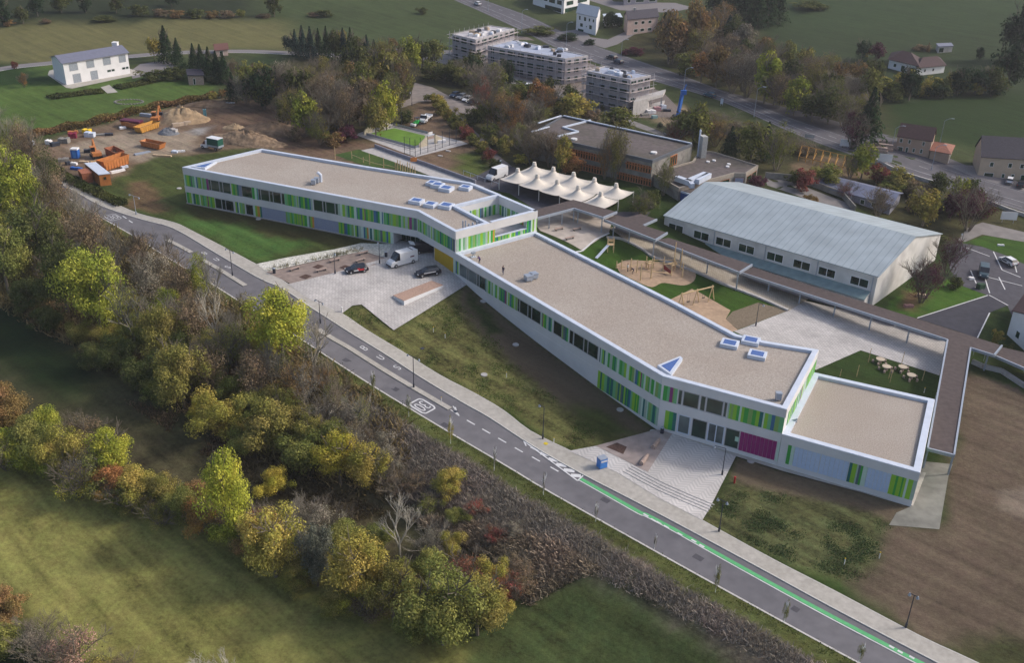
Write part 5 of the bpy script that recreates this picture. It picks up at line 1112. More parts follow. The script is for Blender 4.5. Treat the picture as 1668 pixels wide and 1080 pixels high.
# ---------------- people ----------------
def person_mesh(pose,cols):
    J=dict(pel=(0,0,.93),ch=(0,0,1.25),nk=(0,0,1.46),hd=(.02,0,1.62),tp=(.02,0,1.74))
    if pose=='walk': leg=[((0,.1,.88),(.16,.11,.5),(.12,.11,.08),(.28,.11,.04)),((0,-.1,.88),(.02,-.11,.48),(-.22,-.11,.12),(-.1,-.11,.05))]; arm=[((0,.2,1.4),(.0,.27,1.12),(.18,.25,.92),(.22,.24,.84)),((0,-.2,1.4),(-.1,-.26,1.14),(-.12,-.25,.88),(-.1,-.24,.8))]
    elif pose=='bend': leg=[((-.1,.1,.85),(.08,.12,.48),(0,.12,.08),(.14,.12,.04)),((-.1,-.1,.85),(.1,-.12,.48),(0,-.12,.08),(.14,-.12,.04))]; J=dict(pel=(-.12,0,.88),ch=(.12,0,1.1),nk=(.32,0,1.22),hd=(.44,0,1.3),tp=(.54,0,1.36)); arm=[((.28,.19,1.16),(.38,.25,.92),(.5,.2,.72),(.53,.19,.65)),((.28,-.19,1.16),(.38,-.25,.92),(.5,-.2,.72),(.53,-.19,.65))]
    else: leg=[((0,.1,.88),(.03,.11,.5),(0,.11,.08),(.14,.12,.04)),((0,-.1,.88),(.0,-.11,.5),(-.02,-.11,.08),(.12,-.12,.04))]; arm=[((0,.2,1.4),(.02,.27,1.12),(.16,.2,.95),(.22,.17,.95)),((0,-.2,1.4),(0,-.27,1.12),(.04,-.26,.87),(.06,-.25,.79))]
    v=[J['pel'],J['ch'],J['nk'],J['hd'],J['tp']]; r=[(.17,.13),(.2,.13),(.065,.065),(.1,.095),(.07,.07)]; e=[(0,1),(1,2),(2,3),(3,4)]
    for L in leg:
        b=len(v); v+=list(L); r+=[(.095,.095),(.065,.065),(.05,.05),(.04,.035)]; e+=[(0,b),(b,b+1),(b+1,b+2),(b+2,b+3)]
    for L in arm:
        b=len(v); v+=list(L); r+=[(.06,.06),(.045,.045),(.035,.035),(.03,.02)]; e+=[(1,b),(b,b+1),(b+1,b+2),(b+2,b+3)]
        s_=1 if L[0][1]>0 else -1; h=Vector(L[3]); d=(h-Vector(L[2])).normalized()
        for k in range(4): n=len(v); q=h+Vector((-.015*abs(k-1.5),(k-1.5)*.022,0))+d*.03; v+=[tuple(q),tuple(q+d*(.05-.006*abs(k-1.5))+Vector((.012,0,0)))]; r+=[(.009,.009),(.008,.008)]; e+=[(b+3,n),(n,n+1)]
        n=len(v); v+=[tuple(h+Vector((.03,-s_*.01,0))),tuple(h+Vector((.05,-s_*.015,-.03)))]; r+=[(.011,.011),(.008,.008)]; e+=[(b+2,n),(n,n+1)]
    me=bpy.data.meshes.new('person_cage'); me.from_pydata(v,e,[]); o=bpy.data.objects.new('tmp',me); C.objects.link(o); sk=o.modifiers.new('s','SKIN'); sk.use_smooth_shade=True
    for i,q in enumerate(r): me.skin_vertices[0].data[i].radius=q
    me.skin_vertices[0].data[0].use_root=True
    sd=o.modifiers.new('d','SUBSURF'); sd.levels=1; sd.render_levels=1
    dg=bpy.context.evaluated_depsgraph_get(); nm=bpy.data.meshes.new_from_object(o.evaluated_get(dg)); bpy.data.objects.remove(o); 
    nk=Vector(J['nk'])
    nm.materials.clear()
    for c in cols: nm.materials.append(c)
    for p in nm.polygons:
        c=p.center; mi=1
        if c.z<.9 and (Vector((c.x,c.y)).length<.5 and not (abs(c.y)>.17)): mi=2
        if c.z<.1: mi=3
        if (c-nk).dot(Vector(J['hd'])-nk)>0.0 and (c-nk).length<.4 and abs(c.y)<.12: mi=0
        for L in arm:
            if (c-Vector(L[3])).length<.09: mi=0
        p.material_index=mi
    return nm,Vector(J['hd'])
M_SKIN=mat('skin',(.45,.27,.19),.6); M_HAIR=mat('dark_hair',(.03,.02,.015),.8); M_NAVY=mat('navy_cloth',(.018,.02,.05),.9); M_PURP=mat('purple_cloth',(.07,.03,.13),.9); M_WCL=mat('white_cloth',(.6,.6,.6),.9); M_JEAN=mat('jeans_cloth',(.04,.06,.12),.9); M_GREYC=mat('grey_cloth',(.10,.10,.12),.9)
def person(label,px,py,z,pose,top,legs,face,dz=0):
    me,hd=person_mesh(pose,[M_SKIN,top,legs,M_BLACK]); t=bpy.data.objects.new('person',me); C.objects.link(t); p=G(px,py,z); t.location=(p.x,p.y,p.z+dz); t.rotation_euler=(0,0,face); tag(t,label,'person')
    mb=MB(); mb.blob((hd.x-.03,hd.y,hd.z+.05),(.115,.105,.1),8,6); h=mb.build('hair',M_HAIR); h.parent=t
    mb=MB(); mb.blob((hd.x+.115,0,hd.z-.005),(.022,.014,.022),6,4); mb.blob((hd.x+.09,.04,hd.z+.02),(.012,.015,.01),6,4); mb.blob((hd.x+.09,-.04,hd.z+.02),(.012,.015,.01),6,4); mb.blob((hd.x+.095,0,hd.z-.055),(.014,.03,.008),6,4); h=mb.build('face',M_SKIN); h.parent=t
    return t
person('person in a dark jacket and jeans walking on the gravel roof',819.5,447,3.55,'walk',M_NAVY,M_JEAN,R(-120))
person('person in purple bending down at the roof edge near the striped wall',781,429,3.55,'bend',M_PURP,M_NAVY,R(130))
person('person in white and dark clothes behind the raised tailgate',685,414,None,'stand',M_WCL,M_NAVY,R(30),.16)
person('person in a white top among the wooden climbing posts',1022,443,None,'stand',M_WCL,M_NAVY,R(0),.1)
person('person in dark clothes kneeling by the climbing posts',1031,447,None,'bend',M_NAVY,M_GREYC,R(180),.1)
# equipment by the roof edge
p=G(771,419,3.55); t=thing('survey_equipment','small grey measuring device on a stand at the edge of the gravel roof','device',p); mb=MB(); mb.box(p+Vector((0,0,.1)),(1.,.7,.12),.5); mb.build('base_plate',M_CAP,t); mb=MB(); mb.box(p+Vector((0,0,.9)),(.7,.5,.4),.5); mb.build('housing',M_STEEL,t); mb=MB(); 
for a in (0,2.1,4.2): mb.tube(p+Vector((.3*math.cos(a),.3*math.sin(a),.15)),p+Vector((0,0,.8)),.04,n=5)
mb.build('tripod',M_DARK,t)

# ---------------- plaza furniture ----------------
def bench(label,px,py,to,group,L=2.2,m=M_WOODG,dz=.14):
    a=G(px,py); b=G(*to); an_=math.atan2(b.y-a.y,b.x-a.x); t=thing('bench',label,'bench',(a.x,a.y,a.z+dz),an_,group)
    mb=MB(); 
    for k in range(4): mb.box((0,(k-1.5)*.14,.46),(L,.12,.07))
    for v in range(len(mb.v)): pass
    o=mb.build('seat',m); o.parent=t
    for x in (-L*.38,L*.38): q_=MB(); q_.box((x,0,.21),(.12,.5,.42)); o=q_.build('leg',M_DCONC); o.parent=t
    return t
BG='timber benches in the upper plaza yard'
bench('timber bench nearest the pavement in the upper yard',480,441,(495,436),BG)
bench('timber bench between the two left planting beds',524,443,(540,439),BG)
bench('timber bench close to the white stone bed',545.5,427,(560,423),BG)
bench('timber bench at the upper end of the stone bed',592,415,(605,411),BG)
bench('timber bench above the black hatchback',587,427,(600,423),BG)
for i,(px,py,l) in enumerate(((910.5,375,'timber bench at the left of the terrace'),(940,375,'timber bench in the middle of the terrace, higher in the photo'),(928,390,'timber bench nearest the roof edge on the terrace'))): bench(l,px,py,(px+12,py-3),'benches on the upper terrace',dz=.05)
def logseat(label,px,py,to):
    a=G(px,py); b=G(*to); d=(b-a).normalized(); z=a.z+.2; mb=MB(); p=Vector((a.x,a.y,z+.28)); mb.tube(p-d*1.2,p+d*.9,.36,.28,n=10); mb.tube(p+d*.9,p+d*1.35,.28,.2,n=10); o=mb.build('log_seat',M_WOODG,origin=a); tag(o,label,'log seat','log seats in the lower gravel yard')
logseat('thick brown log seat in the lower yard nearer the facade',1068,727,(1073,720)); logseat('thick brown log seat in the lower yard nearer the steps',1049,753,(1054,746))
def bin_(label,px,py,m=M_DARK): p=G(px,py); t=thing('litter_bin',label,'litter bin',p); mb=MB(); mb.tube(p+Vector((0,0,.1)),p+Vector((0,0,1.1)),.28,n=10); mb.build('body',m,t); mb=MB(); mb.tube(p+Vector((0,0,1.12)),p+Vector((0,0,1.2)),.32,.2,n=10); mb.build('lid',M_STEEL,t)
bin_('dark litter bin at the facade corner of the lower yard',1078,707); bin_('dark litter bin on the plaza beside the yard',629,419); bin_('dark litter bin by the leftmost bench of the upper yard',447,446)
p=G(980,762); t=thing('letter_box','bright blue box with white marks standing on the lower plaza','box',p); mb=MB(); mb.box(p+Vector((0,0,.95)),(1.2,1.,1.5),.5); mb.build('body',mat('bright_blue',(.06,.22,.60),.4),t); mb=MB(); mb.box(p+Vector((.02,-.02,1.35)),(1.0,1.05,.25),.5); mb.build('label_plate',M_PAINT,t); mb=MB(); mb.box(p+Vector((0,0,1.75)),(1.25,1.05,.1),.5); mb.build('lid',M_STEEL,t)
# timber deck on the plaza
dk=thing('timber_deck','large low timber deck with white sides on the plaza','deck',G(680,478)); hz=G(680,478).z+.65; q_=[q2(G(*k,hz)) for k in ((640,481),(703,457),(722,464),(658,490))]; i_=inset(q_,.12); mb=MB(); mb.prism(q_,hz-.9,hz-.06); mb.build('deck_base',M_WHT,dk)
mb=MB(); A,B,C_,D=[Vector((k[0],k[1],0)) for k in q_]
for k in range(14): f0,f1=k/14,(k+.9)/14; a,b,c,d=A.lerp(D,f0),B.lerp(C_,f0),B.lerp(C_,f1),A.lerp(D,f1); mb.prism([(a.x,a.y),(b.x,b.y),(c.x,c.y),(d.x,d.y)],hz-.06,hz)
mb.build('deck_boards',mat('reddish_timber',(.40,.27,.21),.8,var=.15,scale=3),dk)
def small(name,label,cat,px,py,fn,group=None): p=G(px,py); t=thing(name,label,cat,p,0,group); fn(p,t); return t
def mk(fn,name,m,t): mb=MB(); fn(mb); return mb.build(name,m,t)
def hyd(m): return lambda p,t:(mk(lambda b:b.tube(p,p+Vector((0,0,.9)),.14,n=8),'body',m,t),mk(lambda b:b.blob(p+Vector((0,0,.95)),.18),'cap',m,t))
small('hydrant','white post hydrant at the plaza corner by the double lamp','hydrant',557,509,hyd(M_WHT)); small('hydrant','red and white hydrant in the soil beside the lower plaza','hydrant',1196,787,hyd(M_RED))
for px,py,l in ((902,722,'white marker post on the pavement near the lower lawn'),(719,656,'thin white sign post at the tip of the traffic island'),(706,541,'short orange stake in the rough lawn'),(725,551,'short white stake in the rough lawn'),(825,615,'short white stake among the green weeds'),(1375,920,'white stake in the lower rough lawn'),(1432,910,'yellow stake in the brown soil'),(1505,640,'wooden stake in the soil right of the long walkway')):
    small('marker_post',l,'marker post',px,py,lambda p,t:(mk(lambda b:b.tube(p,p+Vector((0,0,.9)),.05,n=6),'post',M_WHT,t),mk(lambda b:b.box(p+Vector((0,0,.95)),(.12,.12,.1)),'cap',M_YELLOW,t)))
p=G(889,724); mb=MB(); mb.prism([(p.x+.35*math.cos(a),p.y+.35*math.sin(a)) for a in np.arange(0,6.2,.78)],p.z+.1,p.z+.16); o=mb.build('pavement_mark',mat('yellow_mark',(.6,.45,.03),.7),origin=p); struct(o)

# ---------------- play areas ----------------
def pole(mb,px,py,h,r=.12,lean=(0,0)): p=G(px,py); mb.tube((p.x,p.y,p.z-.1),(p.x+lean[0],p.y+lean[1],p.z+h),r,r*.8,n=7); return p
cl=thing('climbing_frame','large timber climbing frame of posts, ropes and platforms in the oval sand','climbing frame',G(1065,450))
M_TIM=mat('peeled_timber',(.52,.38,.22),.8,var=.12,scale=4)
PO=[(1004,437,1.5),(1012,438,1.9),(1027,441,2.6),(1037,444,2.7),(1043,457,3.6),(1052,437,2.6),(1056,439,1.8),(1060,454,4.2),(1064,437,2.6),(1080,442,3.2),(1093,449,2.9),(1097,437,5.6),(1108,440,4.6),(1111,452,3.0),(1099,441,2.2)]
tops=[]
for x,y,h in PO: mb=MB(); p=pole(mb,x,y,h); mb.build('post',M_TIM,cl); tops.append((p,h))
def bar(i,hi,j,hj,r=.07,name='beam',m=None): mb=MB(); a,b=tops[i][0],tops[j][0]; mb.tube((a.x,a.y,a.z+hi),(b.x,b.y,b.z+hj),r,n=6); mb.build(name,m or M_TIM,cl)
for i,hi,j,hj in ((5,1.6,9,1.8),(7,1.6,10,.4),(2,.9,5,1.2),(9,1.5,12,1.7),(5,1.,6,1.),(8,1.8,11,1.8),(3,.9,7,1.2),(11,1.4,13,1.8),(0,.5,2,.6)): bar(i,hi,j,hj)
for (i,j,k,hh) in ((5,6,8,1.4),(9,11,12,1.3)):
    P_=[tops[n][0] for n in (i,j,k)]; c=sum(P_,Vector())/3; mb=MB(); mb.box((c.x,c.y,c.z+hh),(1.5,1.3,.12),.5); mb.build('platform',M_TIM,cl)
mb=MB(); a,b=tops[9][0],tops[10][0]; mb.quad((a.x,a.y,a.z+1.5),(b.x,b.y,b.z+1.),(b.x,b.y,b.z+.3),(a.x,a.y,a.z+.5)); mb.build('climbing_net',mat('red_net',(.25,.05,.05),.9),cl)
sw=thing('swing_frame','long timber swing beam on crossed legs in the square sand','swing',G(1140,490)); hz=2.5
a=G(1107,500)+Vector((0,0,hz+.1)); b=G(1162,490); b=Vector((b.x-.3,b.y,b.z+hz+.5)); mb=MB(); mb.tube(a,b,.14,n=8); mb.build('beam',M_TIM,sw)
for f,(dx,dy) in ((.03,(.9,1.)),(.5,(.9,1.)),(.97,(.9,1.))):
    c=a.lerp(b,f)
    for s_ in (-1,1): q_=Vector((c.x+s_*dx*.75,c.y+s_*dy*.6,0)); q_.z=tz(q_); mb=MB(); mb.tube(q_,c+(c-q_).normalized()*.3,.09,n=6); mb.build('leg',M_TIM,sw)
for f in (.25,.72):
    c=a.lerp(b,f); d=(b-a).normalized()*.25; mb=MB(); s_=c-Vector((0,0,1.9)); 
    for k in (-1,1): mb.tube(c+d*k,s_+d*k,.02,n=4)
    mb.build('rope',M_DARK,sw); mb=MB(); mb.box(s_,(.6,.3,.06),math.atan2(d.y,d.x)); mb.build('seat',M_BLACK,sw)
sl_=thing('slide_tower','small timber tower with a metal slide on the play lawn','slide',G(993,408)); p=G(994,409); mb=MB()
for dx,dy in ((-.6,-.5),(.6,-.5),(.6,.5),(-.6,.5)): mb=MB(); mb.tube(p+Vector((dx,dy,-.1)),p+Vector((dx,dy,2.9)),.08,n=6); mb.build('post',M_TIM,sl_)
mb=MB(); mb.box(p+Vector((0,0,1.5)),(1.4,1.2,.12)); mb.box(p+Vector((0,.6,2.1)),(1.3,.08,.5)); mb.build('platform',M_TIM,sl_); e=G(971,422); mb=MB(); mb.beam(p+Vector((-.5,-.4,1.55)),Vector((e.x,e.y,e.z+.2)),.6,.08); mb.build('slide_chute',M_CAP,sl_)
for px,py,l in ((1409,591.5,'stump table with stools, upper left of the four'),(1435,580,'x')): pass
def stool_table(label,px,py):
    p=G(px,py); t=thing('picnic_table',label,'picnic table',p,0,'round timber tables with stools on the lawn'); mk(lambda b:b.tube(p+Vector((0,0,.68)),p+Vector((0,0,.78)),.75,n=10),'table_top',mat('cream_timber',(.50,.42,.32),.8),t); mk(lambda b:b.tube(p,p+Vector((0,0,.7)),.3,n=8),'table_leg',M_WOODG,t)
    for k in range(5): a=k*1.256+.4; q_=p+Vector((1.15*math.cos(a),1.15*math.sin(a),0)); mk(lambda b:b.tube(q_,q_+Vector((0,0,.42)),.2,n=8),'stool',M_WOODG,t)
for px,py,l in ((1433,591,'round timber table with stools nearest the paving, left of the four'),(1443,603,'round timber table with stools, nearest the roof of the four'),(1469.5,603.5,'round timber table with stools between two stakes, right of centre'),(1483.5,617,'round timber table with stools, rightmost of the four')): stool_table(l,px,py)
for px,py,h,l in ((1414,590,2.7,'tall timber stake left of the round tables'),(1395,614,2.2,'timber stake near the left corner of the table lawn'),(1468,595,2.6,'timber stake behind the round tables'),(1447,617,1.9,'short timber stake leaning beside the nearest round table'),(1449,624,2.6,'timber stake in front of the round tables'),(1502,620,2.,'timber stake right of the round tables'),(1368,613,1.3,'short leaning stake by the wing corner')):
    mb=MB(); p=pole(mb,px,py,h,.06,(.1,.05)); tag(mb.build('timber_stake',M_TIM,origin=p),l,'stake','stakes on the table lawn')
# balance play behind the left block
pl=thing('balance_course','timber balance course with nets on the grass behind the left wing','play course',G(600,262))
pc=[(546,259,3.),(573,258,1.8),(592,265,1.4),(602,268,2.7),(625,273,2.6),(645,277,1.8)]; tt=[]
for x,y,h in pc: mb=MB(); p=pole(mb,x,y,h,.1); mb.build('post',M_TIM,pl); tt.append(p)
for i,j,h in ((1,2,1.),(2,3,.9),(3,4,.7),(4,5,.8)): mb=MB(); mb.tube(tt[i]+Vector((0,0,h)),tt[j]+Vector((0,0,h-.1)),.08,n=6); mb.build('beam',M_TIM,pl)
mp_=thing('palisade_play','cluster of upright timber poles with an orange board behind the left wing','play palisade',G(660,272))
for k in range(9): x=644+k*4.; mb=MB(); p=pole(mb,x,275+k*.9+(k%2)*1.5,1.6+(k*7%4)*.35,.12); mb.build('post',M_TIM,mp_)
p=G(674,268); mk(lambda b:b.box(p+Vector((0,0,1.3)),(1.6,.1,1.),.3),'board',M_ORANGE,mp_)
# ball court
def goal(label,px,wd):
    P_=pp(px); t=thing('ball_court_goal',label,'goal',P_[0],0,'timber goals of the ball court')
    a,b=P_[0],P_[1]; d=(b-a).normalized(); h=2.6
    for s0,s1 in ((0.,.34),(.66,1.)):
        p0=a.lerp(b,s0); p1=a.lerp(b,s1); out_=s0==0; z0,z1=(1.0,h) if out_ else (h,1.0)
        mb=MB(); n_=Vector((-d.y,d.x,0))*.12; mb.add([p0-n_,p1-n_,p1-n_+Vector((0,0,z1)),p0-n_+Vector((0,0,z0)),p0+n_,p1+n_,p1+n_+Vector((0,0,z1)),p0+n_+Vector((0,0,z0))],[(0,1,2,3),(7,6,5,4),(0,4,5,1),(3,2,6,7),(1,5,6,2),(0,3,7,4)]); mb.build('side_wall',mat('cream_boards',(.50,.44,.33),.8,var=.1,scale=3),t)
    mb=MB(); mb.beam(a.lerp(b,.34)+Vector((0,0,h)),a.lerp(b,.66)+Vector((0,0,h)),.12,.2); mb.build('crossbar',M_CAP,t)
    mb=MB(); mb.beam(a.lerp(b,.36)+Vector((0,0,h-.7)),a.lerp(b,.64)+Vector((0,0,h-.7)),.08,.7); mb.build('backboard',M_WOODG,t)
    mb=MB(); c=a.lerp(b,.5)+Vector((0,0,h+.4)); mb.box(c,(1.2,.1,.8),math.atan2(d.y,d.x)); mb.build('basket_board',M_WHT,t)
goal('timber goal with basket board at the left end of the ball court',((593,219),(632,205)),1); goal('timber goal with basket board at the right end of the ball court',((683,240),(720,231)),1)
fc=thing('court_fence','tall dark fence posts with mesh round the right end of the ball court','fence',G(677,254)); prev=None
for px,py in ((659,250),(668,252.5),(676.5,255),(685,251.5),(697,248),(709,244.5),(720.5,240.5),(732,236.5),(743,233.5)):
    p=G(px,py); mk(lambda b:b.tube(p,p+Vector((0,0,4.4)),.07,n=6),'post',M_DARK,fc)
    if prev: mb=MB(); mb.tube(prev+Vector((0,0,.15)),p+Vector((0,0,.15)),.03,n=4); mb.tube(prev+Vector((0,0,1.2)),p+Vector((0,0,1.2)),.03,n=4); mb.build('rail',M_DARK,fc)
    prev=p
fc=thing('court_fence','tall dark fence posts behind the left goal of the ball court','fence',G(645,205)); prev=None
for px,py in ((637.5,203),(645,206),(654,207)): p=G(px,py); mk(lambda b:b.tube(p,p+Vector((0,0,4.4)),.07,n=6),'post',M_DARK,fc)
M_MESHP=mat('grey_barrier',(.30,.31,.34),.6)
for l,pts in (('low grey barrier along the near side of the ball court',((597,221),(676,243))),('low grey barrier along the far side of the ball court',((640,205),(697,219)))):
    L=resample(pp(pts),2.); t=thing('court_barrier',l,'barrier',L[0])
    for a,b in zip(L[:-1],L[1:]): mk(lambda bb:(bb.beam(a+Vector((0,0,.5)),b+Vector((0,0,.5)),.05,.7),bb.tube(a,a+Vector((0,0,1.)),.05,n=5)),'barrier_panel',M_MESHP,t)

# ---------------- building site on the left ----------------
def skip(label,px,py,to,L,w,h,m,name='skip_container',dark=True):
    a=G(px,py); b=G(*to); an_=math.atan2(b.y-a.y,b.x-a.x); t=thing(name,label,'skip',a,an_); mb=MB()
    e=.5; mb.add([(-L/2,-w/2,.2),(L/2,-w/2,.2),(L/2,w/2,.2),(-L/2,w/2,.2),(-L/2-e,-w/2-.1,h),(L/2+e,-w/2-.1,h),(L/2+e,w/2+.1,h),(-L/2-e,w/2+.1,h)],[(3,2,1,0),(0,1,5,4),(1,2,6,5),(2,3,7,6),(3,0,4,7)])
    mb.add([(-L/2+.1,-w/2+.1,.4),(L/2-.1,-w/2+.1,.4),(L/2-.1,w/2-.1,.4),(-L/2+.1,w/2-.1,.4),(-L/2-e+.12,-w/2,h),(L/2+e-.12,-w/2,h),(L/2+e-.12,w/2,h),(-L/2-e+.12,w/2,h)],[(0,1,2,3),(4,5,1,0),(5,6,2,1),(6,7,3,2),(7,4,0,3)])
    o=mb.build('body',m); o.parent=t; mb=MB(); 
    for k in range(int(L/.8)+1): 
        for y in (-1,1): mb.box((-L/2+k*.8,y*(w/2+.08),h*.5),(.1,.1,h*.8))
    mb.box((0,-w/2-.12,h),(L+2*e,.12,.12)); mb.box((0,w/2+.12,h),(L+2*e,.12,.12)); o=mb.build('rib',m); o.parent=t
    if dark: mb=MB(); mb.box((0,0,h*.55),(L*.95,w*.9,.1)); o=mb.build('rubble_load',M_SOIL); o.parent=t
M_OR2=mat('light_orange_paint',(.55,.28,.06),.5,var=.15)
skip('long open orange skip standing alone in the middle of the building site',250,240,(265,243),5.6,2.,1.5,M_ORANGE)
skip('yellow-orange skip in front, nearest the sand heap on the building site',240,212,(258,206),6.0,2.2,1.6,M_OR2)
skip('orange skip with a dark red cover beside the yellow-orange skip',216,207,(232,211),5.5,2.2,1.5,M_ORANGE)
skip('big orange skip with tall sides beside the site cabin',186,272,(205,266),6.4,2.4,2.4,M_ORANGE)
skip('reddish orange skip behind the big orange one',188,256,(200,262),4.6,2.2,2.,mat('rust_orange',(.34,.12,.06),.6,var=.2))
p=G(216,206)+Vector((0,0,1.7)); mb=MB(); mb.beam(p+Vector((-2.8,.5,0)),p+Vector((2.8,-.9,0)),2.1,.4); tag(mb.build('skip_cover',mat('dark_red_tarp',(.11,.02,.05),.6),origin=p),'dark red tarpaulin cover lying on the far orange skip','tarpaulin')
a=G(157,300); t=thing('site_cabin','orange site cabin with pale roof and a small dark window by the road','site cabin',a); q_=quadbld(G(164,303),G(182,301),G(141,284)); z=a.z
mk(lambda b:b.prism(q_,z-.2,z+2.6),'wall',M_ORANGE,t); mk(lambda b:b.prism(inset(q_,-.08),z+2.6,z+2.75),'roof',M_CAP,t); wins(t,q_[0],q_[1],[(.35,.65,z+1.3,z+2.1)],frame=M_ORANGE)
a=G(141,294); mk2=MB(); mk2.box((a.x,a.y,a.z+1.1),(2.2,3.6,2.2),.6); mk2.box((a.x,a.y,a.z+2.25),(2.3,3.7,.1),.6); tag(mk2.build('orange_container',mat('rust_orange',(.34,.12,.06)),origin=a),'rust orange container squeezed behind the site cabin','container')
a=G(124,257); t=thing('portable_toilet','bright blue portable toilet with white roof on the building site','portable toilet',a); mk(lambda b:b.box(a+Vector((0,0,1.15)),(1.6,1.5,2.1)),'cabin',M_BLUE,t); mk(lambda b:b.box(a+Vector((0,0,2.3)),(1.7,1.6,.3)),'roof',M_WHT,t); mk(lambda b:b.box(a+Vector((.0,-.76,1.1)),(.8,.05,1.8)),'door',mat('light_blue',(.08,.25,.6)),t)
def digger(label,px,py,to,m):
    a=G(px,py); b=G(*to); t=thing('excavator',label,'excavator',a,math.atan2(b.y-a.y,b.x-a.x),'excavators on the building site')
    def k(fn,n,mm): mb=MB(); fn(mb); o=mb.build(n,mm); o.parent=t
    for y in (-.9,.9): k(lambda b:(b.box((0,y,.4),(3.2,.5,.55)),b.tube((1.6,y-.25,.4),(1.6,y+.25,.4),.28,n=8),b.tube((-1.6,y-.25,.4),(-1.6,y+.25,.4),.28,n=8)),'track',M_BLACK)
    k(lambda b:b.box((-.5,0,1.15),(2.6,2.1,.8)),'body',m); k(lambda b:b.box((.4,.55,1.95),(1.3,.95,1.3)),'cab',M_CGL); k(lambda b:b.box((.4,.55,2.65),(1.4,1.05,.12)),'cab_roof',m)
    k(lambda b:b.beam((.8,-.3,1.4),(3.0,-.3,3.6),.35,.4),'boom',m); k(lambda b:b.beam((3.0,-.3,3.6),(4.2,-.3,1.6),.28,.32),'stick',m); k(lambda b:(b.box((4.2,-.3,1.1),(.9,1.,.7)),b.box((4.4,-.3,.75),(.5,.9,.3))),'bucket',M_DARK)
digger('orange and dark excavator beside the sand heap',255,198,(262,190),M_ORANGE); digger('orange excavator between the blue toilet and the skips',157,256,(150,248),M_ORANGE)
def heap(name,label,cat,px,py,rx,ry,h,m,seed,rot=0,n=20):
    rg=random.Random(seed); a=G(px,py); mb=MB(); vs=[]; N=n; M_=10
    for j in range(M_+1):
        for i in range(N):
            r=j/M_; th=2*math.pi*i/N; x=rx*r*math.cos(th); y=ry*r*math.sin(th); x,y=x*math.cos(rot)-y*math.sin(rot),x*math.sin(rot)+y*math.cos(rot)
            z=h*(1-r**1.3)*(1+rg.uniform(-.25,.25))+rg.uniform(-.12,.12)*h*(r<.95)
            vs.append((a.x+x*(1+rg.uniform(-.06,.06)),a.y+y*(1+rg.uniform(-.06,.06)),(a.z+z) if r<1 else a.z-.2))
    mb.add(vs,[(j*N+i,(j+1)*N+i,(j+1)*N+(i+1)%N,j*N+(i+1)%N) for j in range(M_) for i in range(N)]); o=mb.build(name,m,origin=a,smooth=True); return tag(o,label,cat)
heap('sand_heap','large pale sand heap in the middle of the building site','sand heap',297,196,7.5,5,3.4,M_SANDY,1,.2)
heap('spoil_heap','long light brown spoil heap above the left end of the school','spoil heap',400,231,11.5,4.2,2.8,mat('light_spoil',(.26,.18,.115),.98,var=.35,scale=1.2,bump=.8,bscale=2),2,-.25,30)
heap('spoil_heap','low brown spoil heap behind the long light brown one','spoil heap',445,213,9,5,2.2,M_SOIL,3,0,26)
heap('spoil_heap','small brown earth heap at the upper edge of the site','spoil heap',340,172,8,3,1.5,M_SOIL,4,.1,20)
heap('sand_heap','small yellow sand heap with a dip above the green truck','sand heap',382,209,3.5,2.,1.2,M_SANDY,5)
heap('gravel_heap','small grey gravel heap beside the yellow-orange skip','gravel heap',275,217,3,2.2,1.4,mat('grey_gravel',(.17,.18,.2),.95,var=.25),6)
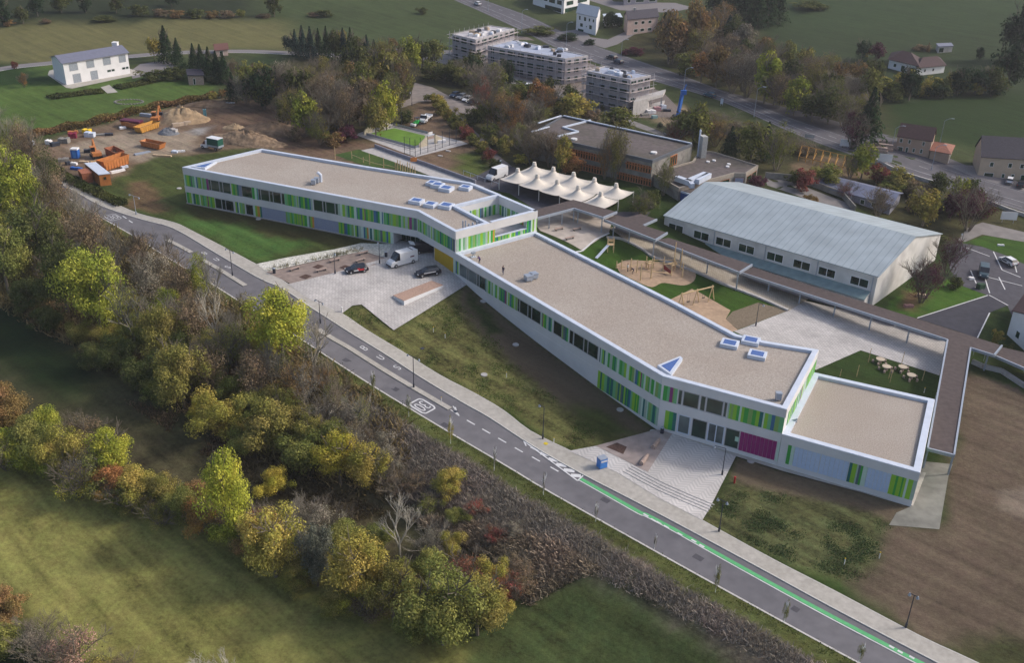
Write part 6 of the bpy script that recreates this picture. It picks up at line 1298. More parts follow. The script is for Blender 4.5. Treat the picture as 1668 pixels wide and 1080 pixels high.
# pallets, pipes and loose material, each its own
SM=[(296,204,(5,1.,.9),M_CREAM,'long pale pink block pile in front of the sand heap','block pile'),(284,217,(1.6,1.4,1.3),M_CONC,'white concrete ring beside the gravel heap','concrete ring'),(232,250,(4,1.1,.3),M_STEEL,'lilac steel sheet lying beside the alone orange skip','steel sheet'),(264,254,(4.6,.7,.35),M_WOOD,'long pale timber beam stack near the green slope','timber stack'),(285,248,(1.4,1.2,.5),M_CAP,'grey white pallet of panels near the green slope','pallet'),(296,247,(1.6,.6,.4),M_WHT,'white bags at the right end of the timber stack','bags'),(200,209,(1.6,1.1,.5),M_WHT,'white bag on the ground left of the skips','bag'),(147,222,(2.4,1.6,1.2),M_CAP,'grey white generator beside the yellow box','generator'),(142,216,(1.9,1.4,1.),M_YELLOW,'yellow box at the upper left of the building site','box'),(119,224,(1.8,1.6,1.3),mat('dark_red_paint',(.22,.02,.05)),'dark red tank at the upper left of the building site','tank'),(119,217,(2.4,1.,.7),M_ORANGE,'orange frame stack behind the dark red tank','frame stack'),(165,220,(5,1.2,.4),M_DCONC,'grey pipe stack right of the yellow box','pipe stack'),(178,220,(1.9,1.,.6),M_DARK,'dark crate at the end of the pipe stack','crate'),(50,235,(1.8,1.2,1.),M_CAP,'pale cabinet at the far left end of the site','cabinet'),(80,234,(1.4,1.2,1.),M_WHT,'small white box on the far left of the site','box'),(90,237,(2,1.4,.9),M_DARK,'dark box beside the small white one','box'),(105,232,(2.4,1.8,1.2),M_DCONC,'grey block stack left of the dark red tank','block stack'),(142,248,(1.4,1.,.8),M_DARK,'dark barrel group above the blue toilet','barrels'),(120,268,(1.8,.8,.6),M_WHT,'white debris pile below the blue toilet','debris'),(104,262,(2.4,1.6,.7),M_DCONC,'grey rubble pile left of the blue toilet','rubble'),(112,268,(1.2,.9,.8),M_DARK,'dark machine part below the rubble pile','machine part'),(125,276,(2.8,.8,.6),M_BLUE,'dark blue beam bundle behind the site cabin','beam bundle'),(192,280,(3.4,.8,.5),M_WHT,'white boards in front of the big orange skip','boards'),(203,273,(1.6,.7,.5),M_CAP,'grey boards right of the white boards','boards'),(155,268,(1.6,1.2,.8),M_OR2,'light orange box beside the excavator','box'),(137,265,(2,.8,.5),M_WOOD,'pale timber offcuts near the excavator','timber'),(425,210,(3.2,.5,.3),M_WHT,'white pipe lying on top of the spoil heap','pipe'),(375,168,(2.6,.6,.3),M_WHT,'white plank at the wood edge above the site','plank'),(245,190,(6,.8,.8),M_STEEL,'long grey pipe bundle behind the far skips','pipe bundle'),(334,189,(.8,.8,2.),mat('teal_paint',(.1,.25,.3)),'teal pump standing in the pale gravel patch','pump'),
(719,232,(2.2,1.2,.8),M_WHT,'white crate behind the right goal','crate'),(730,246,(1.2,.7,.2),M_CONC,'pale slab in the soil right of the ball court','slab'),(717,254,(1.1,.6,.2),M_CONC,'pale slab nearer the side path','slab'),
(1060,184,(2.6,1.6,1.),M_WHT,'white bag pile beside the concrete garage','bag pile'),(1070,180,(2,1.4,1.2),mat('pink_tarp',(.45,.25,.27)),'pink tarpaulin bundle beside the concrete garage','bundle'),(1080,177,(1.6,1.2,1.3),M_CAP,'grey sack group near the drilling mast','sacks'),(1086,181,(2.2,1.2,.7),M_DARK,'dark scrap pile near the drilling mast','scrap'),(1066,192,(1.6,1.,.8),mat('mint_tarp',(.3,.45,.45)),'mint green sheet at the street end of the site','sheet'),(1050,188,(2.4,1.2,.6),M_DCONC,'grey block pile at the corner of the nearest block','block pile'),(977,166,(3.,2.,1.1),M_WHT,'white tent-like cover in front of the nearest block','cover'),(932,152,(2.4,1.6,1.2),mat('light_blue_cover',(.35,.45,.6)),'light blue cover between the two right blocks','cover'),
(1582,455,(1.,.8,.5),M_WHT,'small white box on the car park tarmac','box'),(1597,470,(1.6,1.,1.1),mat('dark_green_bin',(.02,.06,.03)),'dark green waste bin below the green van','waste bin'),(1502,484,(2,.8,.7),M_CREAM,'cream stone bench under the purple tree','stone bench'),(1480,500,(1.8,.8,.5),mat('pink_stone',(.3,.16,.15)),'pink stone block at the tip of the right lawn','stone block'),(1630,400,(1.4,.5,.3),M_WHT,'white flat stone on the roundish lawn','stone')]
for i,(px,py,s,m,l,cat) in enumerate(SM):
    a=G(px,py); rg=random.Random(i); an_=rg.uniform(-.4,.9); mb=MB(); n=rg.choice((2,3,4))
    for k in range(n): mb.box((a.x+(k-(n-1)/2)*s[0]/n*math.cos(an_),a.y+(k-(n-1)/2)*s[0]/n*math.sin(an_),a.z+s[2]*(.5-.06*(k%2))),(s[0]/n*1.02,s[1]*(1-.1*(k%2)),s[2]*(1-.12*(k%2))),an_+rg.uniform(-.1,.1))
    mb.box((a.x,a.y,a.z+.06),(s[0]*1.05,s[1]*.8,.12),an_); tag(mb.build(cat.replace('-','_').replace(' ','_'),m,origin=a),l,cat)
# flower ring in the garden of the white house
a=G(210,166); mb=MB()
for k in range(26): t_=k/26*6.283; mb.blob((a.x+3.9*math.cos(t_),a.y+2.6*math.sin(t_),a.z+.1),(.45,.3,.22),6,4)
tag(mb.build('stone_ring',M_DCONC,origin=a),'oval ring of pale stones on the lawn of the white house','stone ring')

# ---------------- houses in the background ----------------
def house(name,label,near_l,near_r,far_l,he,wallm,roofm,rise=2.2,axis=0,hip=0,wn=(),wn2=(),over=.4,depthlim=None,chim=None,z=None):
    a,b,c=G(*near_l),G(*near_r),G(*far_l); q=quadbld(a,b,c); 
    if depthlim: d=(Vector(q[3])-Vector(q[0])).normalized()*depthlim; q[3]=tuple(Vector(q[0])+d); q[2]=tuple(Vector(q[1])+d)
    z=min(a.z,b.z) if z is None else z; t=thing(name,label,'house',(a.x,a.y,z)); slab(t,q,z-1.5,z+he,wallm)
    if rise: gable(t,q,z+he,rise,roofm,wallm,axis=axis,hip=hip,over=over)
    else: slab(t,inset(q,-.25),z+he,z+he+.3,roofm,'roof')
    wins(t,q[0],q[1],[(x0,x1,z+a_,z+b_) for x0,x1,a_,b_ in wn],frame=M_WHT); wins(t,q[1],q[2],[(x0,x1,z+a_,z+b_) for x0,x1,a_,b_ in wn2],frame=M_WHT); wins(t,q[3],q[0],[(x0,x1,z+a_,z+b_) for x0,x1,a_,b_ in wn2],frame=M_WHT)
    if chim: p=Vector(q[0]).lerp(Vector(q[1]),chim[0])+(Vector(q[3])-Vector(q[0]))*chim[1]; chimney(t,p,z+he,z+he+rise+1.,.8)
    return t,q,z
W2=lambda z0,z1,*xs:[(x,x+.1,z0,z1) for x in xs]
house('bungalow','cream bungalow with dark brown hipped roof on the dark meadow',(1446,111),(1492,122),(1452,98),3.4,M_WHT,M_BROWNR,2.4,hip=4,wn=[(.18,.28,1.,2.2),(.45,.58,.1,2.2),(.75,.88,1.,2.2)],wn2=[(.3,.4,1,2.2),(.7,.8,1,2.2)],over=.7)
t,q,z=house('bungalow_wing','lower front wing of cream walls and brown roof beside the bungalow',(1492,123),(1537,118),(1484,110),2.8,M_WHT,M_BROWNR,1.9,hip=3,wn=[(.25,.32,1,2.),(.55,.62,1,2.)],over=.6)
house('garden_shed','small grey garden shed on the meadow above the bungalow',(1527,86),(1550,84),(1524,80),2.2,M_CONC,M_GREYR,0,wn=[(.05,.4,.1,1.9)])
t,q,z=house('row_house','pinkish house with dark brown mansard roof beside the highway',(1458,243),(1512,257),(1466,229),4.6,M_PINK,M_BROWNR,2.6,wn=[(.08,.17,3.,4.1),(.33,.41,3.,4.1),(.05,.22,.1,1.9),(.3,.38,.1,2.),(.5,.58,.9,2.),(.72,.8,.9,2.1),(.74,.82,3.,4.1)],wn2=[(.3,.45,3,4)],depthlim=7,over=.25)
house('row_house_annex','pinkish annex with low orange hipped roof joined to the mansard house',(1513,258),(1543,268),(1520,243),3.0,M_PINK,M_ORR,1.2,hip=2.5,wn2=[(.1,.35,.1,2.3),(.5,.7,.1,2.3)],depthlim=8.5)
t,q,z=house('farmhouse','cream house with long dark roof at the right edge of the photo',(1592,285),(1720,300),(1586,270),6.2,M_CREAM,M_SLATE,4.,wn=[(.12,.17,3.6,4.8),(.35,.4,3.6,4.8),(.5,.55,3.6,4.8),(.08,.2,.1,2.),(.3,.34,.8,2.),(.42,.46,.8,2.),(.54,.6,.1,2.)],depthlim=9,over=.3)
house('detached_house','beige two-storey house with slate roof and two chimneys near the top',(1021,57),(1070,50),(1016,48),6.,M_BEIGE,M_SLATE,2.2,wn=[(x,x+.11,3.7,4.9) for x in (.22,.45,.68)]+[(x,x+.13,.9,2.1) for x in (.22,.43,.68)],chim=(.25,.5),depthlim=9)
t,q,z=house('detached_house','white house with blue-grey roof and balcony below the white apartment house',(938,48),(970,57),(944,36),6.8,M_WHT,mat('blue_grey_roof',(.20,.24,.30),.5),2.4,wn=[(.12,.22,4.4,6.),(.38,.5,4.4,6.),(.62,.7,4.6,5.8),(.82,.9,4.6,5.8),(.2,.35,2.,3.4),(.5,.56,2.2,2.8),(.66,.8,1.8,3.4),(.1,.4,0,1.2)],depthlim=15)
house('garage','low white garage beside the tall dark hedge near the top',(985,42),(1012,40),(982,34),3.,M_WHT,M_CAP,0)
t,q,z=house('apartment_house','white modern flat-roofed house with dark window bands at the top edge',(868,6),(918,22),(880,-8),7.5,M_WHT,M_CAP,0,wn=[(.05,.3,3.4,5.),(.36,.48,3.4,5.),(.52,.72,3.2,5.),(.78,.95,3.2,5.),(.4,.95,.2,2.)],depthlim=12)
t,q,z=house('apartment_house','white modern house with balconies right of the dark-banded one',(915,22),(960,8),(905,8),5.5,M_WHT,M_SLATE,0,wn=[(.15,.4,2.8,4.6),(.55,.9,2.8,4.6),(.1,.6,.1,1.9)],depthlim=10)
house('terraced_house','grey and white terraced house cut by the top edge',(1016,8),(1070,4),(1014,-6),5.5,mat('grey_render',(.22,.22,.27)),M_GREYR,0,wn=[(.1,.2,1,4.5),(.35,.6,1,4.5),(.75,.95,1,4.)],depthlim=10)
house('low_building','long low building with blue-grey metal roof behind the hall',(1332,305),(1448,350),(1345,292),2.7,mat('grey_render',(.22,.22,.27)),mat('blue_grey_metal',(.15,.165,.24),.5,var=.06),1.2,depthlim=9,over=.5,wn=[(x,x+.06,.8,2.) for x in (.1,.25,.4,.6,.75)])
house('village_house','white house with brown roof cut by the right edge',(1640,545),(1700,600),(1668,505),5.,M_WHT,M_BROWNR,2.,axis=1,wn=[(.2,.3,1,2.4),(.5,.6,1,2.4)],wn2=[(.1,.2,1,2.4),(.3,.4,1,2.4)])
house('garden_hut','small weathered timber hut beside the dark conifers',(308,138),(333,138),(306,128),2.8,M_WOODG,M_SLATE,0,wn=[(.3,.45,.1,2.)])
house('roadside_shelter','small brown-roofed shelter beside the upper lane',(352,92),(372,90),(350,84),2.2,M_BEIGE,mat('red_brown_roof',(.13,.06,.05)),1.2,wn=[(.3,.6,.1,1.8)])
# roof trusses under construction right of the hall
t=thing('timber_roof_frame','open orange timber roof trusses on a building site beyond the hall','roof frame',G(1335,265))
a=G(1300,262);b=G(1395,285)
for k in range(9): p=a.lerp(b,k/8); mk(lambda q:(q.tube(p+Vector((0,0,1.2)),p+Vector((1.2,3.,3.2)),.09,n=5),q.tube(p+Vector((1.2,3.,3.2)),p+Vector((2.4,6,1.2)),.09,n=5),q.tube(p+Vector((0,0,1.2)),p+Vector((2.4,6,1.2)),.09,n=5),q.tube(p,p+Vector((0,0,1.2)),.09,n=5)),'truss',mat('orange_timber',(.45,.24,.06),.7),t)
for dz_,o_ in ((1.2,(0,0)),(3.2,(1.2,3.))): mk(lambda q:q.tube(a+Vector((o_[0],o_[1],dz_)),b+Vector((o_[0],o_[1],dz_)),.09,n=5),'purlin',MT['orange_timber'],t)
# walls, barriers and signs by the highway
rwall('long grey concrete wall above the court behind the hall',[(1246,290),(1290,294),(1330,306),(1372,322),(1392,345)],1.5,.3,M_DCONC)
rwall('white concrete barrier along the highway above the car park',[(1425,262),(1450,275),(1480,287),(1530,302)],.8,.5,M_CONC); rwall('white concrete barrier along the highway near the right edge',[(1568,318),(1600,327),(1640,343),(1690,360)],.8,.5,M_CONC)
def sign(label,px,py,w,h,z0,m,ang=-.3):
    a=G(px,py); t=thing('sign_board',label,'sign',a); mk(lambda b:b.box(a+Vector((0,0,z0+h/2)),(w,.08,h),ang),'board',m,t)
    for k in (-1,1): q_=a+Vector((math.cos(ang),math.sin(ang),0))*w*.35*k; mk(lambda b:b.tube(q_+Vector((0,.08,0)),q_+Vector((0,.08,z0+h)),.05,n=5),'post',M_STEEL,t)
sign('large blank white site board beside the highway bend',1440,268,3.4,2.,.8,M_WHT); sign('white notice board on the street corner above the car park',1641,363,3.6,1.9,.8,M_WHT,-.1); sign('small white board beside the highway above the trusses',1375,240,2.4,1.8,.4,M_WHT,-.2); sign('small pale sign beside the highway lamps',1175,172,.8,1.6,.6,M_CAP); sign('small pale panel on the verge below the purple tree wood',1318,226,2.6,1.,.3,M_CONC)
# terraced steps by the mansard house
for k in range(3): a=G(1428+k*9,246-k*3); mk3=MB(); mk3.box(a+Vector((0,0,.6+k*.3)),(5,1.2,1.2),-.3); mk3.box(a+Vector((0,-.7,.3)),(5,.6,.6),-.3); tag(mk3.build('stair_terrace',M_WOODG,origin=a),('lowest','middle','highest')[k]+' pale stair terrace left of the mansard house','steps')
# ---------------- vegetation ----------------
def leafmesh(name,P,Nn,S,tone,asp=1.3):
    """quads at P facing Nn, half-size S"""
    n=len(P); rs=np.random.RandomState(n)
    r=rs.randn(n,3); t=np.cross(Nn,r); t/=np.linalg.norm(t,axis=1)[:,None]+1e-9; b=np.cross(Nn,t)
    S=S[:,None]; a=t*S*asp; c=b*S/asp
    V=np.stack([P-a,P-c*.9,P+a,P+c*.9],1).reshape(-1,3)
    me=bpy.data.meshes.new(name); me.vertices.add(4*n); me.vertices.foreach_set('co',V.ravel().astype(np.float32)); me.loops.add(4*n); me.loops.foreach_set('vertex_index',np.arange(4*n,dtype=np.int32)); me.polygons.add(n); me.polygons.foreach_set('loop_start',(np.arange(n)*4).astype(np.int32)); me.polygons.foreach_set('loop_total',np.full(n,4,np.int32))
    at=me.attributes.new('tone','FLOAT','POINT'); at.data.foreach_set('value',np.repeat(tone,4).astype(np.float32)); me.update(calc_edges=True); me.materials.append(M_LEAF); return me
def crown(kind,seed,n,ls):
    rs=np.random.RandomState(seed)
    if kind=='conifer':
        z=rs.rand(n)**.8; lay=(z*13+rs.rand(n)*.45); ph=rs.rand(n)*6.283; rad=(1-z)*.5*(.55+.45*((lay%1)<.55))*(.35+.65*rs.rand(n)**.4)*(1+.18*np.sin(ph*5+np.floor(lay)*2.1)); 
        P=np.stack([rad*np.cos(ph),rad*np.sin(ph),.06+z*.94-rad*.12],1); N_=np.stack([np.cos(ph)*.5,np.sin(ph)*.5,np.full(n,.8)],1)+rs.randn(n,3)*.35; tone=(np.floor(lay)*.37%1)*.5+rs.rand(n)*.3
    else:
        if kind=='round': k=44; cz,rx,rz=.53,.36,.36; br=(.09,.17)
        elif kind=='tall': k=46; cz,rx,rz=.53,.32,.40; br=(.08,.15)
        else: k=30; cz,rx,rz=.42,.40,.36; br=(.09,.17)
        c=rs.randn(k,3); c/=np.linalg.norm(c,axis=1)[:,None]; c*=(rs.rand(k)**.45)[:,None]; c*=np.array([rx,rx,rz]); c[:,2]+=cz
        lob=1+.22*np.sin(np.arctan2(c[:,1],c[:,0])*3+seed); c[:,:2]*=lob[:,None]
        r=rs.uniform(br[0],br[1],k); bt=rs.rand(k)
        i=rs.choice(k,n,p=r**2/np.sum(r**2)); d=rs.randn(n,3); d/=np.linalg.norm(d,axis=1)[:,None]; d[:,2]=np.where(rs.rand(n)<.6,np.abs(d[:,2]),d[:,2])
        q=rs.uniform(.45,1.18,n)[:,None]; P=c[i]+d*r[i][:,None]*q; P[:,2]=np.maximum(P[:,2],.02); N_=d+rs.randn(n,3)*.55+np.array([0,0,.35]); tone=np.clip(bt[i]*.8+rs.rand(n)*.2,0,1)
    N_/=np.linalg.norm(N_,axis=1)[:,None]
    return leafmesh('crown_'+kind,P,N_,ls*rs.uniform(.55,1.35,n),tone)
def branches(kind,seed,depth,leafy=0):
    """trunk and limbs; unit height 1, returns mesh"""
    rg=random.Random(seed); mb=MB(); 
    def grow(p,d,L,r,k):
        q=p+d*L; n=6 if r>.012 else 3; mb.tube(p,q,r,r*.65,n=n,cap=False)
        if k==0: return
        m_=3 if k>1 else 4
        for _ in range(m_):
            a=Vector((rg.uniform(-1,1),rg.uniform(-1,1),rg.uniform(.0,.55))); nd=(d*.75+a*.75).normalized(); f=rg.uniform(.45,1.); grow(p+d*L*f,nd,L*rg.uniform(.58,.8),r*.6,k-1)
    if kind=='multi':
        for j in range(6): a=j*1.05+rg.uniform(-.3,.3); grow(Vector((.03*math.cos(a),.03*math.sin(a),0)),Vector((math.cos(a)*.45,math.sin(a)*.45,1)).normalized(),.33,.012,depth-1)
    else: grow(Vector((0,0,-.03)),Vector((rg.uniform(-.05,.05),rg.uniform(-.05,.05),1)).normalized(),.42,.022,depth)
    mx=max(v[2] for v in mb.v); s=1/mx; mb.v=[(v[0]*s*1.05,v[1]*s*1.05,v[2]*s) for v in mb.v]; me=bpy.data.meshes.new('branches_'+kind); me.from_pydata(mb.v,[],mb.f); return me
TW=dict(pale=(.40,.37,.31),grey=(.25,.225,.18),slate=(.18,.175,.16),brown=(.2,.165,.12),olive=(.21,.195,.15))
M_TWIGC=bpy.data.materials.new('twigs'); M_TWIGC.use_nodes=True; _n=M_TWIGC.node_tree; _o=_n.nodes.new('ShaderNodeObjectInfo'); _n.links.new(_o.outputs['Color'],_n.nodes['Principled BSDF'].inputs['Base Color']); _n.nodes['Principled BSDF'].inputs['Roughness'].default_value=.95
CR={}
for kd in ('round','tall','bush'):
    CR[kd]=[crown(kd,11+i,13000,.0118) for i in range(4)]; CR[kd+'_far']=[crown(kd,31+i,2200,.03) for i in range(3)]; CR[kd+'_sparse']=[crown(kd,51+i,4200,.0115) for i in range(3)]
CR['thin']=[crown('tall',91+i,1100,.0115) for i in range(3)]
CR['conifer']=[crown('conifer',71+i,2600,.03) for i in range(3)]
BR={'tree':[branches('tree',i,3) for i in range(3)],'bare':[branches('tree',10+i,5) for i in range(3)],'multi':[branches('multi',20+i,5) for i in range(3)]}
for k,ms in BR.items():
    for m_ in ms: m_.materials.append(M_TWIGC)
PAL=dict(lime=((.30,.30,.05),'bright yellow-green'),ygreen=((.20,.215,.04),'yellow-green'),yellow=((.34,.285,.055),'yellow'),gold=((.27,.225,.06),'golden'),dgold=((.185,.165,.05),'dull golden'),olive=((.15,.155,.045),'olive green'),dolive=((.075,.085,.03),'dark olive'),brown=((.16,.12,.075),'brown'),grey=((.20,.18,.14),'grey-brown'),slate=((.10,.105,.08),'slate grey'),dark=((.028,.048,.022),'dark green'),blue=((.035,.06,.05),'blue-green'),orange=((.26,.14,.055),'orange'),obrown=((.19,.125,.055),'orange-brown'),red=((.18,.065,.05),'red'),purple=((.085,.03,.045),'dark purple'),pink=((.24,.15,.12),'pinkish brown'),pale=((.3,.28,.23),'pale grey'))
ORDN=['leftmost','second from left','third from left','fourth from left','fifth from left','sixth from left','seventh from left','eighth from left','ninth from left','tenth from left','eleventh from left','twelfth from left']+[a+'th from left' if not a.endswith('-') else a for a in []]
ONES=['','first','second','third','fourth','fifth','sixth','seventh','eighth','ninth']; TEN={9:'ninet',2:'twent',3:'thirt',4:'fort',5:'fift',6:'sixt',7:'sevent',8:'eight'}
TEENS=['tenth','eleventh','twelfth','thirteenth','fourteenth','fifteenth','sixteenth','seventeenth','eighteenth','nineteenth']
def ordn(n):
    if n==1: return 'leftmost'
    if n<10: s=ONES[n]
    elif n<20: s=TEENS[n-10]
    elif n%10==0: s=TEN[n//10]+'ieth'
    else: s=TEN[n//10]+'y-'+ONES[n%10]
    return s+' from left'
KN={'round':'round-crowned tree','tall':'tall tree','bush':'bush','conifer':'conifer','bare':'bare tree','multi':'bare twiggy shrub','sround':'half-bare tree','stall':'half-bare tall tree','sbush':'thin-leaved bush','shrub':'bush'}
rv=random.Random(99)
TREES=0
def zone(where,items,far=False):
    global TREES
    its=sorted(items,key=lambda t:t[0])
    for n,(px,py,w,h,kd,cn) in enumerate(its,1):
        c,cw=PAL[cn]; P=G(px,py); W=w*mpp(P); Hh=h*vm(P); v=rv.uniform(.85,1.15)*(1.1 if far else 1.5); col_=tuple(x*v for x in c)+(1,)
        sp=kd in('sround','stall','sbush'); base=kd[1:] if sp else kd
        istree=kd in ('round','tall','sround','stall','bare','conifer')
        kname={'round':'autumn_tree','tall':'autumn_tree','sround':'thinning_tree','stall':'thinning_tree','bare':'bare_tree','conifer':'conifer_tree','bush':'bush','sbush':'bush','multi':'twiggy_shrub'}[kd]
        t=thing(kname,f'{cw} {KN[kd]}, {ordn(n)} {where}','tree' if istree else 'bush',(P.x,P.y,P.z-.1),rv.uniform(0,6.28),('trees ' if istree else 'bushes ')+where)
        t.scale=(W*(1.12 if base!='conifer' else 1.4),W*(1.12 if base!='conifer' else 1.4)*rv.uniform(.9,1.1),Hh)
        def part(nm,me): o=bpy.data.objects.new(nm,me); C.objects.link(o); o.parent=t; o.color=col_ if nm=='crown' else TW.get(cn if kd in('bare','multi') else 0,(.15,.125,.095))+(1,); return o
        if kd in('bare','multi'):
            part('trunk' if kd=='bare' else 'stems',rv.choice(BR[kd])); 
            lf=part('crown',rv.choice(CR['bush_sparse' if kd=='multi' else 'thin'])) if cn!='pale' else None
            if lf: lf.scale=(.8,.8,.9)
        else:
            key=base if base=='conifer' else base+('_sparse' if sp else '_far' if far else '')
            part('crown',rv.choice(CR[key]))
            if sp: part('trunk' if istree else 'stems',rv.choice(BR['bare' if istree and not far else 'multi']))
            elif istree: part('trunk',rv.choice(BR['tree']))
        TREES+=1
fill=[]
_rf=random.Random(5)
for (x0,y0) in [(28,265),(70,350),(120,430),(160,425),(205,520),(240,480),(285,470),(290,560),(325,540),(360,520),(370,610),(405,620),(440,630),(430,680),(470,700),(500,680),(465,640),(510,740),(550,700),(590,700),(330,690),(285,630),(180,570),(130,560),(95,480),(50,450),(15,400),(60,290),(620,790),(575,760),(320,640)]:
    _near=edge_dist(G(x0,y0).x,G(x0,y0).y)[0]<13
    if _near: fill.append((x0+_rf.uniform(-8,8),y0,_rf.uniform(50,70),_rf.uniform(65,90),_rf.choice(('bare','bare','multi')),_rf.choice(('grey','brown','olive')))); continue
    fill.append((x0+_rf.uniform(-8,8),y0+_rf.uniform(-6,6),_rf.uniform(45,75),_rf.uniform(45,75),_rf.choice(('bush','sbush','round','sround','bush')),_rf.choice(('olive','dgold','gold','brown','ygreen','yellow','dgold'))))
zone('in the underwood of the roadside belt',fill)
zone('in the belt below the road',[(0,275,60,60,'round','olive'),(35,300,50,60,'sround','dgold'),(60,345,50,60,'round','dolive'),(12,355,60,80,'round','ygreen'),(55,400,60,80,'round','olive'),(0,420,70,90,'round','olive'),(125,365,40,60,'bare','brown'),(160,385,45,60,'bare','grey'),(180,500,60,70,'sround','brown'),(140,470,60,70,'round','dolive'),(280,540,60,70,'round','ygreen'),(240,560,60,60,'bush','olive'),(380,560,50,60,'multi','grey'),(300,600,70,70,'bush','dolive'),(450,690,70,70,'bush','dgold'),(400,700,70,70,'bush','olive'),(500,720,70,70,'bush','dgold'),(545,745,70,70,'bush','olive'),(585,740,60,60,'sbush','brown'),(375,660,60,70,'bush','olive'),(330,625,60,60,'bush','dgold'),(258,655,60,50,'bush','olive'),(520,690,50,50,'bush','brown'),(155,600,60,50,'bush','dolive'),(75,540,60,50,'bush','dolive'),(0,330,70,110,'round','olive'),(48,300,60,90,'sround','brown'),(30,395,95,145,'round','ygreen'),(85,330,50,80,'stall','dolive'),(98,375,60,100,'sround','brown'),(72,445,95,115,'round','dolive'),(15,480,90,110,'round','olive'),(130,400,60,95,'bare','grey'),(152,440,80,100,'sround','brown'),(112,515,95,120,'round','dolive'),(165,548,115,140,'round','ygreen'),(196,455,60,85,'bare','grey'),(228,440,55,70,'sbush','brown'),(222,575,95,120,'bare','olive'),(252,500,70,85,'sround','grey'),(268,600,85,105,'round','dgold'),(272,450,50,70,'bare','brown'),(300,510,65,85,'sround','brown'),(330,500,55,85,'stall','ygreen'),(312,575,80,95,'sround','brown'),(350,565,60,90,'bare','pale'),(300,665,95,110,'round','dgold'),(345,650,80,95,'sround','brown'),(385,600,70,80,'sround','olive'),(405,545,45,70,'stall','dgold'),(360,715,95,95,'bush','gold'),(418,660,80,90,'sround','brown'),(463,598,108,130,'round','lime'),(432,580,55,55,'bush','yellow'),(440,735,95,95,'bush','dgold'),(482,665,70,80,'sround','obrown'),(512,625,65,115,'bare','grey'),(498,770,95,85,'bush','olive'),(530,715,75,75,'sbush','grey'),(555,790,85,90,'round','yellow'),(598,795,75,85,'round','gold'),(548,665,45,60,'sbush','olive'),(578,700,60,50,'multi','grey'),(240,640,80,80,'bush','dolive'),(196,605,70,70,'bush','dolive'),(395,740,60,50,'bush','olive'),(620,745,60,45,'sbush','grey'),(50,505,70,60,'bush','dolive'),(340,590,60,60,'bush','dgold'),(640,810,50,45,'sbush','brown'),(530,640,50,60,'multi','obrown')])
_h=[]
for k in range(34):
    f=k/33; _x=5+f*835; _y=np.interp(_x,[0,100,230,340,420,520,600,720,850],[735,775,830,855,900,925,985,1010,975])+_rf.uniform(-22,22); _w=_rf.uniform(50,80); _h.append((_x+_rf.uniform(-8,8),float(_y),_w,_w*_rf.uniform(.75,1.0),_rf.choice(('bush','sbush','bush','sround','round')),_rf.choice(('dgold','gold','olive','yellow','brown','ygreen','grey','dgold','orange'))))
zone('in the thick of the field hedge',_h)
zone('in the hedge across the fields',[(15,705,95,95,'bush','obrown'),(58,745,85,80,'bush','olive'),(12,765,70,55,'sbush','grey'),(105,770,85,90,'bush','gold'),(150,800,80,75,'sbush','grey'),(85,720,60,70,'bush','ygreen'),(130,730,70,60,'sbush','brown'),(188,785,75,95,'round','lime'),(228,820,75,75,'bush','gold'),(205,830,60,50,'bush','olive'),(268,832,72,72,'bush','dgold'),(300,852,65,72,'bush','olive'),(322,830,60,60,'bush','obrown'),(375,885,92,165,'round','lime'),(340,865,60,60,'sbush','slate'),(450,812,62,58,'bush','yellow'),(418,880,55,60,'sbush','red'),(450,940,112,128,'round','gold'),(445,885,90,55,'sbush','red'),(492,862,60,60,'multi','grey'),(528,875,70,75,'sbush','grey'),(518,955,72,110,'round','slate'),(565,905,75,70,'bush','olive'),(592,990,115,130,'round','gold'),(555,1005,65,55,'bush','dgold'),(652,915,90,110,'bare','pale'),(642,1015,95,110,'round','dgold'),(692,965,65,95,'bush','olive'),(722,1050,135,145,'round','olive'),(762,965,80,75,'sbush','red'),(778,1035,95,110,'round','dgold'),(806,965,62,75,'bush','gold'),(822,985,60,60,'sbush','red'),(735,905,50,50,'bush','gold'),(842,945,55,45,'sbush','brown'),(615,900,60,55,'bush','olive'),(680,1045,80,80,'bush','olive'),(800,1010,60,70,'bush','gold'),(480,965,60,60,'bush','dgold'),(410,920,60,80,'round','obrown'),(700,905,60,55,'multi','grey')])
zone('in the lower left corner',[(22,1022,80,80,'bush','obrown'),(62,1072,75,70,'sbush','grey'),(112,1105,105,95,'sbush','pink'),(155,1112,65,50,'bush','dgold'),(5,1085,80,80,'bush','olive'),(350,1125,80,62,'multi','pale'),(190,1105,60,40,'sbush','brown')])
zone('on the weedy bank below the road',[(728,808,58,55,'bush','gold'),(700,838,45,45,'sbush','olive'),(776,838,40,32,'sbush','red'),(668,800,50,40,'sbush','brown'),(835,868,40,25,'sbush','grey'),(640,768,36,32,'sbush','grey'),(745,850,40,30,'bush','olive'),(805,880,44,30,'sbush','red')])
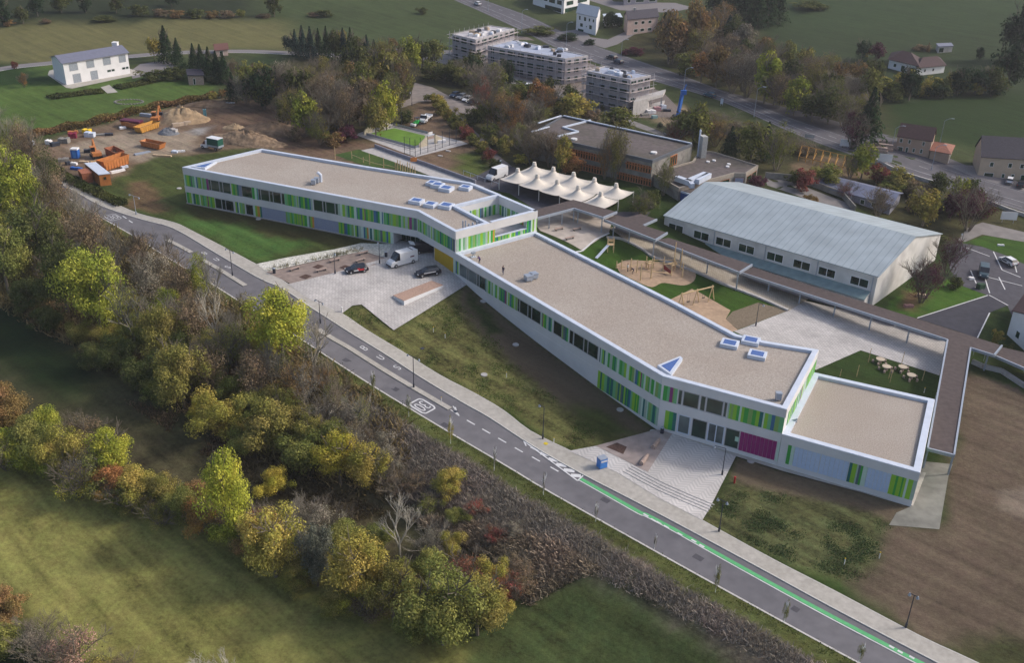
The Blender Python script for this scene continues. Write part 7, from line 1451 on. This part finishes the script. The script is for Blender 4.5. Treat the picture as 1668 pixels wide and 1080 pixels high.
# saplings with stakes in the verge
for n,(px,py,h,cn) in enumerate([(609,642,38,'olive'),(666,679,36,'olive'),(734,723,46,'yellow'),(805,767,42,'grey'),(885,807,40,'grey'),(970,850,34,'grey'),(1066,895,26,'grey'),(1165,966,50,'olive'),(1277,1015,42,'olive'),(1399,1079,36,'olive')],1):
    P=G(px,py); t=thing('verge_sapling',f'{PAL[cn][1]} slender sapling, {ordn(n)} in the verge row along the road','sapling',(P.x,P.y,P.z),rv.uniform(0,6),'saplings along the road verge'); t.scale=(1.6,1.6,h*vm(P)); 
    o=bpy.data.objects.new('trunk',BR['tree'][n%3]); C.objects.link(o); o.parent=t; o.scale=(.6,.6,1)
    o=bpy.data.objects.new('crown',CR['tall_sparse'][n%3]); C.objects.link(o); o.parent=t; o.color=(*PAL[cn][0],1); o.scale=(.75,.75,1) if cn!='grey' else (.4,.4,1)
FAR=True
zone('along the far upper left field edge',[(8,42,34,36,'tall','dark'),(38,38,26,26,'round','dolive'),(62,26,30,30,'round','dark'),(100,20,34,26,'round','dolive'),(140,20,30,24,'tall','dark'),(190,20,24,22,'round','dolive'),(228,26,34,20,'bush','dolive'),(262,27,30,14,'bush','brown'),(290,28,30,13,'bush','obrown'),(318,28,32,16,'bush','dolive'),(345,28,28,12,'bush','obrown'),(368,28,30,12,'bush','brown'),(392,27,18,14,'bush','olive'),(447,26,32,30,'round','dolive'),(430,28,24,8,'bush','brown'),(512,26,26,8,'bush','brown'),(530,27,30,12,'bush','dolive'),(688,22,20,12,'bush','dolive'),(15,42,20,12,'bush','obrown'),(75,38,20,10,'bush','brown'),(280,10,26,20,'round','dark'),(170,34,40,10,'bush','dolive')],FAR)
zone('round the white house garden',[(252,95,28,34,'round','gold'),(272,101,30,50,'conifer','dark'),(291,106,22,38,'conifer','dark'),(318,122,22,44,'conifer','dark'),(330,126,24,46,'conifer','dark'),(343,130,24,46,'conifer','dark'),(355,134,24,44,'conifer','dark'),(367,136,24,42,'conifer','dark'),(380,130,22,32,'sround','brown'),(250,130,50,18,'bush','dolive'),(285,128,50,22,'bush','dolive'),(40,142,14,22,'sround','orange'),(24,112,12,14,'bush','red'),(345,160,20,12,'bush','gold'),(362,158,18,14,'bush','obrown'),(300,118,24,18,'bush','dark')],FAR)
# clipped beds in front of the white house
def hedge(label,pts,w,h,cn,seed=0,dens=26,name='hedge'):
    L=resample(pp(pts),1.); rs=np.random.RandomState(seed); ln=sum((b-a).length for a,b in zip(L[:-1],L[1:])); n=int(ln*dens*max(1,w)); i=rs.randint(0,len(L)-1,n); A_=np.array([tuple(p) for p in L]); t=rs.rand(n)[:,None]; base=A_[i]*(1-t)+A_[i+1]*t; d=A_[i+1]-A_[i]; d/=np.linalg.norm(d,axis=1)[:,None]; nn_=np.stack([-d[:,1],d[:,0],0*d[:,0]],1); u=rs.uniform(-1,1,n); z=rs.rand(n)**.6*h*(1-.25*u**2)*(1+.25*np.sin(i*.7)); P=base+nn_*(u*w/2)[:,None]; P[:,2]+=z; N_=rs.randn(n,3)*.6+np.array([0,0,.8]); N_/=np.linalg.norm(N_,axis=1)[:,None]
    o0=L[0]; P-=np.array(tuple(o0)); me=leafmesh('hedge',P,N_,rs.uniform(.14,.3,n),(np.sin(i*.35+seed)*.5+.5)*.7+rs.rand(n)*.3); o=bpy.data.objects.new(name,me); C.objects.link(o); o.location=o0; o.color=(*PAL[cn][0],1); return tag(o,label,'hedge')
hedge('flat planted bed left of the garden steps of the white house',[(80,160),(120,154),(168,149)],5,.7,'dolive',1,30); hedge('flat planted bed right of the garden steps of the white house',[(190,144),(225,137),(262,129)],5,.7,'dolive',2,30)
hedge('long orange-brown autumn hedge between the white house lawn and the building site',[(42,226),(90,215),(150,203),(200,190),(250,177),(300,168),(350,158)],3,1.6,'obrown',3,60)
hedge('low green-brown hedge along the upper edge of the lawn steps',[(150,203),(200,190),(250,177)],2,1.9,'dgold',4,40)
hedge('dark hedge in front of the white houses at the top',[(985,46),(1000,43),(1014,44)],3,5.,'dark',5,160)
hedge('weedy green fringe between site cabin and pavement',[(60,262),(110,292),(150,312),(200,335)],3,1.,'dolive',6,40)
zone('in the row by the upper lane',[(482,90,20,36,'conifer','blue'),(494,93,20,44,'conifer','blue'),(507,97,20,46,'conifer','blue'),(520,93,18,40,'conifer','dark'),(533,99,20,48,'conifer','dark'),(547,98,26,46,'round','dolive'),(560,97,20,44,'conifer','blue'),(572,99,20,46,'conifer','dark'),(584,98,22,38,'sround','obrown'),(598,101,22,38,'conifer','blue'),(610,104,20,34,'conifer','dark'),(622,100,18,28,'round','dolive'),(638,112,20,38,'conifer','dark'),(640,76,16,16,'bush','obrown'),(650,92,22,20,'bush','brown'),(556,90,26,40,'round','gold'),(470,86,20,28,'round','blue')],FAR)
zone('in the wood behind the school',[(402,168,34,62,'tall','olive'),(430,178,62,64,'round','dark'),(462,172,52,66,'sround','grey'),(492,178,62,66,'round','dolive'),(500,222,52,68,'round','ygreen'),(470,205,44,50,'round','dolive'),(530,190,62,70,'sround','brown'),(556,222,62,78,'sround','brown'),(522,235,44,50,'sbush','olive'),(562,172,52,50,'sround','dolive'),(592,168,52,62,'round','olive'),(622,163,56,76,'round','dgold'),(586,205,52,70,'round','brown'),(612,222,46,60,'round','dgold'),(630,212,46,74,'round','lime'),(655,165,40,66,'sround','obrown'),(640,190,42,50,'round','dgold'),(664,158,34,50,'stall','olive'),(563,232,42,30,'bush','purple'),(545,238,40,26,'bush','obrown'),(670,120,42,58,'round','ygreen'),(688,112,40,44,'round','dolive'),(480,228,30,24,'bush','brown'),(600,180,40,50,'sround','obrown'),(440,150,40,40,'sround','olive'),(415,150,36,44,'round','brown'),(510,160,46,50,'sround','dgold'),(540,160,46,46,'sround','brown'),(575,150,44,44,'sround','olive'),(650,140,40,44,'round','orange'),(540,215,50,60,'sround','grey'),(660,200,30,22,'bush','dolive'),(380,165,26,40,'conifer','dark')],FAR)
zone('in the autumn hedge beside the side lane',[(712,176,32,24,'bush','gold'),(722,186,30,24,'bush','dgold'),(731,196,30,24,'bush','gold'),(741,206,30,24,'bush','olive'),(751,216,28,24,'bush','dgold'),(761,226,28,24,'bush','red'),(772,237,28,24,'bush','olive'),(783,249,28,22,'bush','dgold'),(795,262,28,22,'bush','red'),(806,274,24,18,'bush','dolive'),(703,166,24,16,'bush','olive')],FAR)
zone('between the car park and the side street',[(703,128,42,32,'bush','olive'),(728,134,42,36,'bush','dolive'),(752,140,44,32,'bush','olive'),(772,134,34,40,'round','dark'),(788,154,54,50,'sbush','grey'),(820,144,18,48,'tall','dark'),(830,147,18,44,'tall','dark'),(786,196,40,62,'stall','red'),(808,212,54,62,'sround','obrown'),(836,232,44,72,'stall','orange'),(850,172,64,44,'bush','dolive'),(872,205,60,40,'sbush','olive'),(866,268,44,54,'sround','brown'),(895,272,44,58,'sround','brown'),(915,284,30,62,'round','gold'),(930,284,40,36,'bush','orange'),(1000,294,50,86,'stall','dgold'),(984,292,26,60,'stall','orange'),(851,266,34,16,'bush','yellow'),(905,188,50,28,'bush','olive'),(936,198,62,44,'round','gold'),(1003,214,64,38,'round','olive'),(965,200,40,24,'bush','brown'),(800,235,36,36,'bush','olive'),(820,250,34,34,'bush','dgold'),(770,205,40,30,'bush','dolive'),(880,232,40,40,'sbush','grey'),(740,112,10,16,'round','dark'),(849,147,9,15,'round','dark'),(889,163,9,14,'round','dark'),(981,184,9,14,'round','dark'),(1075,212,12,13,'round','dark'),(1046,350,50,36,'sbush','olive'),(1062,340,36,36,'bush','dolive'),(1080,318,34,56,'stall','olive'),(1062,262,22,34,'sbush','dgold'),(845,120,40,16,'bush','dolive'),(870,190,30,22,'bush','olive')],FAR)
zone('in the wood beyond the highway',[(1088,104,58,78,'round','obrown'),(1130,100,56,90,'round','obrown'),(1168,60,44,52,'sround','obrown'),(1160,34,34,62,'conifer','dark'),(1178,38,34,66,'conifer','dark'),(1196,42,34,66,'conifer','dark'),(1214,44,34,66,'conifer','dark'),(1232,44,34,64,'conifer','dark'),(1250,42,34,60,'conifer','dark'),(1266,38,30,54,'conifer','dark'),(1185,64,24,34,'conifer','blue'),(1198,64,24,32,'conifer','blue'),(1222,40,36,60,'conifer','dark'),(1118,122,50,40,'bush','olive'),(1142,134,44,46,'round','orange'),(1166,142,52,62,'round','obrown'),(1192,152,48,60,'sround','brown'),(1216,158,54,72,'sround','grey'),(1244,168,54,76,'tall','ygreen'),(1266,176,44,56,'sround','brown'),(1292,188,54,60,'round','ygreen'),(1322,198,50,44,'round','dolive'),(1348,202,54,56,'round','dolive'),(1372,206,50,52,'sround','olive'),(1332,158,54,40,'sround','dolive'),(1382,168,54,44,'sround','grey'),(1406,156,60,36,'bush','dolive'),(1408,240,56,84,'conifer','dark'),(1388,242,48,58,'sround','purple'),(1300,104,13,13,'bush','red'),(1320,14,64,14,'bush','dolive'),(1150,66,30,30,'bush','dolive'),(1100,64,30,30,'round','dark'),(1082,50,26,26,'conifer','dark'),(1230,110,50,24,'sbush','brown'),(1180,110,44,50,'sround','brown'),(1270,130,40,36,'sbush','olive'),(1300,150,50,34,'sbush','dolive'),(1345,168,40,30,'bush','ygreen'),(1210,112,40,44,'round','dolive'),(1030,88,44,12,'bush','purple'),(925,64,40,12,'bush','dark'),(960,72,20,10,'bush','dark'),(880,54,60,12,'bush','dolive')],FAR)
zone('round the brown-roofed bungalow',[(1402,98,26,32,'round','dark'),(1425,98,34,26,'round','purple'),(1412,92,16,16,'bush','gold'),(1440,156,52,30,'bush','dolive'),(1472,154,44,28,'bush','dolive'),(1502,156,40,30,'bush','gold'),(1528,158,44,32,'bush','dolive'),(1556,152,40,34,'round','dgold'),(1588,154,52,42,'round','dark'),(1614,156,46,44,'round','dolive'),(1652,100,70,80,'tall','dark'),(1640,146,60,72,'round','dark'),(1594,98,16,20,'round','dark'),(1470,134,30,14,'bush','dark'),(1490,138,30,12,'bush','dark'),(1452,156,40,20,'bush','olive'),(1420,150,50,24,'bush','olive'),(1372,122,18,12,'bush','red'),(1343,116,20,10,'bush','dolive'),(1500,80,34,8,'bush','brown'),(1511,84,6,14,'conifer','obrown')],FAR)
zone('between the hall and the highway',[(1222,266,62,64,'round','olive'),(1187,262,36,50,'conifer','dark'),(1264,278,54,72,'stall','olive'),(1128,240,66,66,'round','olive'),(1098,238,50,40,'sbush','red'),(1165,238,50,40,'sround','obrown'),(1245,262,30,56,'conifer','dark'),(1310,312,38,42,'bush','red'),(1346,300,50,38,'bush','olive'),(1402,292,44,58,'round','ygreen'),(1384,290,30,40,'sround','olive'),(1428,298,40,36,'bush','red'),(1456,304,60,36,'bush','dgold'),(1428,355,42,50,'sround','brown'),(1378,322,32,26,'sbush','red'),(1232,306,36,24,'bush','purple'),(1502,368,64,60,'round','gold'),(1556,352,40,62,'round','ygreen'),(1576,376,62,70,'sround','purple'),(1541,448,44,60,'sround','purple'),(1500,492,62,70,'sround','purple'),(1292,290,30,24,'bush','teal') if False else (1296,300,34,26,'bush','dolive'),(1120,214,60,32,'bush','dolive'),(1165,214,60,30,'sbush','olive'),(1215,226,60,26,'sbush','dolive'),(1262,238,60,24,'bush','dolive'),(1310,250,60,20,'sbush','brown'),(1500,320,50,26,'bush','brown'),(1540,345,50,24,'bush','dolive'),(1600,350,44,20,'bush','dolive'),(1590,330,36,16,'sbush','olive'),(1622,562,22,30,'bush','gold'),(1640,580,26,24,'bush','dolive'),(1556,470,30,24,'bush','dolive'),(1450,312,50,20,'bush','olive'),(1320,330,30,14,'bush','obrown'),(1525,400,40,20,'bush','dolive')],FAR)
def fillz(where,poly,n,pal,kinds,sw,seed,avoid=()):
    rg=random.Random(seed); out=[]; px=[p[0] for p in poly]; py=[p[1] for p in poly]; tries=0
    while len(out)<n and tries<4000:
        tries+=1; x=rg.uniform(min(px),max(px)); y=rg.uniform(min(py),max(py))
        if not inpoly(np.array([x]),np.array([y]),poly)[0]: continue
        if any(abs(x-q[0])<sw[0]*.55 and abs(y-q[1])<sw[0]*.3 for q in out): continue
        w=rg.uniform(*sw); kd=rg.choice(kinds); out.append((x,y,w,w*(.65 if 'bush' in kd or kd=='multi' else 1.15),kd,rg.choice(pal)))
    zone(where,out,True)
fillz('in the low growth beyond the highway',[(1075,105),(1090,60),(1150,62),(1230,70),(1280,100),(1340,130),(1420,160),(1400,200),(1350,205),(1250,168),(1140,122)],34,('dolive','olive','brown','obrown','grey','dgold','dolive'),('round','sround','bush','sround','tall'),(34,54),1)
fillz('in the low growth behind the school',[(395,175),(420,150),(500,140),(640,120),(668,160),(640,205),(600,215),(540,228),(470,215),(420,185)],26,('dolive','olive','brown','grey','dgold','gold','obrown'),('round','sround','bush','sround','tall'),(36,54),2)
fillz('between car park and old block',[(770,185),(800,200),(850,160),(960,195),(905,190),(868,215),(870,262),(842,262),(800,232)],20,('olive','brown','dgold','orange','grey','dolive'),('sround','bush','sbush','round'),(30,46),3)
fillz('on the slope below the highway',[(1085,222),(1120,195),(1180,195),(1290,240),(1300,256),(1230,255),(1150,238)],15,('olive','dolive','brown','grey','dgold'),('bush','sbush','bush'),(22,34),4)
fillz('right of the low long building',[(1460,305),(1520,315),(1600,345),(1560,380),(1490,350)],9,('olive','dolive','brown','gold','purple'),('bush','sbush','round'),(30,44),5)
fillz('on the meadow edge below the bungalow',[(1400,150),(1440,140),(1600,142),(1640,150),(1600,160),(1440,166),(1405,162)],12,('dolive','olive','dark','gold'),('bush','round','bush'),(36,50),6)
fillz('on the slope below the side street',[(700,104),(745,115),(830,142),(800,150),(740,135),(700,128)],9,('olive','dolive','brown','dgold'),('bush','sbush','round'),(30,44),7)
# ---- uncountable weeds, blades and leaf litter ----
def blades(name,label,cat,XY,hmin,hmax,wd,color,seed,per=5,spread=.35):
    rs=np.random.RandomState(seed); n=len(XY); Z=T(XY[:,0],XY[:,1]); X=np.repeat(XY,per,0)+rs.randn(n*per,2)*spread; Z=np.repeat(Z,per); m_=len(X); h=rs.uniform(hmin,hmax,m_)*np.repeat(rs.uniform(.6,1.2,n),per); a=rs.rand(m_)*6.283; lean=rs.uniform(.2,1.5,m_)*h; la=rs.rand(m_)*6.283
    b=np.stack([X[:,0],X[:,1],Z-.05],1); dx=np.stack([np.cos(a),np.sin(a),0*a],1)*(wd*rs.uniform(.5,1.4,m_))[:,None]; tp=b+np.stack([np.cos(la)*lean,np.sin(la)*lean,h],1)
    V=np.stack([b-dx,b+dx,tp+dx*.5,tp-dx*.5],1).reshape(-1,3); me=bpy.data.meshes.new(name); me.vertices.add(4*m_); me.vertices.foreach_set('co',V.ravel().astype(np.float32)); me.loops.add(4*m_); me.loops.foreach_set('vertex_index',np.arange(4*m_,dtype=np.int32)); me.polygons.add(m_); me.polygons.foreach_set('loop_start',(np.arange(m_)*4).astype(np.int32)); me.polygons.foreach_set('loop_total',np.full(m_,4,np.int32))
    tone=np.repeat(np.clip(vnoise(X[:,0],X[:,1],6,seed+5)*.8+rs.rand(m_)*.2,0,1),4); at=me.attributes.new('tone','FLOAT','POINT'); at.data.foreach_set('value',tone.astype(np.float32)); me.update(calc_edges=True); me.materials.append(M_LEAF); o=bpy.data.objects.new(name,me); C.objects.link(o); o.color=(*color,1); return tag(o,label,cat,kind='stuff')
def scatter(n,poly,seed,cond=None,dens=None):
    P_=[(p.x,p.y) for p in pp(poly)]; rs=np.random.RandomState(seed); xs=[p[0] for p in P_]; ys=[p[1] for p in P_]; X=rs.uniform(min(xs),max(xs),n); Y=rs.uniform(min(ys),max(ys),n); k=inpoly(X,Y,P_)
    if cond is not None: k&=cond(X,Y)
    if dens: k&=vnoise(X,Y,dens[0],seed)>dens[1]
    return np.stack([X[k],Y[k]],1)
bank=[(500,560),(608,636),(700,692),(820,764),(900,812),(1080,912),(1268,1017),(1395,1086),(1500,1150),(1300,1105),(1250,1076),(1077,988),(950,922),(834,864),(720,826),(640,815),(600,700),(520,640)]
blades('bank_weeds','dense grey-brown dead weeds on the bank below the road','weeds',scatter(75000,bank,1,cond=lambda X,Y:edge_dist(X,Y)>3.3),.18,.6,.045,(.30,.26,.225),1,6,.4)
blades('bank_weeds','tall dark stalks among the dead weeds on the bank','weeds',scatter(14000,bank,2,cond=lambda X,Y:edge_dist(X,Y)>3.8,dens=(4,.55)),.35,.85,.045,(.22,.18,.155),2,6,.25)
blades('dry_grass','straw-coloured dry grass at the field corner above the dark meadow','dry grass',scatter(16000,[(650,838),(760,850),(900,880),(975,925),(900,962),(860,985),(830,930),(720,870)],3),.3,.8,.08,(.34,.27,.20),3,5,.3)
blades('dry_grass','dry brown grass in the gap between the tree belt and the hedge','dry grass',scatter(16000,[(380,700),(470,770),(640,835),(600,870),(440,800),(300,720),(200,650)],4,dens=(6,.35)),.2,.5,.08,(.14,.105,.06),4,4,.35)
blades('undergrowth','brown undergrowth of leaves and stems beneath the tree belt','undergrowth',scatter(38000,[(-60,275),(60,315),(137,350),(217,392),(277,432),(346,475),(420,522),(505,575),(608,640),(660,700),(660,820),(560,800),(420,740),(300,670),(180,600),(0,500),(-60,470)],5),.4,1.3,.13,(.22,.17,.085),5,5,.5)
blades('rough_grass','short green and yellow weeds on the lawn below the long wing','weeds',scatter(20000,[(560,512),(589,499),(642,541),(740,482),(800,545),(830,585),(955,692),(1010,716),(960,731),(927,733),(820,668),(715,610),(595,536)],6,dens=(2.2,.62)),.06,.2,.06,(.08,.125,.035),6,6,.35)
blades('rough_grass','dark green weed clumps on the lower lawn beside the steps','weeds',scatter(11000,[(1196,792),(1330,822),(1440,842),(1420,930),(1390,945),(1290,915),(1150,848)],7,dens=(2.,.58)),.06,.22,.07,(.085,.12,.05),7,6,.5)
blades('verge_grass','green grass strip between the road edge and the weedy bank','grass',scatter(30000,[(420,511),(505,563),(608,630),(700,686),(820,757),(900,805),(1080,906),(1268,1010),(1395,1079),(1560,1167),(1560,1185),(1380,1090),(1250,1016),(1070,916),(880,812),(800,766),(690,696),(600,640),(500,572)],8),.08,.25,.06,(.085,.105,.025),8,4,.25)
blades('bed_grasses','tufts of dry grass planted in the white stone bed','grasses',scatter(900,[(434,440),(510,424),(592,404),(592,409),(510,427),(436,443)],9),.4,.9,.06,(.24,.22,.14),9,6,.15)
print('trees',TREES)

# ---------------- light haze of the damp autumn air ----------------
hz_=MB(); hz_.box((0,620,37),(1900,1300,110)); hzo=hz_.build('haze',[]); hzo['kind']='stuff'; hzo['label']='thin pale haze in the air over the whole valley'
hm_=bpy.data.materials.new('thin_air'); hm_.use_nodes=True; _n=hm_.node_tree; _n.nodes.remove(_n.nodes['Principled BSDF']); pv=_n.nodes.new('ShaderNodeVolumePrincipled'); pv.inputs['Color'].default_value=(.88,.88,.95,1); pv.inputs['Density'].default_value=.00015; pv.inputs['Anisotropy'].default_value=.2; _n.links.new(pv.outputs[0],_n.nodes['Material Output'].inputs['Volume']); hzo.data.materials.append(hm_)
